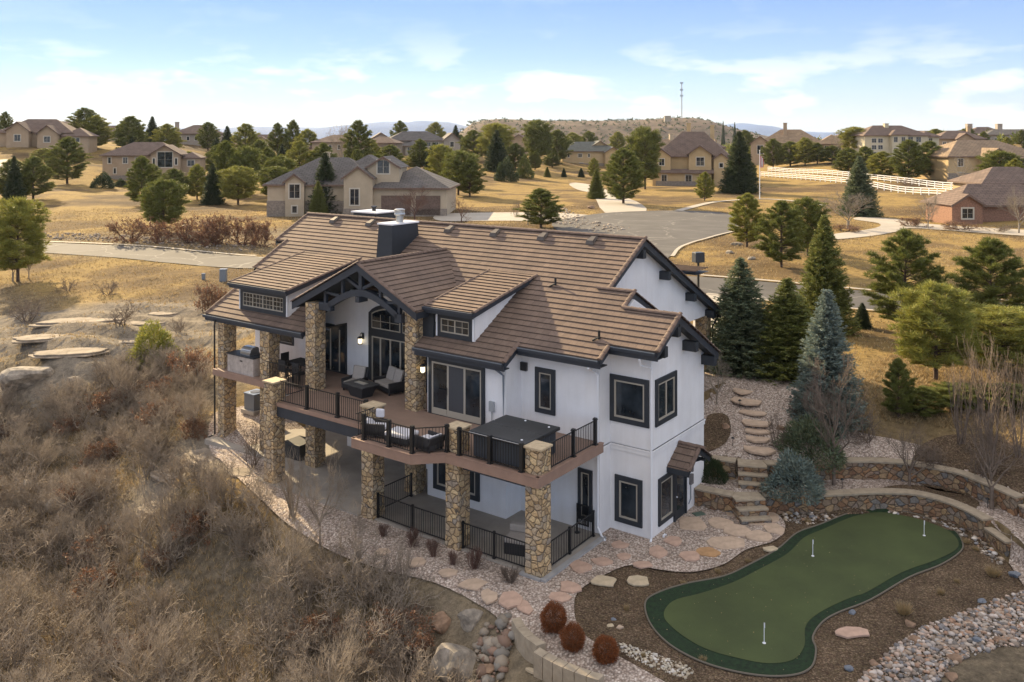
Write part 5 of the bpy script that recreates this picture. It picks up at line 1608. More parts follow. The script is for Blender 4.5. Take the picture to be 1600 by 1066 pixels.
M['ledge'] = plain('sandstone_ledge', (.25, .205, .155), .95, noise=1.1, amt=.45, bscale=5, bstr=.9)
for i, (a, b, c, d) in enumerate([(130, 503, 66, 8), (205, 535, 70, 9), (110, 552, 55, 8), (228, 508, 34, 6), (255, 492, 26, 5), (60, 530, 40, 7)]):
    ledge(a, b, c, d, ['longest bare sandstone ledge below the dry field', 'broad sandstone ledge above the huge boulder', 'low sandstone ledge left above the huge boulder', 'short sandstone ledge near the yellowish bush', 'small pale sandstone slab at the top of the ledges', 'sandstone ledge at the left edge above the huge boulder'][i], 60 + i)
for i, (a, b, c, d, l) in enumerate([(325, 716, 42, 9, 'smooth rock shelf below the far left stone column'), (268, 742, 34, 8, 'rock shelf sloping down towards the brush'), (372, 742, 26, 6, 'cracked rock shelf in front of the stone columns'), (240, 800, 34, 8, 'rock shelf half buried in the brush below the columns')]):
    ledge(a, b, c, d, l, 80 + i, 2, 'rock shelves in front of the stone columns', -.6)


# heaps of small stones: one mesh, each stone its own shape
def stone_heap(name, poly, n, smin, smax, cols, lab=None, seed=1, sink=.35):
    import bmesh
    r = np.random.RandomState(seed)
    poly = np.array(poly); x0, y0 = poly.min(0); x1, y1 = poly.max(0)
    bm = bmesh.new(); bmesh.ops.create_icosphere(bm, subdivisions=1, radius=1); bm.verts.ensure_lookup_table()
    BV = np.array([v.co[:] for v in bm.verts]); BF = np.array([[v.index for v in f.verts] for f in bm.faces]); bm.free()
    def inside(p):
        c = False; j = len(poly) - 1
        for i in range(len(poly)):
            if (poly[i][1] > p[1]) != (poly[j][1] > p[1]) and p[0] < (poly[j][0] - poly[i][0]) * (p[1] - poly[i][1]) / (poly[j][1] - poly[i][1]) + poly[i][0]: c = not c
            j = i
        return c
    P = []
    while len(P) < n:
        p = (r.uniform(x0, x1), r.uniform(y0, y1))
        if inside(p): P.append(p)
    P = np.array(P); zz = hz(P[:, 0], P[:, 1]); VV = []; FF = []; CC = []
    for i in range(n):
        s = smin + (smax - smin) * r.rand() ** 3.2; sc = s * np.array([r.uniform(.65, 1.45), r.uniform(.6, 1.15), r.uniform(.4, .8)])
        v = BV * (1 + r.uniform(-.16, .16, (len(BV), 1))) * sc; a = r.uniform(0, 6.28)
        v = np.stack([v[:, 0] * math.cos(a) - v[:, 1] * math.sin(a), v[:, 0] * math.sin(a) + v[:, 1] * math.cos(a), v[:, 2]], 1)
        VV.append(v + [P[i, 0], P[i, 1], zz[i] + s * sink + r.uniform(0, smin)]); FF.append(BF + i * len(BV))
        c = cols[r.randint(len(cols))]; k = r.uniform(.75, 1.2); CC.append(np.tile([c[0] * k, c[1] * k, c[2] * k, 1], (len(BV), 1)))
    m_, nt, b = newmat(name + '_rock')
    a_ = N(nt, 'ShaderNodeAttribute', attribute_name='tint'); nt.links.new(a_.outputs['Color'], b.inputs['Base Color']); b.inputs['Roughness'].default_value = .85
    o = mesh_np(name, np.concatenate(VV), np.concatenate(FF), m_, col=np.concatenate(CC), smooth=False)
    return tag(o, lab, kind='stuff')


RC = [(.5, .44, .37), (.33, .28, .23), (.62, .56, .48), (.25, .25, .26), (.45, .35, .25), (.4, .26, .17), (.5, .47, .43), (.26, .21, .16), (.2, .17, .14)]
RC2 = [(.42, .36, .3), (.3, .24, .19), (.55, .48, .42), (.22, .21, .21), (.4, .3, .22), (.38, .24, .16), (.46, .42, .38), (.24, .19, .15), (.17, .15, .13), (.5, .38, .3)]
riv = pxp([(1335, 1070), (1365, 1040), (1395, 1010), (1440, 978), (1500, 958), (1560, 935), (1650, 905), (1700, 1000), (1560, 1010), (1500, 1030), (1440, 1090), (1330, 1095)], .05)
stone_heap('river_rocks', riv, 5600, .02, .11, RC2, 'dry creek bed of mixed river rocks', 2)
stone_heap('wall_foot_rocks', pxp([(1205, 806), (1260, 800), (1340, 797), (1400, 797), (1460, 808), (1520, 830), (1570, 880), (1555, 885), (1500, 835), (1450, 815), (1375, 800), (1330, 806), (1270, 822), (1235, 818)]), 420, .03, .13, RC, 'loose rocks at the foot of the curved wall', 3)
stone_heap('pale_rocks', pxp([(965, 1004), (1000, 1015), (1060, 1035), (1085, 1050), (1070, 1062), (1010, 1040), (962, 1015)]), 420, .02, .07, [(.55, .5, .4), (.45, .38, .28), (.6, .56, .5)], 'strip of pale rocks below the mulch', 4)
stone_heap('slope_rocks', pxp([(745, 985), (790, 975), (805, 1000), (790, 1030), (770, 1066), (735, 1066), (745, 1020)], -.5), 170, .05, .26, [(.3, .25, .19), (.22, .2, .17), (.26, .17, .12)], 'heap of rounded rocks on the slope', 6)
stone_heap('rubble', pxp([(850, 330), (870, 328), (905, 340), (940, 352), (985, 360), (960, 368), (900, 360), (860, 350)], 3.4), 420, .08, .3, [(.4, .32, .24), (.3, .24, .18), (.5, .42, .33)], 'rubble bank beside the cul-de-sac', 7)
stone_heap('roadside_rubble', [at(a, b, 2.7) for a, b in [(60, 372), (150, 376), (260, 383), (400, 392), (400, 382), (260, 372), (150, 366), (60, 364)]], 900, .06, .22, [(.3, .25, .2), (.22, .18, .15), (.36, .3, .24)], 'rubble strip along the street', 8)
BR = [(1530, 1003, 11, 8, 'bluerock', 'dark blue-grey boulder in the river rocks'), (1495, 1030, 13, 8, 'redrock', 'brown boulder at the right of the river rocks'), (1430, 1000, 12, 7, 'redrock', 'tan oval boulder in the middle of the river rocks'), (1424, 978, 10, 7, 'redrock', 'brown boulder at the upper edge of the river rocks'),
      (1365, 1038, 9, 6, 'redrock', 'reddish boulder at the lower left edge of the river rocks'), (1328, 1045, 9, 7, 'bluerock', 'blue-grey boulder in the mulch by the lower lobe of the green'), (1333, 957, 7, 6, 'bluerock', 'small blue-grey rock touching the fringe of the green'), (1587, 897, 10, 9, 'bluerock', 'blue-grey rock at the right edge of the photo'), (1488, 1060, 12, 7, 'redrock', 'brown boulder at the bottom right'),
      (1535, 940, 8, 5, 'bluerock', 'flat blue-grey rock at the right side of the mulch'), (1560, 1000, 9, 6, 'redrock', 'ochre boulder beside the dark blue-grey one')]
M['bluerock'] = plain('bluegrey_rock', (.17, .19, .22), .9, noise=3, amt=.3, bscale=12, bstr=.6)
for i, (a, b, c, d, mk, lab) in enumerate(BR): boulder_px(a, b, c, d, M[mk], lab, 111 + i)
for i, (a, b, c, mk, lab) in enumerate([(955, 979, 6, 'flagpale', 'round white stone in the mulch beside the rust globes'), (968, 981, 6, 'flag', 'tan stone right of the white stone in the mulch'), (958, 968, 5, 'bluerock', 'grey stone behind the white stone in the mulch')]):
    boulder_px(a, b, c, c * .8, M[mk], lab, 140 + i, 'garden_stone')
# curved stone edging at the bottom
for a, b, c, d, lab in ((806, 968, 846, 1010, 'upper stretch of pale block edging beside the gravel'), (838, 1018, 940, 1062, 'lower stretch of pale block edging running out of the picture')):
    e = empty('block_edging', (0, 0, 0), 0, lab, 'edging', 'pale block edging')
    P0 = np.array(at(a, b, .1)); P1 = np.array(at(c, d, .1)); n = 3 if a < 830 else 6; nv = np.array([-(P1 - P0)[1], (P1 - P0)[0]]); nv /= np.linalg.norm(nv)
    for i in range(n):
        p, q = P0 + (P1 - P0) * (i / n + .004), P0 + (P1 - P0) * ((i + 1) / n - .004); bow = lambda t: nv * -.12 * math.sin(t * math.pi)
        p = p + bow(i / n); q = q + bow((i + 1) / n)
        m = MB(); m.prism([tuple(p - nv * .16), tuple(q - nv * .16), tuple(q + nv * .16), tuple(p + nv * .16)], -.7, .16); m.build('block', M['wallcap'], e, bevel=.01)
tag(stone_poly(*at(831, 1054, -.6), h1(*at(831, 1054, -.6)) + .05, .22, .1, -.6, M['flagpale'], 'stone_offcut', '', 'stone', None, .05, 5), 'thin white slab of stone lying on the slope below the edging', 'stone')

# ---- planting close to the house
SH = [(865, 988, 940, 42, 'front rust-brown clipped globe shrub nearest the stepping stones'), (895, 1018, 973, 38, 'middle one of the three rust-brown globe shrubs'), (946, 1036, 993, 42, 'twiggiest rust-brown globe shrub, nearest the pale rocks')]
for i, (a, b, c, w, lab) in enumerate(SH): tree_px('globe', 'rust', 1 + i, a, b, c, w, 'globe_shrub', lab, 'shrub', 'rust-brown globe shrubs')
for i, (a, b, c, w, lab) in enumerate([(599, 842, 818, 22, 'small dark red bare shrub nearest the second stone column'), (644, 858, 824, 26, 'tall dark red bare shrub, second along the patio'), (677, 874, 840, 24, 'dark red bare shrub in front of the third stone column'), (707, 886, 860, 20, 'smallest dark red bare shrub along the patio'), (741, 892, 855, 32, 'widest dark red bare shrub, nearest the corner column')]):
    tree_px('upright', 'twigred', 1 + i % 3, a, b, c, w, 'shrub', lab, 'shrub', 'dark red shrubs along the patio')
tree_px('upright', 'twig', 5, 797, 915, 885, 34, 'shrub', 'thin grey bare shrub by the corner of the patio', 'shrub')
tree_px('bush', 'blue', 2, 1240, 772, 713, 86, 'dwarf_spruce', 'round dwarf blue spruce between the two curved walls', 'shrub')
tree_px('bush', 'bluedk', 3, 1268, 718, 655, 92, 'juniper', 'spreading blue-green juniper behind the upper wall', 'shrub')
tree_px('bush', 'dark', 4, 1113, 752, 713, 40, 'boxwood', 'round dark green bush on the lower terrace at the house corner', 'shrub')
tree_px('finepine', 'needle', 3, 1404, 655, 562, 50, 'young_pine', 'dark slim young pine in front of the golden slope', 'tree')
for i, (a, b, c, w, lab) in enumerate([(1250, 873 - 40, 800, 14, ''), ]): pass
for i, (a, b, c, w, lab) in enumerate([(1412, 960, 936, 44, 'large dry grass clump in the mulch right of the green'), (1552, 902, 880, 40, 'large dry grass clump near the right edge'), (1495, 912, 900, 16, 'small straw-coloured tuft in the middle of the right mulch bed'), (1470, 930, 915, 20, 'straw tuft above the large dry grass clump'),
                                       (1262, 818, 806, 18, 'dry tuft at the foot of the curved wall'), (1122, 897, 884, 18, 'tan tuft in the mulch left of the green, nearer the camera'), (1168, 881, 868, 14, 'tan tuft in the mulch left of the green, farther back'), (1068, 914, 904, 18, 'pale tuft beside the fringe tip of the green'),
                                       (1098, 1036, 1022, 22, 'dry tuft below the green edging'), (979, 955, 940, 16, 'pale tuft in the middle of the left mulch bed'), (1510, 850, 838, 22, 'dry tuft between the wall end and the green'), (1525, 862, 850, 18, 'brown tuft right of the wall end'), (1005, 1030, 1015, 14, 'tuft beside the strip of pale rocks')]):
    tree_px('tuft', 'straw', 1 + i % 3, a, b, c, w, 'grass_tuft', lab, 'grass tuft', 'dry grass tufts round the green')
# ------------------------------------------------------------------ furniture and fittings
M['wicker'] = plain('dark_wicker', (.025, .025, .028), .7, noise=40, amt=.5)
M['cushion'] = plain('grey_cushion', (.36, .33, .3), .95, noise=8, amt=.08)
M['cushionlt'] = plain('pale_cushion', (.62, .62, .66), .95, noise=8, amt=.06)
M['tubcover'] = plain('black_vinyl_cover', (.028, .03, .032), .55, noise=1.2, amt=.25, bscale=3, bstr=.15)
M['tubside'] = plain('slate_cabinet', (.055, .065, .08), .6)
M['steel'] = plain('stainless_steel', (.5, .5, .5), .28, .9)


def hroot(name, x, y, z, rz, label, cat, group=None):
    return empty(name, w3(x, y, z), HROT + rz, label, cat, group)


# hot tub
t = hroot('hot_tub', -3.62, -3.9, ZD, 0, 'square hot tub with a black lid on the corner of the deck', 'hot tub')
m = MB(); m.box(-1.15, 1.15, -1.05, 1.05, .02, .84); m.build('cabinet', M['tubside'], t, bevel=.06)
m = MB()
for x in np.arange(-1.09, 1.1, .115):
    m.box(x - .04, x + .04, -1.065, -1.05, .1, .8)
for y in np.arange(-.93, .95, .115): m.box(1.15, 1.165, y - .04, y + .04, .1, .8)
m.build('cabinet_slats', M['tubside'], t)
m = MB(); m.box(-1.27, 1.27, -1.15, -.01, .86, .99); m.box(-1.27, 1.27, .01, 1.15, .86, .99); m.build('lid', M['tubcover'], t, bevel=.03)
m = MB(); m.tube([(-1.25, -1.19, .93), (1.1, -1.19, .93)], .02, 8); m.tube([(-1.15, 1.1, .6), (-1.2, .3, 1.0)], .018, 6); m.build('lid_lifter', M['steel'], t)
for x, y in ((.95, .85), (.95, -.9), (-.2, .95)):
    m = MB(); m.lathe([(.045, 0), (.04, .02)], 12, (x, y, .99)); m.build('snap', M['white'], t)


def armchair(x, y, rz, lab, grp, w=.72, seats=1, cush='cushion', low=False):
    e = hroot('lounge_chair' if seats == 1 else 'loveseat', x, y, ZD, rz, lab, 'chair' if seats == 1 else 'loveseat', grp)
    W = w * seats; hb = .62 if low else .98
    m = MB(); m.box(-W / 2 - .1, W / 2 + .1, -.4, .42, .1, .3); m.box(-W / 2 - .1, -W / 2, -.42, .42, .12, .56); m.box(W / 2, W / 2 + .1, -.42, .42, .12, .56)
    m.add([(-W / 2 - .1, .3, .2), (W / 2 + .1, .3, .2), (W / 2 + .1, .38, .2), (-W / 2 - .1, .38, .2), (-W / 2 - .1, .5, hb), (W / 2 + .1, .5, hb), (W / 2 + .1, .57, hb - .02), (-W / 2 - .1, .57, hb - .02)],
          [(3, 2, 1, 0), (4, 5, 6, 7), (0, 1, 5, 4), (1, 2, 6, 5), (2, 3, 7, 6), (3, 0, 4, 7)])
    m.build('frame', M['wicker'], e, bevel=.02)
    for k in range(seats):
        c = -W / 2 + w * (k + .5)
        m = MB(); m.box(c - w / 2 + .01, c + w / 2 - .01, -.4, .3, .3, .44); m.build('seat_cushion', M[cush], e, bevel=.035)
        m = MB(); h2 = hb + .03
        m.add([(c - w / 2 + .02, .18, .44), (c + w / 2 - .02, .18, .44), (c + w / 2 - .02, .31, .44), (c - w / 2 + .02, .31, .44), (c - w / 2 + .02, .37, h2), (c + w / 2 - .02, .37, h2), (c + w / 2 - .02, .49, h2), (c - w / 2 + .02, .49, h2)],
              [(3, 2, 1, 0), (4, 5, 6, 7), (0, 1, 5, 4), (1, 2, 6, 5), (2, 3, 7, 6), (3, 0, 4, 7)])
        m.build('back_cushion', M[cush], e, bevel=.035)
    for sx in (-1, 1):
        for y0 in (-.36, .36):
            m = MB(); m.cbox(sx * W / 2, y0, 0, .06, .06, .12); m.build('leg', M['black'], e)
    return e


armchair(-14.75, -1.35, .12, 'high-backed wicker armchair with grey cushions left of the fire table', None)
armchair(-13.25, -.62, -.28, 'two-seat wicker loveseat with grey cushions by the patio doors', None, .66, 2)
f = hroot('fire_table', -13.75, -1.9, ZD, -.12, 'dark rectangular fire table with tapered sides on the covered deck', 'fire table')
m = MB(); m.frustum((-.42, .42, -.3, .3), (-.62, .62, -.42, .42), .0, .52); m.build('base', M['wicker'], f)
m = MB(); m.box(-.72, .72, -.5, .5, .52, .58); m.build('table_top', plain('slate_top', (.05, .05, .052), .6, noise=5, amt=.4), f, bevel=.01)
m = MB(); m.box(-.35, .35, -.14, .14, .58, .6); m.build('burner_tray', M['steel'], f)
armchair(-9.3, -5.35, 2.0, 'low wicker chair with a white pillow behind the left end of the bulging railing', None, .6, 1, 'cushionlt', True)
armchair(-6.6, -5.35, -2.0 + .3, 'low wicker chair with pale cushions right of the ottoman behind the railing', None, .6, 1, 'cushionlt', True)
e = hroot('pillow', -9.45, -5.05, ZD + .62, .4, 'small white pillow on the low wicker chair by the railing', 'pillow'); m = MB(); m.box(-.18, .18, -.07, .07, 0, .34); m.build('pillow_cover', M['cushionlt'], e, bevel=.06)
e = hroot('ottoman', -7.95, -5.4, ZD, .1, 'round-cornered wicker ottoman with a pale cushion behind the bulging railing', 'ottoman')
m = MB(); m.box(-.55, .55, -.4, .4, .06, .3); m.build('frame', M['wicker'], e, bevel=.06)
m = MB(); m.box(-.56, .56, -.41, .41, .3, .46); m.build('cushion', M['cushionlt'], e, bevel=.06)
# built-in grill
e = hroot('grill_island', -21.3, -2.45, ZD, 0, 'stone-clad grill island with a dark counter at the far end of the deck', 'grill island')
m = MB(); m.box(-1.1, .95, -.35, .45, 0, .88); m.build('cabinet', plain('island_stucco', (.42, .37, .33), .9, noise=4, amt=.25), e)
m = MB(); m.box(-1.15, 1.0, -.4, .5, .88, .93); m.build('counter_top', M['trim'], e)
m = MB(); m.box(-.1, .1, -.36, -.35, .62, .68); m.build('vent', M['black'], e)
e = hroot('barbecue_grill', -21.2, -2.35, ZD + .93, 0, 'stainless steel barbecue set into the grill island', 'grill')
m = MB(); m.box(-.38, .38, -.3, .3, 0, .12); m.build('firebox', M['steel'], e)
m = MB(); m.extx([(-.28, .12), (-.26, .26), (-.1, .38), (.2, .38), (.28, .3), (.28, .12)], -.38, .38); m.build('hood', M['steel'], e, bevel=.02)
m = MB(); m.tube([(-.3, -.33, .22), (.3, -.33, .22)], .014, 8); m.build('handle', M['steel'], e)
# dining set, mostly in shade
e = hroot('dining_table', -18.2, -1.3, ZD, 0, 'dark dining table in the shade behind the tall stone column', 'table')
m = MB(); m.box(-1.0, 1.0, -.5, .5, .7, .75); m.build('table_top', M['wicker'], e)
for sx in (-.9, .9):
    for sy in (-.42, .42): m = MB(); m.cbox(sx, sy, 0, .06, .06, .7); m.build('leg', M['black'], e)
for i, (dx, dy, rz, lab) in enumerate([(-.5, -.85, math.pi, 'dark dining chair nearest the railing, left of its pair'), (.5, -.85, math.pi, 'dark dining chair nearest the railing, right of its pair'), (-1.35, 0, -math.pi / 2 + math.pi, 'dark dining chair at the far left end of the dining table'), (-.5, .85, 0, 'dark dining chair between the table and the wall')]):
    c = hroot('dining_chair', -18.2 + dx, -1.3 + dy, ZD, rz, lab, 'chair', 'dark dining chairs')
    m = MB(); m.box(-.25, .25, -.25, .25, .42, .47); m.build('seat', M['wicker'], c)
    m = MB(); m.box(-.25, .25, .22, .27, .47, 1.0); m.build('backrest', M['wicker'], c)
    for sx in (-.22, .22):
        for sy in (-.22, .22): m = MB(); m.cbox(sx, sy, 0, .04, .04, .42); m.build('leg', M['black'], c)
# lower patio
e = hroot('storage_bench', -17.75, -2.1, .12, .05, 'black covered box standing on the lower patio behind the columns', 'box')
m = MB(); m.box(-.55, .55, -.5, .5, 0, .7); m.build('box_body', M['tubcover'], e, bevel=.05)
m = MB(); m.box(-.6, .6, -.55, .55, .7, .76); m.build('lid', M['tubcover'], e, bevel=.02)
e = hroot('patio_sofa', -3.35, -3.75, .12, .3, 'pale covered sofa on the lower patio half hidden by the corner column', 'sofa')
m = MB(); m.box(-.6, .6, -.45, .45, 0, .42); m.build('base', M['wicker'], e, bevel=.03)
m = MB(); m.box(-.62, .62, -.47, .47, .42, .58); m.box(-.62, .62, .2, .5, .58, .85); m.build('cover', M['cushion'], e, bevel=.05)
e = hroot('garden_heater', -2.55, -1.25, .12, 0, 'slim black post standing by the wall of the lower patio', 'post'); m = MB(); m.lathe([(.12, 0), (.12, .03), (.03, .05), (.03, .8)], 12); m.build('pole', M['black'], e)
e = hroot('wall_grille', -2.5, -.9, .3, 0, 'black framed grille leaning on the wall of the lower patio', 'grille'); m = MB(); T = orient('front', 0); ring(m, T, -.28, .28, .0, .8, .05, 0, .04); m.build('frame', M['black'], e)
m = MB()
for k in np.arange(-.2, .21, .06): m.box(k - .01, k + .01, -.03, -.01, .05, .75)
m.build('bars', M['black'], e)
# air conditioner below the porch
x, y, z = ground_at(399, 642)
e = empty('air_conditioner', (x, y, z), HROT, 'grey outdoor air conditioner on a small pad below the far end of the deck', 'air conditioner')
s_ = y * 12.5 / FPX / .8
m = MB(); m.box(-.42, .42, -.42, .42, .1, .95); m.build('casing', plain('ac_grey', (.14, .16, .18), .5), e)
m = MB(); m.box(-.45, .45, -.45, .45, .95, 1.0); m.build('top_cover', M['gutter'], e)
m = MB(); m.lathe([(.28, 0), (.28, .02)], 20, (0, 0, 1.0)); m.build('fan_grille', M['black'], e)
m = MB(); m.box(-.55, .55, -.55, .55, -.1, .1); m.build('pad', M['concrete'], e)
# garden bits
e = empty('garden_light', (*at(890, 833, 0), .03), 0, '', 'light')
bpy.data.objects.remove(e)
for px_, py_, lab in ((1037, 842, 'small white vent cap at the foot of the house wall'),):
    x, y = at(px_, py_, 0); e = empty('vent_cap', (x, y, .03), 0, lab, 'vent cap'); m = MB(); m.tube([(0, 0, 0), (0, 0, .1), (.06, 0, .15), (.1, 0, .12)], .045, 8); m.build('pipe', M['white'], e)
x, y = at(1092, 806, 0); e = empty('valve_box', (x, y, .03), .4, 'green irrigation valve box lid in the gravel by the garden door', 'box'); m = MB(); m.box(-.24, .24, -.16, .16, 0, .07); m.build('lid', plain('valve_green', (.08, .12, .09), .7), e, bevel=.02)
for i, (px_, py_, zz, lab) in enumerate([(1156, 640, None, 'black path light left of the stepped path'), (1316, 764, .75, 'black spot light on the lower terrace near the bare tree'), (1543, 795, .75, 'black spot light on the terrace at the right'), (1145, 700, None, 'thin black path light by the upper wall'), (1130, 745, None, 'thin black path light on the lower terrace')]):
    x, y, z = ground_at(px_, py_); e = empty('path_light', (x, y, z + .02), 0, lab, 'garden light', 'black garden lights')
    m = MB(); m.tube([(0, 0, 0), (0, 0, .35)], .012, 6); m.build('stake', M['black'], e); m = MB(); m.lathe([(.02, .33), (.09, .36), (.03, .42)], 12); m.build('lamp_head', M['black'], e)
# ------------------------------------------------------------------ scrub on the slope (nobody could count it)
def merged_plants(name, kinds, spots, mat, lab, sc=(1, 1), leafmat=None):
    VV = []; FF = []; off = 0; rs = np.random.RandomState(9); LV = []; LF = []; lo = 0; LC = []
    for i, (x, y, z, s) in enumerate(spots):
        root, h, r = proto(kinds[i % len(kinds)])
        for c in root.children:
            me = c.data; n = len(me.vertices)
            v = np.empty(n * 3, np.float32); me.vertices.foreach_get('co', v); v = v.reshape(-1, 3)
            k = 3 if c.name.startswith('leaves') else 4
            f = np.empty(len(me.loops), np.int32); me.loops.foreach_get('vertex_index', f); f = f.reshape(-1, k)
            a = rs.uniform(0, 6.28); q = np.stack([v[:, 0] * math.cos(a) - v[:, 1] * math.sin(a), v[:, 0] * math.sin(a) + v[:, 1] * math.cos(a), v[:, 2] * rs.uniform(.8, 1.15)], 1) * s + [x, y, z]
            if k == 4: VV.append(q); FF.append(f + off); off += n
            else: LV.append(q); LF.append(f + lo); lo += n; cc = np.empty(n * 4, np.float32); me.color_attributes['tint'].data.foreach_get('color', cc); LC.append(cc.reshape(-1, 4))
    o = mesh_np(name, np.concatenate(VV), np.concatenate(FF), mat)
    tag(o, lab, kind='stuff')
    if LV:
        o2 = mesh_np('dry_leaves', np.concatenate(LV), np.concatenate(LF), leafmat, col=np.concatenate(LC)); tag(o2, 'dry orange leaves clinging to the scrub', kind='stuff')
    return o


def brush_spots(n, seed, gap=1.0):
    rs = np.random.RandomState(seed); X = rs.uniform(-46, 3, n * 30); Y = rs.uniform(16, 72, n * 30)
    u = 800 + FPX * X / Y; z = hz(X, Y); v = 215 + FPX * (CAM_H - z) / Y
    xl = (X - O2[0]) * EX[0] + (Y - O2[1]) * EX[1]; yl = (X - O2[0]) * EY[0] + (Y - O2[1]) * EY[1]
    edge = np.interp(u, [0, 100, 200, 300, 340, 420, 500, 600, 680, 740, 800, 860, 1100], [610, 620, 575, 575, 750, 842, 895, 945, 975, 1020, 1100, 1140, 1500])
    ok = (u > -60) & (v < 1190) & (v > edge) & (xl > -44)
    rockpatch = ((u - 320) / 70) ** 2 + ((v - 715) / 32) ** 2 < 1
    rp2 = ((u - 735) / 95) ** 2 + ((v - 1015) / 78) ** 2 < 1
    rp3 = ((u - 45) / 60) ** 2 + ((v - 590) / 40) ** 2 < 1
    pad = (xl > -25) & (yl > -6.3)
    ok &= ~((((u - 250) / 70) ** 2 + ((v - 790) / 30) ** 2 < 1) | ((wavy(X * 1.3, Y, 8.5) + .4 * wavy(Y, X, 3.1) < -.22) & (gap > .5)))
    ok &= ~rockpatch & ~rp2 & ~rp3 & ~pad
    X, Y, z = X[ok], Y[ok], z[ok]; out = []; grid = {}
    for x, y, zz in zip(X, Y, z):
        k = (int(x / gap), int(y / gap)); 
        if grid.get(k, 0): continue
        grid[k] = 1; out.append((x, y, zz))
        if len(out) >= n: break
    return out, rs


M['thicket'] = plain('pale_scrub_twig', (.285, .235, .18), .95, noise=.7, amt=.45)
_sp, _rs = brush_spots(460, 4, 1.25)
KG = [('scrub', 'twig', s) for s in (1, 2, 3, 4, 5)]
merged_plants('scrub_oak_thicket', KG, [(x, y, z - .05, _rs.uniform(.5, 1.05)) for x, y, z in _sp], M['thicket'], 'dense grey bare scrub oak covering the slope')
_sp3, _rs = brush_spots(75, 15, 3.0)
M['palebranch'] = plain('pale_branch', (.34, .285, .22), .95, noise=1.5, amt=.45)
merged_plants('tall_oak_scrub', [('bare', 'twig', 2), ('barefine', 'twig', 2), ('bare', 'twig', 4)], [(x, y, z - .15, _rs.uniform(.26, .46)) for x, y, z in _sp3 if 800 + FPX * x / y < 560 or 215 + FPX * (CAM_H - z) / y < 930], M['palebranch'], 'taller pale-branched oak scrub rising out of the thicket')
_sp2, _rs = brush_spots(20, 8, 4.2)
merged_plants('leafy_scrub', [('redscrub', 'twig', 6), ('redscrub', 'twig', 7)], [(x, y, z - .05, _rs.uniform(.5, .85)) for x, y, z in _sp2], M['twig'], 'scrub oak holding dry orange leaves', leafmat=M['dryleaf'])
# brown bushy grass between
def grass_stuff(name, n, spots_fn, mat, lab, lmin=.12, lmax=.35, w=.02, seed=3, per=14):
    rs = np.random.RandomState(seed); X, Y, Z = spots_fn(n, rs)
    n = len(X); P = np.repeat(np.stack([X, Y, Z], 1), per, 0) + rs.normal(size=(n * per, 3)) * [.07, .07, 0]
    D = rs.normal(size=(n * per, 3)) * .55; D[:, 2] = 1
    V, F = blades(P, D, rs.uniform(lmin, lmax, n * per), np.full(n * per, w), rs)
    o = mesh_np(name, V, F, mat, col=np.repeat(tint_for(n * per, rs, v=.45, warm=.1), 3, 0)); return tag(o, lab, kind='stuff')


def near_slope(n, rs):
    s, r = brush_spots(n, 21, .28); a = np.array(s); return a[:, 0], a[:, 1], a[:, 2]


grass_stuff('slope_grass', 9000, near_slope, M['straw'], 'dry grass under the scrub', seed=5, lmin=.15, lmax=.42, w=.022, per=9)


def right_lawn(n, rs):
    u = rs.uniform(1230, 1640, n); v = rs.uniform(520, 700, n); x = []; 
    X = rs.uniform(10, 45, n * 4); Y = rs.uniform(36, 62, n * 4); xl = (X - O2[0]) * EX[0] + (Y - O2[1]) * EX[1]; yl = (X - O2[0]) * EY[0] + (Y - O2[1]) * EY[1]
    ok = (yl > wy(W2P, xl) + 3.5) & (xl > 3.5); X, Y = X[ok], Y[ok]; return X, Y, hz(X, Y)


grass_stuff('lawn_grass', 5500, right_lawn, M['straw'], 'dry lawn grass behind the garden walls', seed=6, lmin=.1, lmax=.24, w=.03, per=10)
# ------------------------------------------------------------------ streets and drives
def gp(L):
    return [ground_at(a, b)[:2] for a, b in L]


def sheet(name, L, mat, dz=.05, st=2.5, n=4):
    return drape(name, smooth_poly(gp(L), n), mat, dz, st)


top = [(-150, 377), (75, 380), (200, 385), (400, 402), (600, 413), (880, 420), (1100, 434), (1250, 447), (1400, 461), (1700, 482)]
bot = [(1700, 522), (1400, 488), (1250, 475), (1100, 459), (880, 450), (600, 445), (400, 421), (200, 405), (75, 396), (-150, 392)]
drape('street', [tuple(p) for p in gp(top + bot)], M['asphalt'], .06, 2.0)
sheet('cul_de_sac', [(862, 350), (900, 340), (960, 333), (1050, 330), (1125, 333), (1152, 345), (1148, 362), (1100, 374), (1062, 386), (1050, 400), (1010, 425), (930, 430), (900, 400), (880, 370)], M['asphalt'], .085, 2.0)
def strip(name, L, w, mat, dz):
    P = smooth_poly(gp(L), 5, closed=False); P = np.array(P); t = np.gradient(P, axis=0); t /= np.linalg.norm(t, axis=1, keepdims=True); n = np.stack([-t[:, 1], t[:, 0]], 1)
    drape(name, [tuple(p) for p in list(P + n * w / 2) + list((P - n * w / 2)[::-1])], mat, dz, 2.0)
strip('kerb', [(1095, 432), (1250, 445), (1400, 459), (1650, 476)], .45, M['drive'], .13)
strip('kerb', [(1105, 461), (1250, 477), (1400, 490)], .4, M['drive'], .12)
strip('kerb', [(-100, 379), (75, 379), (200, 384), (400, 401)], .45, M['drive'], .12)
strip('kerb', [(1050, 402), (1066, 386), (1104, 374), (1150, 362)], .4, M['drive'], .13)
sheet('driveway', [(690, 335), (800, 333), (885, 334), (935, 340), (905, 347), (800, 346), (690, 346)], M['drive'], .07)
sheet('driveway', [(945, 333), (1010, 331), (985, 312), (935, 292), (900, 286), (890, 290), (925, 305)], M['drive'], .07)
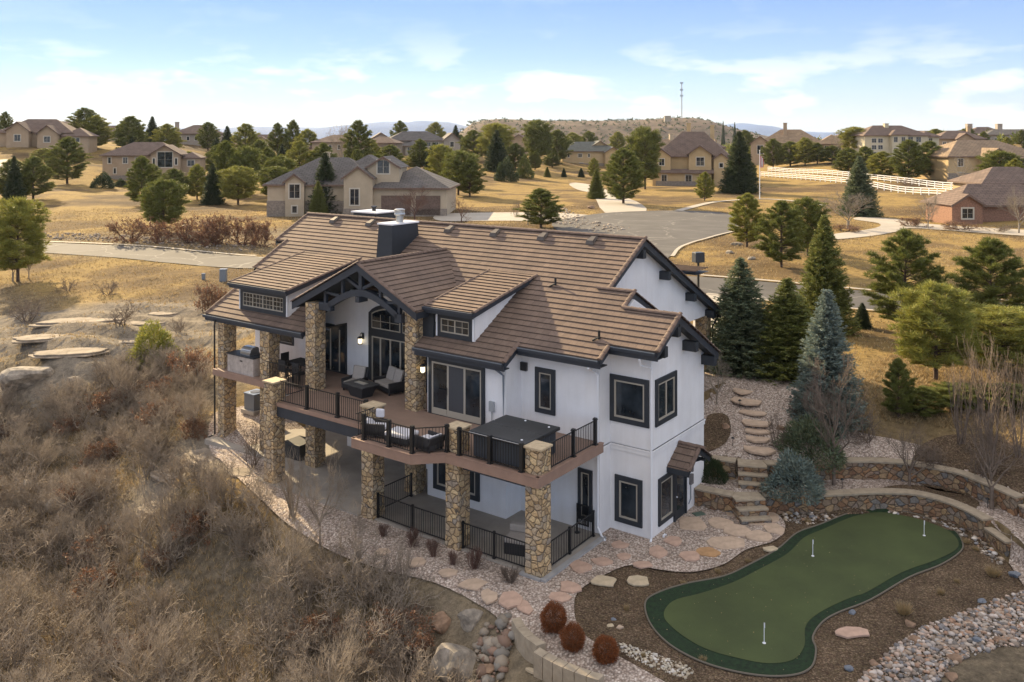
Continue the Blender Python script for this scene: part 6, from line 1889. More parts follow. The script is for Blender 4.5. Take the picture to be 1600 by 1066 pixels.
sheet('driveway', [(1300, 375), (1350, 371), (1405, 362), (1440, 358), (1650, 372), (1650, 364), (1440, 350), (1400, 343), (1345, 340), (1335, 344), (1372, 350), (1368, 357), (1300, 367)], M['drive'], .07)
sheet('driveway', [(1095, 463), (1150, 467), (1185, 471), (1180, 520), (1140, 540), (1085, 530)], M['drive'], .09, 1.5)
sheet('driveway', [(-60, 262), (10, 250), (35, 262), (20, 275), (-60, 285)], M['drive'], .1)
strip('footpath', [(1060, 330), (1120, 316), (1200, 312), (1290, 322)], 1.4, M['drive'], .09)

# ------------------------------------------------------------------ hills, mountains
def hill(name, cx, cy, rx, ry, base, H, n, mat, prof, seed=1):
    rs = np.random.RandomState(seed); u = np.linspace(-1, 1, n); X, Y = np.meshgrid(u, u)
    r = np.sqrt(np.abs(X) ** 2.6 + np.abs(Y) ** 2.6)
    h = prof(X, Y)
    wx, wy_ = cx + X * rx, cy + Y * ry
    for k in range(1, 5): h = h + .05 / k * wavy(wx, wy_, rx / (1.5 * k * k)) * np.clip(h, 0, 1)
    Z = base + H * h - 25 * smooth01((r - .85) / .15)
    idx = np.arange(n * n).reshape(n, n); F = np.stack([idx[:-1, :-1], idx[:-1, 1:], idx[1:, 1:], idx[1:, :-1]], -1).reshape(-1, 4)
    o = mesh_np(name, np.stack([wx.ravel(), wy_.ravel(), Z.ravel()], 1), F, mat, smooth=True); return tag(o, kind='structure')


def hill_mat():
    m, nt, b = newmat('mesa_scrub'); co = coords(nt)
    n = N(nt, 'ShaderNodeTexNoise', {'Scale': .035, 'Detail': 12, 'Roughness': .75}); nt.links.new(co, n.inputs[0])
    nt.links.new(ramp(nt, n.outputs['Fac'], [(.3, (.04, .04, .024)), (.48, (.11, .075, .05)), (.62, (.17, .115, .075)), (.72, (.28, .2, .13))]), b.inputs['Base Color']); b.inputs['Roughness'].default_value = 1
    return m


M['mesa'] = hill_mat()
# mesa: photo x -> skyline y, at 1500 m
MX = np.array([640, 690, 715, 735, 760, 800, 860, 940, 1000, 1040, 1070, 1095, 1120, 1150, 1185, 1230]); MYY = np.array([215, 213, 206, 191, 186, 185, 187, 187, 186, 184, 182, 182, 186, 195, 204, 214])
def mesa_prof(X, Y):
    top_ = np.interp(150 + X * 420, (MX - 800) / FPX * 1500, (215 - MYY) / FPX * 1500 + 15.5)
    f = smooth01((Y + 1) / .8) * (1 - smooth01((Y - .4) / .55))
    return (top_ / 52) * f
hill('mesa', 150, 1650, 420, 300, -2, 54, 110, M['mesa'], mesa_prof)
M['mountain'] = plain('haze_blue_mountain', (.02, .1, .32), 1, noise=.002, amt=.2)  # blue of the far haze put into the base colour


def ridge(name, D, xs, ys, seed, thick=1200):
    n = 160; px = np.linspace(min(xs), max(xs), n); y = np.interp(px, xs, ys); rs = np.random.RandomState(seed)
    Xw = (px - 800) / FPX * D; Zt = CAM_H + (215 - y) / FPX * D + D * .0006 * np.cumsum(rs.normal(size=n)) / 4
    V = []; rows = 7
    for j in range(rows):
        t = j / (rows - 1); k = math.sin(math.pi * t)
        for i in range(n): V.append((Xw[i], D - thick + 2 * thick * t, -60 + (Zt[i] + 60) * k ** .7 + (0 if j in (0, 6, 3) else D * .0012 * math.sin(i * .5 + j * 2))))
    idx = np.arange(rows * n).reshape(rows, n); F = np.stack([idx[:-1, :-1], idx[:-1, 1:], idx[1:, 1:], idx[1:, :-1]], -1).reshape(-1, 4)
    return tag(mesh_np(name, np.array(V), F, M['mountain'], smooth=True), kind='structure')


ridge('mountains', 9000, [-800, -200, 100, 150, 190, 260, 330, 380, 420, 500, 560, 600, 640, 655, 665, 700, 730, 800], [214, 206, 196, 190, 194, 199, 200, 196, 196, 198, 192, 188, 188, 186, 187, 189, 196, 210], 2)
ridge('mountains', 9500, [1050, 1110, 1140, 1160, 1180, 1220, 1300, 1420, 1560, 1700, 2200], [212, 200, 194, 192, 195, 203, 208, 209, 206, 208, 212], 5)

# radio mast on the mesa
x, y = atd(1065, 1500); z0 = 46
e = empty('radio_mast', (x, y, z0), 0, 'tall lattice radio mast standing on the mesa', 'mast')
m = MB(); h = CAM_H + (215 - 129) / FPX * 1500 - z0
for a in range(3):
    t = a * 2.094; m.bar((1.3 * math.cos(t), 1.3 * math.sin(t), 0), (.8 * math.cos(t), .8 * math.sin(t), h), .35)
for k in range(18):
    z = h * k / 18
    for a in range(3):
        t, t2 = a * 2.094, (a + 1) * 2.094; m.bar((1.25 * math.cos(t), 1.25 * math.sin(t), z), (1.2 * math.cos(t2), 1.2 * math.sin(t2), z + h / 18), .2)
m.build('lattice', plain('mast_grey', (.25, .23, .23), .6), e)
for zz in (.62, .78, .97):
    m = MB()
    for a in range(6): m.cbox(2.2 * math.cos(a), 2.2 * math.sin(a), h * zz, .8, .8, 2.6)
    m.lathe([(1.9, 0), (1.9, .4)], 12, (0, 0, h * zz)); m.build('antenna_ring', M['gutter'], e)
x, y = atd(1043, 1450); e = empty('utility_building', (x, y, 44.5), 0, 'small square tank building on the mesa left of the mast', 'building'); m = MB(); m.box(-5, 5, -4, 4, -3, 6); m.build('wall', plain('tank', (.3, .27, .22), .8), e); m = MB(); m.box(-5.3, 5.3, -4.3, 4.3, 6, 6.4); m.build('roof', M['ridge'], e)

# ------------------------------------------------------------------ neighbouring houses
def flatmat(name, c, bricks=False):
    if not bricks: return plain(name, c, .9, noise=.6, amt=.1)
    m, nt, b = newmat(name); co = coords(nt)
    n = N(nt, 'ShaderNodeTexNoise', {'Scale': 5, 'Detail': 6, 'Roughness': .8}); nt.links.new(co, n.inputs[0])
    nt.links.new(ramp(nt, n.outputs['Fac'], [(.35, tuple(x * .6 for x in c)), (.5, c), (.65, tuple(min(1, x * 1.4) for x in c))]), b.inputs['Base Color']); b.inputs['Roughness'].default_value = .95; return m


def roofmat(name, c):
    m, nt, b = newmat(name); t = N(nt, 'ShaderNodeTexCoord')
    br = N(nt, 'ShaderNodeTexBrick', {'Scale': 1, 'Brick Width': .9, 'Row Height': .42, 'Mortar Size': .05}); nt.links.new(t.outputs['UV'], br.inputs['Vector'])
    br.inputs['Color1'].default_value = (*c, 1); br.inputs['Color2'].default_value = (*[x * .8 for x in c], 1); br.inputs['Mortar'].default_value = (*[x * .45 for x in c], 1)
    co = coords(nt); n = N(nt, 'ShaderNodeTexNoise', {'Scale': .7, 'Detail': 6}); nt.links.new(co, n.inputs[0])
    mu = N(nt, 'ShaderNodeMixRGB', blend_type='MULTIPLY'); mu.inputs[0].default_value = 1; nt.links.new(br.outputs['Color'], mu.inputs[1]); nt.links.new(ramp(nt, n.outputs['Fac'], [(.3, (.8, .8, .8)), (.7, (1.15, 1.15, 1.15))]), mu.inputs[2])
    nt.links.new(mu.outputs[0], b.inputs['Base Color']); b.inputs['Roughness'].default_value = .9; return m


WM = dict(beige=flatmat('beige_stucco', (.46, .38, .27)), tan=flatmat('tan_stucco', (.4, .3, .2)), cream=flatmat('cream_stucco', (.55, .5, .36)), brick=flatmat('red_brick', (.27, .15, .1), True), grey=flatmat('greige_stucco', (.36, .31, .26)), stone=flatmat('mixed_stone', (.26, .22, .18), True), gold=flatmat('gold_stucco', (.5, .37, .2)))
RM = dict(grey=roofmat('grey_shingle', (.15, .135, .125)), brown=roofmat('brown_tile', (.2, .14, .11)), tan=roofmat('tan_tile', (.34, .24, .15)), green=roofmat('grey_green_slate', (.16, .165, .14)), red=roofmat('red_brown_tile', (.22, .12, .09)))
M['creamtrim'] = plain('cream_trim', (.58, .54, .45), .7)


def quad_uv(mb, V, su=1.0):
    """roof facet with metric UV: u along the eave (V0->V1), v up the slope"""
    A = Vector(V[0]); B = Vector(V[1]); u = (B - A).normalized(); n = None
    for q in V[2:]:
        n = (B - A).cross(Vector(q) - A)
        if n.length > 1e-6: break
    w = n.normalized().cross(u)
    mb.add(V, [tuple(range(len(V)))], [[((Vector(q) - A).dot(u), (Vector(q) - A).dot(w)) for q in V]])


def bg_roof(mb, x0, x1, y0, y1, h, kind, p, ov=.6):
    X0, X1, Y0, Y1 = x0 - ov, x1 + ov, y0 - ov, y1 + ov; e = h - ov * p * .6
    w, d = X1 - X0, Y1 - Y0; t = .22
    if kind == 'hip':
        if w >= d:
            r = d / 2; zt = e + r * p; a, b_ = (X0 + r, (Y0 + Y1) / 2, zt), (X1 - r, (Y0 + Y1) / 2, zt)
        else:
            r = w / 2; zt = e + r * p; a, b_ = ((X0 + X1) / 2, Y0 + r, zt), ((X0 + X1) / 2, Y1 - r, zt)
        c = [(X0, Y0, e), (X1, Y0, e), (X1, Y1, e), (X0, Y1, e)]
        if w >= d:
            quad_uv(mb, [c[0], c[1], b_, a]); quad_uv(mb, [c[2], c[3], a, b_]); quad_uv(mb, [c[1], c[2], b_]); quad_uv(mb, [c[3], c[0], a])
        else:
            quad_uv(mb, [c[0], c[1], a]); quad_uv(mb, [c[1], c[2], b_, a]); quad_uv(mb, [c[2], c[3], b_]); quad_uv(mb, [c[3], c[0], a, b_])
    elif kind == 'gx':
        zt = e + d / 2 * p; m_ = (Y0 + Y1) / 2
        quad_uv(mb, [(X0, Y0, e), (X1, Y0, e), (X1, m_, zt), (X0, m_, zt)]); quad_uv(mb, [(X1, Y1, e), (X0, Y1, e), (X0, m_, zt), (X1, m_, zt)])
        c = [(X0, Y0, e), (X1, Y0, e), (X1, Y1, e), (X0, Y1, e)]
    else:
        zt = e + w / 2 * p; m_ = (X0 + X1) / 2
        quad_uv(mb, [(X1, Y0, e), (X1, Y1, e), (m_, Y1, zt), (m_, Y0, zt)]); quad_uv(mb, [(X0, Y1, e), (X0, Y0, e), (m_, Y0, zt), (m_, Y1, zt)])
        c = [(X0, Y0, e), (X1, Y0, e), (X1, Y1, e), (X0, Y1, e)]
    mb.cur = 1
    if kind == 'hip': mb.add(c, [(3, 2, 1, 0)]); mb.box(X0, X1, Y0 - .05, Y0 + .02, e - .25, e + .01); mb.box(X0, X1, Y1 - .02, Y1 + .05, e - .25, e + .01); mb.box(X0 - .05, X0, Y0, Y1, e - .25, e + .01); mb.box(X1, X1 + .05, Y0, Y1, e - .25, e + .01)
    elif kind == 'gy':
        for yy in (Y0 - .06, Y1): mb.exty([(X0, e + .02), (m_, zt + .02), (X1, e + .02), (X1, e - .3), (m_, zt - .32), (X0, e - .3)], yy, yy + .06)
        mb.add([(X0, Y0, e - .02), (m_, Y0, zt - .02), (m_, Y1, zt - .02), (X0, Y1, e - .02)], [(0, 1, 2, 3)]); mb.add([(m_, Y0, zt - .02), (X1, Y0, e - .02), (X1, Y1, e - .02), (m_, Y1, zt - .02)], [(0, 1, 2, 3)])
    else:
        for xx in (X0 - .06, X1): mb.extx([(Y0, e + .02), (m_, zt + .02), (Y1, e + .02), (Y1, e - .3), (m_, zt - .32), (Y0, e - .3)], xx, xx + .06)
        mb.box(X0, X1, Y0 - .05, Y0, e - .25, e)
    mb.cur = 0


def bg_house(px, d, rot, label, wall, roof, blocks, wins, chim=(), z=None, base=None, extra=None, trim='creamtrim', name='house'):
    """blocks: (x0,x1,y0,y1,h,roofkind,pitch[,z0]); wins: (side, plane, a, z, w, h)"""
    x, y = atd(px, d); zz = h1(x, y) if z is None else z
    e = empty(name, (x, y, zz), rad(rot), label, 'house', 'neighbouring houses')
    for b in blocks:
        x0, x1, y0, y1, h, k, p = b[:7]; z0 = b[7] if len(b) > 7 else -3
        m = MB()
        if k == 'gy': m.exty([(x0, z0), (x0, h), ((x0 + x1) / 2, h + (x1 - x0) / 2 * p - .05), (x1, h), (x1, z0)], y0, y1)
        elif k == 'gx': m.extx([(y0, z0), (y0, h), ((y0 + y1) / 2, h + (y1 - y0) / 2 * p - .05), (y1, h), (y1, z0)], x0, x1)
        else: m.box(x0, x1, y0, y1, z0, h)
        m.build('wall', WM[b[8] if len(b) > 8 else wall], e)
        m = MB(); bg_roof(m, x0, x1, y0, y1, h, k, p, .6 if (x1 - x0) > 5 else .35); m.build('roof', [RM[roof], M['ridge']], e)
    if base:
        for (x0, x1, y0, hb) in base: m = MB(); m.box(x0 - .08, x1 + .08, y0 - .1, y0 + .4, -3, hb); m.build('stone_base', WM['stone' if wall != 'brick' else 'brick'], e)
    for s, c, a, z0, w, h in wins:
        window(e, s, c, a - w / 2, a + w / 2, z0, z0 + h, trim=.14, fr=.07, mull=(.5,) if w > 1.3 else (), grid=(2, 2) if w > 1.3 else None, mats=(M[trim], M['frame'], M['glass']))
    for (x0, y0, z0, z1, w) in chim:
        m = MB(); m.box(x0 - w / 2, x0 + w / 2, y0 - w / 2, y0 + w / 2, z0, z1); m.box(x0 - w / 2 - .1, x0 + w / 2 + .1, y0 - w / 2 - .1, y0 + w / 2 + .1, z1, z1 + .2); m.build('chimney', WM[wall], e)
    return e


def row(side, c, a0, a1, n, z, w, h): return [(side, c, a0 + (a1 - a0) * (i + .5) / n, z, w, h) for i in range(n)]


# large greige house with grey roofs right behind the main roof
A = bg_house(555, 138, -4, 'large beige house with grey hipped roofs and two small gables directly behind the main roof', 'beige', 'grey',
         [(-14.3, 3.5, 1, 14, 5.0, 'hip', .58), (-11.2, -8.2, .3, 3, 5.3, 'gy', .75), (-1.5, 3.0, -1.2, 5, 6.0, 'gy', .75), (1.8, 6.8, .6, 7, 7.6, 'gy', .62), (3.0, 14.3, -.4, 11, 4.6, 'hip', .5), (-3.8, 3.8, 5, 15, 6.8, 'hip', .62)],
         [('front', .3, -9.7, 2.5, 2.0, 2.5), ('front', .3, -9.7, .2, 1.1, 1.4), ('front', 1, -13.2, .2, .9, 1.5), ('front', 1, -6.8, .2, .9, 1.5), ('front', -1.2, .2, 1.6, 1.7, 2.8), ('front', .6, 4.3, 6.4, 2.2, 2.4), ('front', .6, 4.0, 1.8, 1.6, 2.2), ('front', 1, -5.2, 2.8, 1.4, 1.6)],
         base=[(-14.3, -2, 1, 2.2), (-1.5, 3, -1.2, 1.2), (3, 14.3, -.4, 1.2)], chim=[(-6.5, 8, 8, 9.6, .5)])
m = MB(); m.box(9.6, 13.4, -.5, -.4, .2, 3.2); m.build('garage_door', M['ridge'], A)
m = MB(); m.box(4.2, 8.8, -.5, -.4, .2, 3.2); m.build('garage_door', M['ridge'], A)
bg_house(228, 226, 8, 'two-storey brick and tan house with a tall arched window at the left', 'tan', 'brown',
         [(-10.5, 8.5, 0, 12, 7.6, 'hip', .5), (1.5, 8.5, -1.5, 6, 7.8, 'gy', .6), (8, 13, 1, 8, 6.8, 'hip', .5)],
         [('front', -1.5, 5, 4.2, 4.0, 4.2), ('front', -1.5, 2.3, 4.8, .9, 2), ('front', -1.5, 7.7, 4.8, .9, 2), ('front', 0, -2, 5.2, 1.4, 1.8), ('front', 0, -5, 5.2, 1.4, 1.8), ('front', 0, -7.5, 2.6, .9, 1.7), ('front', 0, -4, 2.4, .9, 1.7), ('front', 1, 10.8, 4.4, 2, 1.8), ('front', 0, -8.8, 5.2, 1.0, 1.8)],
         base=[(-10.5, 8.5, 0, 2.3), (1.5, 8.5, -1.5, 2.0)], z=3.6)
bg_house(55, 262, 10, 'hazy large house with several peaked roofs at the top left corner', 'tan', 'brown',
         [(-10, 10, 0, 12, 4.4, 'hip', .62), (-7, -1, -2.5, 5, 4.8, 'gy', .8), (1.5, 7, -3, 5, 4.0, 'gy', .8), (-13, -8, 1, 9, 3.6, 'hip', .6), (8, 15, -1, 8, 3.4, 'hip', .6)],
         [('front', -2.5, -4, 1.5, 2, 2.2), ('front', -3, 4.2, 1.2, 2, 2), ('front', -1, 11.5, 1.2, 2.4, 1.6)])
bg_house(300, 315, -8, 'dark-roofed house with a pyramid roof on the ridge at the left', 'grey', 'brown', [(-7, 7, 0, 10, 4.2, 'hip', .55), (-11, -6, 2, 8, 3, 'hip', .5)], row('front', 0, -6, 6, 4, 1.4, 1.3, 1.6), chim=[(-7.8, 4, 2, 8, 1.1)])
bg_house(168, 335, 12, 'low house half hidden by pines on the ridge left of the pyramid-roofed one', 'beige', 'brown', [(-6, 6, 0, 9, 3.4, 'gx', .5)], row('front', 0, -5, 5, 3, 1, 1.2, 1.4))
bg_house(345, 325, 0, 'small low house between pines left of the lake-blue horizon', 'tan', 'brown', [(-4, 4, 0, 8, 3.0, 'gy', .6)], row('front', 0, -3, 3, 2, .8, 1.0, 1.2))
bg_house(530, 282, 6, 'wide flat-topped brown house behind the tall leafless tree', 'tan', 'brown', [(-8.5, 8.5, 0, 12, 5.4, 'hip', .35), (-12, -8, 2, 8, 3.5, 'hip', .4)], row('front', 0, -7, 7, 5, 2.8, 1.2, 1.6) + row('front', 0, -7, 7, 4, .2, 1.2, 1.5))
bg_house(595, 300, -10, 'low stone house wing between the flat-topped house and the grey-roofed villa', 'stone', 'brown', [(-6, 5, 0, 8, 4.5, 'hip', .45)], row('front', 0, -5, 4, 3, 1.5, 1.1, 1.4))
bg_house(645, 318, 12, 'long villa with grey roofs, gable ends and tall white windows', 'grey', 'grey', [(-9, 12, 0, 12, 5.5, 'hip', .5), (-15, -8, -3, 8, 5.8, 'gy', .62), (11, 17, -1, 9, 5.5, 'gy', .8), (-3, 3, -4, 3, 3.6, 'hip', .5)],
         [('front', -4, -1.6, .4, 1.8, 2.6), ('front', -4, 1.3, .4, 1.8, 2.6), ('front', -3, -11.5, 2.6, 2, 2.2), ('front', 0, 5.5, 3.0, 2.2, 1.8), ('front', 0, 8.5, 3.0, 1.6, 1.8), ('front', -1, 14, 2.8, 1.6, 2.2)])
bg_house(785, 365, -12, 'house with a red-brown roof among the pines left of the mesa', 'tan', 'red', [(-12, 8, 0, 11, 4.6, 'hip', .5), (4, 11, -3, 6, 4.6, 'gy', .7)], row('front', 0, -11, 3, 4, 1.8, 1.5, 1.8), chim=[(0, 5, 5, 9.5, 1.2)])
bg_house(932, 342, 10, 'beige house with a pale green-grey hipped roof in the middle distance', 'gold', 'green', [(-13.5, 10, 0, 14, 7.0, 'hip', .48), (3, 9, -2, 6, 6.6, 'gy', .6), (-1, 6, 4, 10, 8.6, 'gy', .6)],
         [('front', 0, -11, 4.4, 1.0, 1.6), ('front', 0, -6.5, 4.4, 1.8, 1.6), ('front', 0, -3, 4.4, 1.0, 1.6), ('front', 0, -11, 1.0, 1.6, 1.6), ('front', 0, -6, .8, 1.8, 1.7), ('front', 0, -2.5, 1, 1.2, 1.6), ('front', -2, 6, 4.2, 1.8, 1.6)], base=[(-13.5, 10, 0, 2.2)], z=3.4)
bg_house(1080, 224, -14, 'two-storey tan house with a steep brown roof, small gables and a covered porch', 'gold', 'brown',
         [(-8.5, 9, 0, 12, 7.6, 'hip', .95), (-9.5, -5.0, -2, 5, 7.4, 'gy', .75), (-.5, 5, -1.8, 5, 8.0, 'gy', .7), (5.6, 9.2, -2, 5, 6.8, 'gy', .75), (-8.5, 5, -3.2, 1, 3.4, 'gx', .3)],
         [('front', -2, -7.2, 4.8, 1.6, 2.0), ('front', -1.8, 2.3, 4.8, 2.2, 2.4), ('front', -3.2, -6.5, .6, 1.6, 2.2), ('front', -3.2, -.5, .2, 1.8, 2.6), ('front', -3.2, 3.2, .2, 2.4, 2.6), ('front', -2, 7.4, 4.4, 1.2, 1.4)], base=[(-8.5, 5, -3.2, 1.1)], chim=[(-1, 8, 9, 15.6, 1.0), (5, 8, 9, 15, 1.0)], z=3.5, extra=None)
bg_house(1046, 330, 5, 'tan-roofed house peeping out behind the steep brown roof', 'beige', 'tan', [(-8, 9, 0, 10, 8, 'hip', .6)], row('front', 0, -6, 6, 3, 4, 1.5, 1.6), chim=[(2, 5, 6, 13, 1.4)])
bg_house(1250, 318, -16, 'big house with a sunlit tan tile roof above the white fence', 'tan', 'tan', [(-14, 8, 0, 15, 5.4, 'hip', .62), (-17, -10.5, -3, 5, 5.2, 'gy', .75), (6, 16, -1, 12, 5.2, 'hip', .6)],
         [('front', -3, -13.7, 1.2, 2.4, 3.4), ('front', 0, -7, 2.6, 1.6, 1.8), ('front', -1, 9, 2.6, 1.8, 1.8), ('front', -1, 13, 2.6, 1.8, 1.8)], chim=[(-5, 5, 6, 12.4, 1.3)])
bg_house(1195, 400, 0, 'small tan-roofed house right of the tall dark spruce', 'beige', 'tan', [(-8, 6, 0, 9, 5, 'hip', .6)], row('front', 0, -6, 5, 3, 1.8, 1.5, 1.6))
bg_house(1410, 292, 6, 'three-storey cream house with a wall of square windows', 'cream', 'brown', [(-13, 9, 0, 12, 7.4, 'hip', .5), (-4.5, 1, -1.6, 5, 7.6, 'hip', .5), (8, 14, 2, 11, 7.0, 'hip', .5)],
         [('front', 0, -8.6 + i * 2.2 - 1.2, z, 1.9, 1.7) for i in range(2) for z in (.2, 2.4, 4.6)] + [('front', -1.6, -3.2, 4.8, 1.6, 2.0), ('front', -1.6, -.6, 4.8, 1.6, 2.0), ('front', -1.6, -3.2, 1.2, 1.6, 2.0), ('front', 0, 2.8, 4.8, 2, 2.0), ('front', 0, 5.6, 4.8, 2, 2.0), ('front', 0, 3.4, 1.4, 2.2, 2), ('front', 2, 11, 4.6, 1.6, 1.8)], chim=[(-3, 5, 6, 11, 1.3)])
bg_house(1545, 203, 8, 'tan house with a broad golden roof and an upper balcony at the right', 'gold', 'tan', [(-10, 14, 0, 14, 6.0, 'hip', .48), (-2.5, 3.5, -2.2, 5, 5.8, 'gy', .6), (4, 9.5, -1, 5, 5.4, 'hip', .5)],
         [('front', 0, -7, 3.4, 1.6, 2.0), ('front', -2.2, -.9, 3.4, 1.2, 2.0), ('front', -2.2, 1.5, 3.4, 1.2, 2.0), ('front', -1, 6.8, 3.0, 3.0, 2.2), ('front', 0, -7, .3, 1.8, 2), ('front', -2.2, .4, .2, 3.0, 2.1)], base=[(-10, 4, 0, 2.0)], z=5.4)
B = bg_house(1590, 124, 4, 'single-storey brick house with a brown tile roof and a small gable at the right edge', 'brick', 'brown', [(-8.0, 8, 1.4, 9.5, 2.9, 'hip', .6), (-10.2, -5.8, -1.2, 4, 3.0, 'gy', .62), (0, 12, 8, 16, 5.6, 'hip', .5, -3, 'gold')],
         [('front', -1.2, -8.0, .9, 1.9, 1.7)], z=3.3)
bg_house(1545, 470, 0, 'distant house with twin chimneys on the skyline at the right', 'grey', 'brown', [(-9, 9, 0, 12, 5, 'hip', .5)], row('front', 0, -7, 7, 4, 1.5, 1.6, 1.6), chim=[(-8, 5, 4, 9.6, 2.6), (8, 5, 4, 9.6, 2.6)])
bg_house(1590, 420, -6, 'grey-roofed house on the skyline at the right edge', 'grey', 'grey', [(-14, 12, 0, 12, 4.4, 'hip', .4)], row('front', 0, -12, 10, 5, 1.2, 1.6, 1.6))
bg_house(1465, 430, 8, 'low brown house between the cream house and the skyline at the right', 'tan', 'brown', [(-9, 8, 0, 10, 4, 'gx', .5)], row('front', 0, -7, 7, 4, 1.2, 1.4, 1.5))

for (a, dd, rt, lab, wl, rf_) in [(1112, 470, 8, 'distant roof just right of the steep brown-roofed house', 'tan', 'brown'), (700, 500, -6, 'tiny distant house on the skyline left of the mesa', 'tan', 'brown'), (868, 520, 4, 'small distant house below the middle of the mesa', 'grey', 'grey'), (985, 500, -10, 'small distant tan house below the right part of the mesa', 'beige', 'tan'),
                                 (1335, 470, 6, 'distant roof left behind the cream house', 'grey', 'brown'), (95, 340, -8, 'hazy low house right of the many-gabled one', 'tan', 'brown'), (410, 420, 5, 'distant low house against the blue horizon', 'beige', 'brown'), (1505, 330, -4, 'brown-roofed house rising behind the golden roof', 'tan', 'brown')]:
    bg_house(a, dd, rt, lab, wl, rf_, [(-9, 8, 0, 11, 4.4, 'hip', .5), (-3, 3, -2, 5, 4.2, 'gy', .65)], row('front', 0, -8, -3, 2, 1.5, 1.5, 1.6) + [('front', -2, 0, 1.6, 1.8, 1.8)], chim=[(4, 5, 5, 8.6, 1.2)])

# ------------------------------------------------------------------ white rail fences, flagpole, small street things
def rail_fence(p, q, n, label):
    p, q = np.array(p), np.array(q); e = empty('rail_fence', (p[0], p[1], h1(*p)), 0, label, 'fence', 'white rail fences of the paddock lane'); z0 = h1(*p)
    P = [p + (q - p) * i / n for i in range(n + 1)]; Z = [h1(*a) - z0 for a in P]
    for i, (a, z) in enumerate(zip(P, Z)): m = MB(); m.cbox(a[0] - p[0], a[1] - p[1], z - .2, .15, .15, 1.6); m.build('post', M['white'], e)
    m = MB()
    for i in range(n):
        for hh in (.45, .9, 1.35): m.bar((P[i][0] - p[0], P[i][1] - p[1], Z[i] + hh), (P[i + 1][0] - p[0], P[i + 1][1] - p[1], Z[i + 1] + hh), .05, .15)
    m.build('rails', M['white'], e)


rail_fence(ground_at(1189, 276)[:2], ground_at(1492, 308)[:2], 34, 'nearer of the two white rail fences along the lane, running behind the blue-grey spruce')
rail_fence(ground_at(1200, 268)[:2], ground_at(1500, 297)[:2], 34, 'farther of the two white rail fences along the lane')
x, y, z = ground_at(1187, 312)
e = empty('flagpole', (x, y, z), 0, 'white flagpole with a limp striped flag left of the white fences', 'flagpole'); hp = CAM_H + (215 - 236) / FPX * y - z
m = MB(); m.lathe([(.1, 0), (.06, hp), (.12, hp + .02), (.1, hp + .15)], 10); m.build('pole', M['white'], e)
for k in range(5):
    m = MB(); m.tube([(.12 + k * .13, 0, hp - 1.0 - k * .12), (.14 + k * .13, .04 * (-1) ** k, hp - 2.6 - k * .06), (.13 + k * .12, 0, hp - 3.2)], [.1, .09, .05], 6)
    m.build('flag_fold', [plain('flag_red', (.45, .05, .05), .8), plain('flag_white', (.6, .6, .6), .8)][k % 2], e)
x, y, z = ground_at(825, 352); e = empty('lamp_post', (x, y, z), 0, 'grey street sign post behind the roof, left of the bushy pine', 'post'); m = MB(); m.lathe([(.06, 0), (.05, 2.8)], 8); m.build('pole', M['gutter'], e); m = MB(); m.box(-.25, .25, -.02, .02, 2.3, 2.75); m.build('sign_plate', M['gutter'], e)
for px_, py_, lab in ((349, 440, 'grey utility box in the golden grass at the left of the house'), (318, 437, 'small dark yard hydrant in the golden grass')):
    x, y, z = ground_at(px_, py_); e = empty('utility_box', (x, y, z), 0, lab, 'utility box'); m = MB(); s = 1 if px_ > 330 else .5; m.box(-.3 * s, .3 * s, -.25 * s, .25 * s, 0, 1.1 * s); m.build('casing', M['gutter'], e, bevel=.03); m = MB(); m.box(-.33 * s, .33 * s, -.28 * s, .28 * s, 1.1 * s, 1.16 * s); m.build('lid', M['gutter'], e)
# brick-red planter / mailbox and the dark-roofed pavilion tip beside the gable
e = empty('mailbox', (13.0, 62, 3.2), .3, 'dark mailbox on a post showing beside the main gable', 'mailbox'); zt_ = CAM_H - (402 - 215) / FPX * 62 - 3.2
m = MB(); m.box(-.35, .35, -.3, .3, zt_ - .35, zt_ + .35); m.build('box', M['navy'], e, bevel=.03); m = MB(); m.box(-.06, .06, -.06, .06, 0, zt_ - .35); m.build('post', M['black'], e)
M['carriage'] = M['trim']
# garage wing roof tip seen past the main gable
m = MB(); tile_plane(m, [(-9.5, 13.6), (-4.3, 13.6), (-4.3, 15.4), (-9.5, 15.4)], 8.3, -.0 + .001, 'y', soffit=.2); P_('entry_roof', m, [M['tile'], M['trim']])


# tufts of dry grass over the fields
def field(n, rs):
    X = rs.uniform(-75, 75, n * 6); Y = 40 + 110 * rs.rand(n * 6) ** 1.3; u = 800 + FPX * X / Y
    xl = (X - O2[0]) * EX[0] + (Y - O2[1]) * EX[1]; yl = (X - O2[0]) * EY[0] + (Y - O2[1]) * EY[1]
    ok = (np.abs(u - 800) < 900) & ~((xl > -27) & (xl < 4) & (yl < 16)) & ~on_pave(X, Y) & ((yl > wy(W2P, xl) + 4) | (xl < -20)) & ~((xl < 0) & (yl < 5) & (Y < 60)) & (wavy(X, Y, 17) + .3 * wavy(Y, X, 5) > -.3)
    X, Y = X[ok][:n], Y[ok][:n]; return X, Y, hz(X, Y)


grass_stuff('field_grass', 26000, field, M['straw'], 'dry golden grass tufts over the fields', seed=16, lmin=.1, lmax=.26, w=.05, per=4)
# ------------------------------------------------------------------ trees
T = tree_px
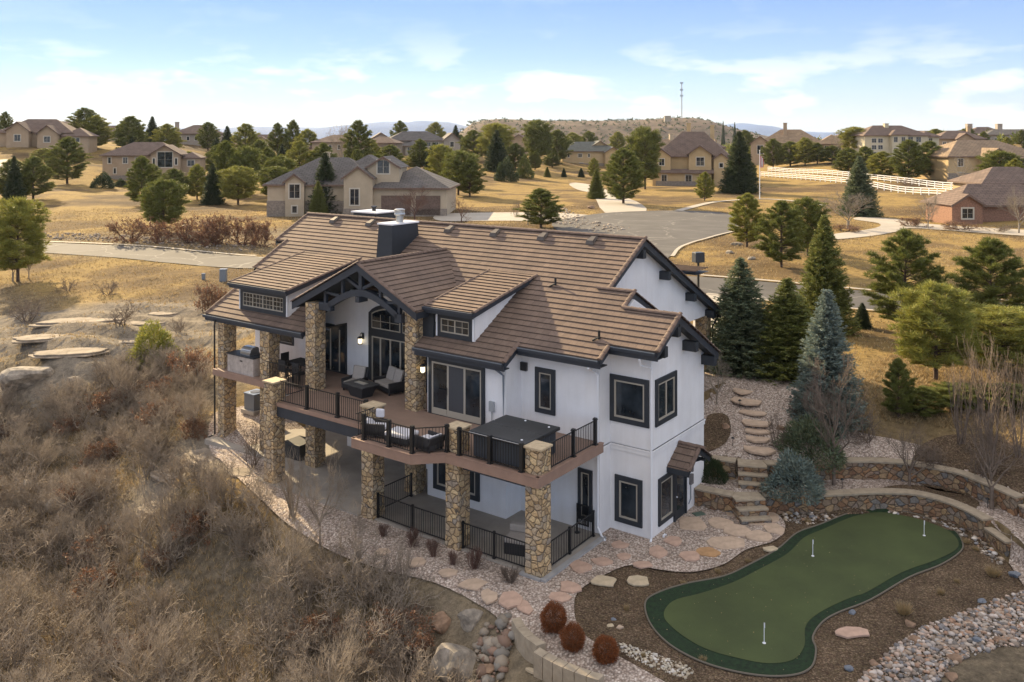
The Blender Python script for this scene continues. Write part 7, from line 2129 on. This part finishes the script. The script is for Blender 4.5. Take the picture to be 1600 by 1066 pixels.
# near right group
T('finespruce', 'bluedk', 1, 1158, 614, 400, 134, 'spruce_tree', 'tall blue-tinged spruce closest to the house corner', 'tree', None, d=47)
T('finespruce', 'spruce', 2, 1230, 626, 432, 134, 'spruce_tree', 'green spruce squeezed between the two blue spruces', 'tree', None, d=46)
T('finespruce', 'spruce', 3, 1288, 500, 333, 100, 'spruce_tree', 'tallest yellow-green spruce rising above the street', 'tree', None, d=56)
T('finespruce', 'blue', 4, 1292, 668, 448, 118, 'spruce_tree', 'pale silver-blue spruce in front of the green ones', 'tree', None, d=41)
T('finepine', 'needle', 1, 1415, 515, 362, 108, 'pine_tree', 'pine standing right of the small spruce by the street', 'tree', None, d=57)
T('finepine', 'needle', 2, 1548, 515, 376, 120, 'pine_tree', 'broad pine by the street near the right edge', 'tree', None, d=55)
T('roundpine', 'needle2', 3, 1462, 640, 448, 114, 'pine_tree', 'bright green pine with a bare lower trunk on the golden slope', 'tree', None, d=45)
T('roundpine', 'needle2', 4, 1568, 640, 484, 140, 'pine_tree', 'bright green pine cut by the right edge', 'tree', None, d=46)
T('finepine', 'needle', 3, 1442, 672, 604, 62, 'young_pine', 'small dark pine below the bright pine trunk', 'tree', None, d=41.5)
T('finepine', 'needle', 2, 1580, 690, 600, 84, 'young_pine', 'dark young pine behind the leafless clumps at the right edge', 'tree', None, d=41)
T('finepine', 'needle', 5, 1500, 668, 600, 100, 'young_pine', 'low dark young pine on the golden slope below the bright pines', 'tree', None, d=42)
T('finespruce', 'dark', 5, 1347, 512, 472, 32, 'young_spruce', 'little dark spruce at the street edge', 'tree')
T('finepine', 'needle2', 1, 1167, 386, 304, 56, 'pine_tree', 'small pine on the golden mound by the cul-de-sac', 'tree')
T('finepine', 'needle', 2, 1221, 418, 316, 72, 'pine_tree', 'dense green pine left of the tallest yellow-green spruce', 'tree')
T('roundpine', 'needle', 3, 1262, 400, 312, 56, 'pine_tree', 'pine behind, between the dense pine and the tallest spruce', 'tree')
T('barefine', 'twig', 1, 1303, 760, 545, 120, 'bare_tree', 'bare tree on the lower terrace behind the dwarf blue spruce', 'tree', z=.75)
T('bare', 'twig', 2, 1421, 762, 655, 104, 'bare_tree', 'small bare ornamental tree in the oval mulch bed', 'tree', z=.75)
T('barefine', 'twig', 3, 1550, 798, 620, 118, 'bare_tree', 'bare tree with a pale trunk on the terrace near the right edge', 'tree', z=.75)
for i, (a, pb, pt, w, dd, lab) in enumerate([(1500, 690, 560, 64, 39, 'leafless clump behind the oval mulch bed'), (1545, 700, 515, 76, 38, 'tallest leafless upright clump at the right'), (1595, 700, 535, 72, 37, 'leafless upright clump at the right edge')]):
    T('baretall', 'twig', 1 + i, a, pb, pt, w, 'bare_clump', lab, 'tree', None, d=dd)
T('bare', 'greybark', 5, 1120, 640, 548, 58, 'bare_bush', 'reddish bare bush against the house wall by the path', 'shrub', d=43)
T('redshrub', 'twigred', 3, 1150, 590, 548, 70, 'shrub', 'rusty low shrub under the blue-tinged spruce', 'shrub', d=48)
for i, (a, pb, pt, w, lab) in enumerate([(1215, 700, 640, 40, 'brown twiggy shrub right of the stepped path'), (1245, 655, 615, 50, 'tangled bare shrub below the green spruce'), (1355, 690, 640, 70, 'bare shrub on the gravel behind the upper wall'), (1460, 735, 690, 70, 'dark bare shrub on the upper mulch bed'), (1530, 745, 690, 80, 'dark bare shrub behind the upper wall at the right'), (1345, 640, 600, 56, 'twiggy shrub at the edge of the golden slope'), (1124, 500, 470, 40, 'pinkish bare shrub beside the driveway')]):
    T('scrub', 'twig' if i != 6 else 'twigred', 1 + i % 5, a, pb, pt, w, 'shrub', lab, 'shrub')
# middle distance
MID = [('finepine', 'needle', 2, 845, 356, 296, 68, 'bushy pine directly behind the main ridge'), ('finepine', 'needle', 1, 974, 319, 234, 66, 'broad pine on the island beside the cul-de-sac'), ('roundpine', 'needle', 4, 1008, 296, 202, 52, 'tall pine behind the broad cul-de-sac pine'),
       ('finespruce', 'spruce', 2, 932, 311, 263, 30, 'young spruce left of the broad cul-de-sac pine'), ('finespruce', 'dark', 1, 1155, 302, 204, 62, 'very dark tall spruce right of the steep-roofed house'), ('finepine', 'needle2', 5, 1101, 314, 270, 30, 'small pine in front of the steep-roofed house'),
       ('finespruce', 'bluedk', 3, 1343, 338, 242, 64, 'big blue-grey spruce in front of the white fences'), ('finespruce', 'dark', 4, 508, 336, 236, 60, 'tall dark spruce in front of the grey-roofed house'), ('finespruce', 'spruce', 5, 497, 340, 282, 34, 'yellowish small spruce beside the tall dark one'),
       ('roundpine', 'needle', 6, 256, 362, 283, 62, 'round-crowned pine above the red scrub'), ('finepine', 'needle', 3, 222, 322, 246, 52, 'pine left of the round-crowned pine'), ('finespruce', 'dark', 2, 332, 320, 254, 38, 'dark spruce in the left grove'),
       ('finepine', 'needle', 7, 105, 287, 216, 60, 'round pine alone on the golden field at the left'), ('finepine', 'needle', 2, 20, 315, 250, 56, 'pine at the left edge of the dark trio'), ('finespruce', 'dark', 1, 22, 318, 243, 36, 'spruce top in the middle of the dark trio at the left'), ('finepine', 'needle', 4, 52, 312, 246, 56, 'pine at the right of the dark trio at the left edge'),
       ('roundpine', 'needle2', 5, 28, 440, 314, 84, 'bright pine with bare lower stems by the street at the left edge'), ('finepine', 'needle', 6, 352, 303, 222, 46, 'pine in the left grove, left of the twin tops'), ('roundpine', 'needle', 1, 384, 305, 232, 44, 'pine in the left grove near the grey roof'), ('finepine', 'needle2', 3, 308, 312, 258, 40, 'yellow-green pine in the left grove behind the round crown'),
       ('roundpine', 'needle', 2, 716, 305, 238, 56, 'left pine of the pair right of the grey-roofed house'), ('finepine', 'needle', 5, 734, 308, 250, 48, 'right pine of the pair right of the grey-roofed house'), ('finespruce', 'dark', 3, 776, 268, 202, 46, 'blackish spruce left of the round juniper'),
       ('bush', 'dark', 1, 791, 284, 250, 30, 'round dark juniper in the middle field'), ('bush', 'spruce', 2, 820, 278, 247, 28, 'lighter round juniper right of the dark one'), ('finepine', 'needle', 1, 836, 266, 238, 22, 'little pine right of the round junipers'),
       ('finespruce', 'spruce', 4, 855, 277, 260, 12, 'tiny conifer, left of two in the middle field'), ('finespruce', 'dark', 5, 881, 277, 262, 10, 'tiny conifer, middle of three in the field'), ('finespruce', 'dark', 2, 908, 277, 262, 12, 'tiny conifer, right of three in the field'),
       ('bush', 'dark', 3, 160, 294, 272, 32, 'low dark juniper left of the brick and tan house front'), ('bush', 'dark', 4, 189, 292, 280, 18, 'smaller dark juniper by the brick and tan house'), ('finepine', 'needle', 2, 863, 262, 240, 30, 'pine left of the green-roofed house'),
       ('roundpine', 'needle', 3, 440, 300, 246, 44, 'pine left behind the grey roof'), ('finepine', 'needle2', 4, 468, 285, 222, 46, 'yellow-green pine above the grey roof'), ('finepine', 'needle', 1, 610, 285, 228, 50, 'pine in front of the long villa'), ('roundpine', 'needle2', 2, 688, 285, 228, 40, 'yellow-green pine in front of the villa gable'),
       ('finepine', 'needle', 5, 418, 290, 232, 34, 'slim pine at the right end of the left grove')]
for k, mt, s, a, pb, pt, w, lab in MID: T(k, mt, s, a, pb, pt, w, 'bush' if k == 'bush' else ('spruce_tree' if 'spruce' in k else 'pine_tree'), lab, 'shrub' if k == 'bush' else 'tree')
# bare trees around
for i, (a, pb, pt, w, lab, mt) in enumerate([(648, 350, 288, 62, 'bare round tree at the garage of the grey-roofed house', 'twigred'), (721, 348, 306, 40, 'small bare tree by the driveway', 'twigred'), (1325, 358, 298, 84, 'wide bare tree on the drive island', 'greybark'), (1288, 350, 300, 40, 'thin bare tree left of the drive island', 'greybark'),
                                             (1450, 358, 298, 44, 'bare tree at the corner of the brick house', 'greybark'), (1592, 365, 288, 60, 'bare tree in front of the brick house at the right edge', 'greybark'), (534, 262, 192, 44, 'tall leafless tree in front of the flat-topped house', 'greybark'), (1500, 288, 236, 40, 'white-stemmed bare tree left of the balcony house', 'greybark'),
                                             (1585, 270, 225, 40, 'pale bare tree at the right edge', 'greybark'), (1308, 252, 205, 24, 'slim bare tree by the sunlit tan roof', 'greybark'), (20, 440, 372, 50, 'leafless scrub tree under the pine at the left edge', 'greybark'), (45, 436, 380, 44, 'leafless scrub tree right under the pine at the left edge', 'greybark')]):
    T('barefine' if w > 40 else 'bare', mt, 1 + i % 4, a, pb, pt, w, 'bare_tree', lab, 'tree')
# scrub standing singly on the left field
for i, (a, pb, pt, w, k, lab) in enumerate([(170, 462, 436, 44, 'scrub', 'single bare shrub in the golden field above the ledges'), (108, 455, 430, 40, 'scrub', 'bare shrub left of the single one above the ledges'), (42, 505, 462, 70, 'scrub', 'bare shrub on the left slope'), (190, 508, 470, 66, 'scrub', 'brown shrub among the ledges'), (322, 492, 440, 66, 'redscrub', 'pinkish red shrub right beside the porch roof'),
                                            (240, 568, 510, 80, 'bush', 'olive-green juniper in the scrub left of the house'), (278, 520, 492, 44, 'scrub', 'grey shrub above the olive juniper'), (300, 684, 650, 50, 'redscrub', 'tan shrub beside the far left stone column'), (395, 735, 655, 44, 'scrub', 'bare shrub in front of the left stone columns'), (290, 610, 540, 90, 'redscrub', 'tawny scrub against the porch')]):
    T(k, 'twig' if k != 'bush' else 'needle2', 1 + i % 5, a, pb, pt, w, 'shrub', lab, 'shrub')
for i, (a, pb, pt, w, lab) in enumerate([(205, 378, 336, 70, 'red-brown shrub at the left end of the roadside thicket'), (250, 380, 342, 66, 'red-brown shrub under the round-crowned pine'), (300, 380, 334, 72, 'rust shrub in the roadside thicket'), (340, 382, 330, 72, 'tall rust shrub in the roadside thicket'), (378, 384, 334, 70, 'rust shrub near the grey-roofed house'), (410, 386, 340, 56, 'brown shrub at the right end of the roadside thicket'), (320, 384, 350, 60, 'low dark shrub at the front of the roadside thicket')]):
    T('redscrub', 'twigred', 6 + i % 2, a, pb, pt, w, 'shrub', lab, 'shrub')
for i, (a, pb, pt, w, lab) in enumerate([(1320, 362, 350, 56, 'low hedge on the drive island'), (1425, 354, 338, 56, 'brown shrub left of the brick house'), (1500, 360, 344, 60, 'shrub under the brick house window'), (1555, 362, 350, 60, 'dark shrub along the brick house wall'), (1415, 300, 275, 40, 'bare shrub by the fence end'), (805, 338, 310, 18, 'reddish grass plume left of the bushy pine')]):
    T('redscrub' if i in (0, 1, 2) else 'scrub', 'twig', 6 + i % 2 if i in (0, 1, 2) else 1, a, pb, pt, w, 'shrub', lab, 'shrub')
# trees of the ridge and between the far houses: kind, x, distance, top y, width px, label
FAR = [('finepine', 132, 285, 170, 44, 'largest pine on the skyline right of the hazy house'), ('finepine', 150, 280, 182, 40, 'pine right behind the largest skyline pine'), ('finepine', 205, 270, 183, 40, 'round pine between two low roofs on the left skyline'), ('finespruce', 238, 290, 181, 24, 'pointed spruce on the left skyline'), ('finepine', 262, 280, 195, 36, 'pine right of the pointed skyline spruce'),
       ('finepine', 325, 300, 192, 28, 'pine beside the pyramid roof'), ('finespruce', 355, 290, 196, 24, 'spruce right of the pyramid roof'), ('finepine', 384, 280, 195, 38, 'pine at the edge of the blue horizon, left side'), ('finepine', 434, 310, 194, 26, 'left of three pines standing against the blue horizon'), ('finepine', 458, 305, 190, 26, 'middle of three pines against the blue horizon'), ('finepine', 480, 290, 203, 36, 'right of three pines against the blue horizon'),
       ('finepine', 560, 240, 190, 38, 'dark pine at the end of the flat-topped house'), ('finepine', 625, 380, 190, 26, 'pine on the skyline above the long villa'), ('finepine', 680, 390, 192, 28, 'pine on the skyline right above the villa'), ('finepine', 8, 280, 176, 20, 'pine cut by the top left edge'), ('finespruce', 712, 330, 195, 20, 'spruce beside the villa gable'),
       ('roundpine', 775, 290, 195, 44, 'large pine under the red-brown roof'), ('roundpine', 840, 320, 190, 36, 'pine left of the mesa foot trees'), ('finepine', 870, 330, 204, 36, 'pine behind the small middle-field pines'), ('finepine', 895, 420, 208, 28, 'first pine of the row below the mesa'), ('finepine', 920, 430, 206, 26, 'second pine of the row below the mesa'), ('finepine', 1000, 430, 205, 26, 'pine of the mesa row behind the tall cul-de-sac pine'), ('finepine', 965, 440, 207, 24, 'third pine of the row below the mesa'),
       ('finepine', 740, 300, 205, 36, 'pine between villa and red-brown roof'), ('finepine', 805, 280, 225, 30, 'low pine near the blackish spruce'), ('finepine', 1185, 330, 222, 26, 'pine right behind the very dark spruce'), ('finepine', 1208, 290, 218, 28, 'first pine of the row above the white fences'), ('finepine', 1235, 285, 222, 32, 'second pine of the row above the white fences'), ('finepine', 1258, 280, 216, 30, 'third pine of the row above the white fences'), ('finepine', 1277, 280, 224, 24, 'fourth, pointed pine of the row above the white fences'), ('finepine', 1300, 275, 228, 28, 'last pine of the row above the white fences'),
       ('roundpine', 1335, 300, 200, 34, 'dark pine between the tan roof and the cream house'), ('finepine', 1325, 235, 232, 36, 'pine left of the cream house front'), ('finepine', 1352, 230, 230, 34, 'pine right behind the blue-grey spruce top'), ('finepine', 1378, 215, 238, 40, 'wide low pine below the cream house windows'), ('finepine', 1420, 205, 220, 44, 'tall pine in front of the cream house'), ('finepine', 1452, 210, 222, 44, 'pine at the right end of the cream house'), ('finepine', 1462, 400, 202, 30, 'pine on the right skyline'),
       ('finepine', 1480, 420, 205, 26, 'second pine on the right skyline'), ('roundpine', 1562, 160, 238, 46, 'yellow-green pine in front of the balcony house'), ('finepine', 1586, 150, 250, 34, 'yellow-green pine at the right edge above the brick house'), ('finepine', 1500, 430, 204, 24, 'third pine on the right skyline'), ('finespruce', 1130, 900, 188, 8, 'tiny conifer on the shoulder of the mesa'), ('finespruce', 1148, 800, 190, 8, 'second tiny conifer on the mesa shoulder'),
       ('finepine', 1165, 360, 205, 26, 'pine behind the small tan-roofed house'), ('finepine', 1030, 300, 232, 20, 'pine at the left corner of the steep-roofed house'), ('finepine', 650, 250, 240, 34, 'pine in front of the villa entrance'), ('finepine', 588, 230, 240, 30, 'pine above the garage of the grey-roofed house'), ('finepine', 340, 240, 228, 34, 'pine behind the left grove'), ('finepine', 296, 235, 238, 30, 'pine right of the brick and tan house'), ('finepine', 405, 250, 220, 30, 'pine behind the right end of the left grove'),
       ('roundpine', 430, 170, 262, 40, 'pine over the left end of the grey roof'), ('roundpine', 372, 165, 262, 44, 'yellow-green pine in front of the left grove'), ('finepine', 272, 175, 265, 44, 'pine in front of the brick and tan house'), ('finepine', 238, 185, 258, 34, 'pine before the tall arched window'), ('finepine', 70, 240, 232, 30, 'small pine in front of the hazy house'), ('finepine', 505, 210, 225, 34, 'pine left of the tall leafless tree')]
for i, (k, a, dd, pt, w, lab) in enumerate(FAR):
    w = w * (1.25 if dd < 500 else 1)
    T(k, ('needle', 'needle2', 'needle')[i % 3] if k != 'finespruce' else 'dark', 1 + i % 5, a, 0, pt, w, 'spruce_tree' if k == 'finespruce' else 'pine_tree', lab, 'tree', 'trees between the far houses', d=dd)
# distant wood too dense to count
def far_wood():
    rs = np.random.RandomState(12); VV = []; n = 0; P = []; D = []; L = []; W = []
    for i in range(1500):
        px = rs.uniform(560, 1700) if rs.rand() < .7 else rs.uniform(-200, 560); d = rs.uniform(380, 900); x, y = atd(px, d); z = h1(x, y); h = rs.uniform(3, 7.5); r = h * .33; k = 60
        q = rs.normal(size=(k, 3)); q /= np.linalg.norm(q, axis=1, keepdims=True); q *= rs.uniform(.4, 1, (k, 1))
        P.append(np.stack([x + q[:, 0] * r, y + q[:, 1] * r, z + h * (.5 + .42 * q[:, 2])], 1)); D.append(q + rs.normal(size=q.shape) * .6 + [0, 0, .4]); L.append(rs.uniform(.9, 1.8, k)); W.append(rs.uniform(.6, 1.1, k))
    P = np.concatenate(P); V, F = blades(P, np.concatenate(D), np.concatenate(L), np.concatenate(W), rs)
    o = mesh_np('distant_wood', V, F, M['needle'], col=np.repeat(tint_for(len(P), rs, v=.4), 3, 0)); tag(o, 'far-off dark pine wood below the skyline', kind='stuff')


far_wood()


# tall bare oak saplings standing clear of the thicket, each with its own stems
for i, (a, pb, pt, w, lab) in enumerate([(500, 858, 690, 90, 'pale-tipped bare sapling right below the patio edge'), (455, 815, 700, 60, 'bare sapling in front of the second stone column'), (330, 842, 700, 70, 'thin bare sapling below the rock shelves'), (262, 850, 735, 60, 'bare sapling at the left of the rock shelves'), (560, 905, 780, 70, 'bare sapling in the brush below the gravel strip'), (628, 925, 835, 50, 'small bare sapling near the end of the gravel strip'), (410, 850, 740, 56, 'dark-stemmed sapling among the brush left of the patio')]):
    T('baretall' if i % 2 else 'bare', 'thicket', 1 + i % 4, a, pb, pt, w, 'bare_sapling', lab, 'tree')


# loose pines in between, too alike to tell apart
_houses = [(50, 'the many-gabled hazy house'), (228, 'the arched-window house'), (345, 'the small house by the blue horizon'), (530, 'the flat-topped brown house'), (645, 'the long grey-roofed villa'), (785, 'the red-roofed house'), (932, 'the green-roofed house'), (1080, 'the steep brown-roofed house'), (1250, 'the sunlit tan roof'), (1410, 'the three-storey cream house'), (1560, 'the golden-roofed house')]
_seen = {}


def LW(px, d, n):
    hx, hn = min(_houses, key=lambda q: abs(q[0] - px)); side = 'left of' if px < hx - 8 else ('right of' if px > hx + 8 else 'in line with')
    dist = 'nearer' if d < 270 else ('mid-distance' if d < 340 else 'farther'); k = (dist, side, hn); _seen[k] = _seen.get(k, 0) + 1
    extra = ['', ', second one outward', ', third one outward', ', fourth one outward', ', fifth one outward', ', sixth one outward', ', seventh one outward'][min(6, _seen[k] - 1)]
    return '%s loose-standing %s %s %s%s' % (dist, 'conifer' if n % 4 else 'spruce', side, hn, extra)


_r = np.random.RandomState(77); _n = 0
HP = [(o.location.x, o.location.y) for o in COL.objects if o.get('category') == 'house' and o.location.y > 100]
while _n < 90:
    px_ = _r.uniform(-20, 1640); d_ = _r.uniform(215, 430); x_, y_ = atd(px_, d_)
    if 1180 < px_ < 1500 and d_ < 270: continue
    if 740 < px_ < 920 and d_ < 300: continue
    if any(abs(x_ - hx) < 17 and -26 < y_ - hy < 16 for hx, hy in HP) or on_pave(np.array([x_]), np.array([y_]))[0]: continue
    _n += 1; z_ = h1(x_, y_); hh = _r.uniform(4.5, 8.5)
    plant('finepine' if _n % 4 else 'finespruce', ('needle', 'needle2', 'needle')[_n % 3] if _n % 4 else 'dark', 1 + _n % (5 if _n % 4 else 3), x_, y_, z_ - .05, hh, hh * _r.uniform(.3, .42), 'pine_tree', LW(px_, d_, _n), 'tree', 'conifers in the loose woods')


def mesa_bushes():
    rs = np.random.RandomState(4); n = 700; px_ = rs.uniform(700, 1190, n); d = rs.uniform(1390, 1620, n); P = []; D = []
    ob = bpy.data.objects['mesa']; me = ob.data; v = np.empty(len(me.vertices) * 3, np.float32); me.vertices.foreach_get('co', v); v = v.reshape(110, 110, 3)
    X = (px_ - 800) / FPX * d; xs = v[0, :, 0]; ys = v[:, 0, 1]; i = np.clip(np.searchsorted(xs, X), 0, 109); j = np.clip(np.searchsorted(ys, d), 0, 109); Z = v[j, i, 2]
    k = 14; q = rs.normal(size=(n, k, 3)); q[:, :, 2] = np.abs(q[:, :, 2]); s = rs.uniform(.8, 2.6, (n, 1, 1))
    P = np.stack([X, d, Z], 1)[:, None, :] + q * s * .5; V, F = blades(P.reshape(-1, 3), q.reshape(-1, 3), np.repeat(s.ravel(), k), np.repeat(s.ravel() * .8, k), rs)
    tag(mesh_np('mesa_bushes', V, F, M['dark'], col=np.repeat(tint_for(n * k, rs), 3, 0)), 'dark bushes dotted over the mesa', kind='stuff')


mesa_bushes()
# fallen leaves blown over lawn, gravel and green
rs = np.random.RandomState(31); n = 800; xl_ = rs.uniform(-10, 13, n); yl_ = rs.uniform(-7.5, 4, n); q = O2 + np.outer(xl_, EX) + np.outer(yl_, EY); kk = (yl_ < wy(W1P, xl_) - .2) & ~((xl_ < 0) & (yl_ > -5.2)); q = q[kk]; n = len(q)
P = np.stack([q[:, 0], q[:, 1], hz(q[:, 0], q[:, 1]) + .08], 1); D = rs.normal(size=(n, 3)); D[:, 2] *= .15
V, F = blades(P, D, rs.uniform(.02, .05, n), rs.uniform(.015, .03, n), rs); tag(mesh_np('fallen_leaves', V, F, M['straw'], col=np.repeat(tint_for(n, rs, v=.5), 3, 0)), 'small dry leaves blown over gravel and turf', kind='stuff')
# ------------------------------------------------------------------ the air
m_ = bpy.data.materials.new('haze_air'); m_.use_nodes = True; nt_ = m_.node_tree
for n_ in list(nt_.nodes): nt_.nodes.remove(n_)
o_ = nt_.nodes.new('ShaderNodeOutputMaterial'); v_ = nt_.nodes.new('ShaderNodeVolumePrincipled')
v_.inputs['Color'].default_value = (.72, .84, 1, 1); v_.inputs['Density'].default_value = 4.5e-5; v_.inputs['Anisotropy'].default_value = .15
nt_.links.new(v_.outputs[0], o_.inputs['Volume'])
m = MB(); m.box(-12500, 12500, -60, 15000, -90, 320)
hz_ = m.build('haze', m_); tag(hz_, 'thin bluish air over the whole landscape', kind='stuff')
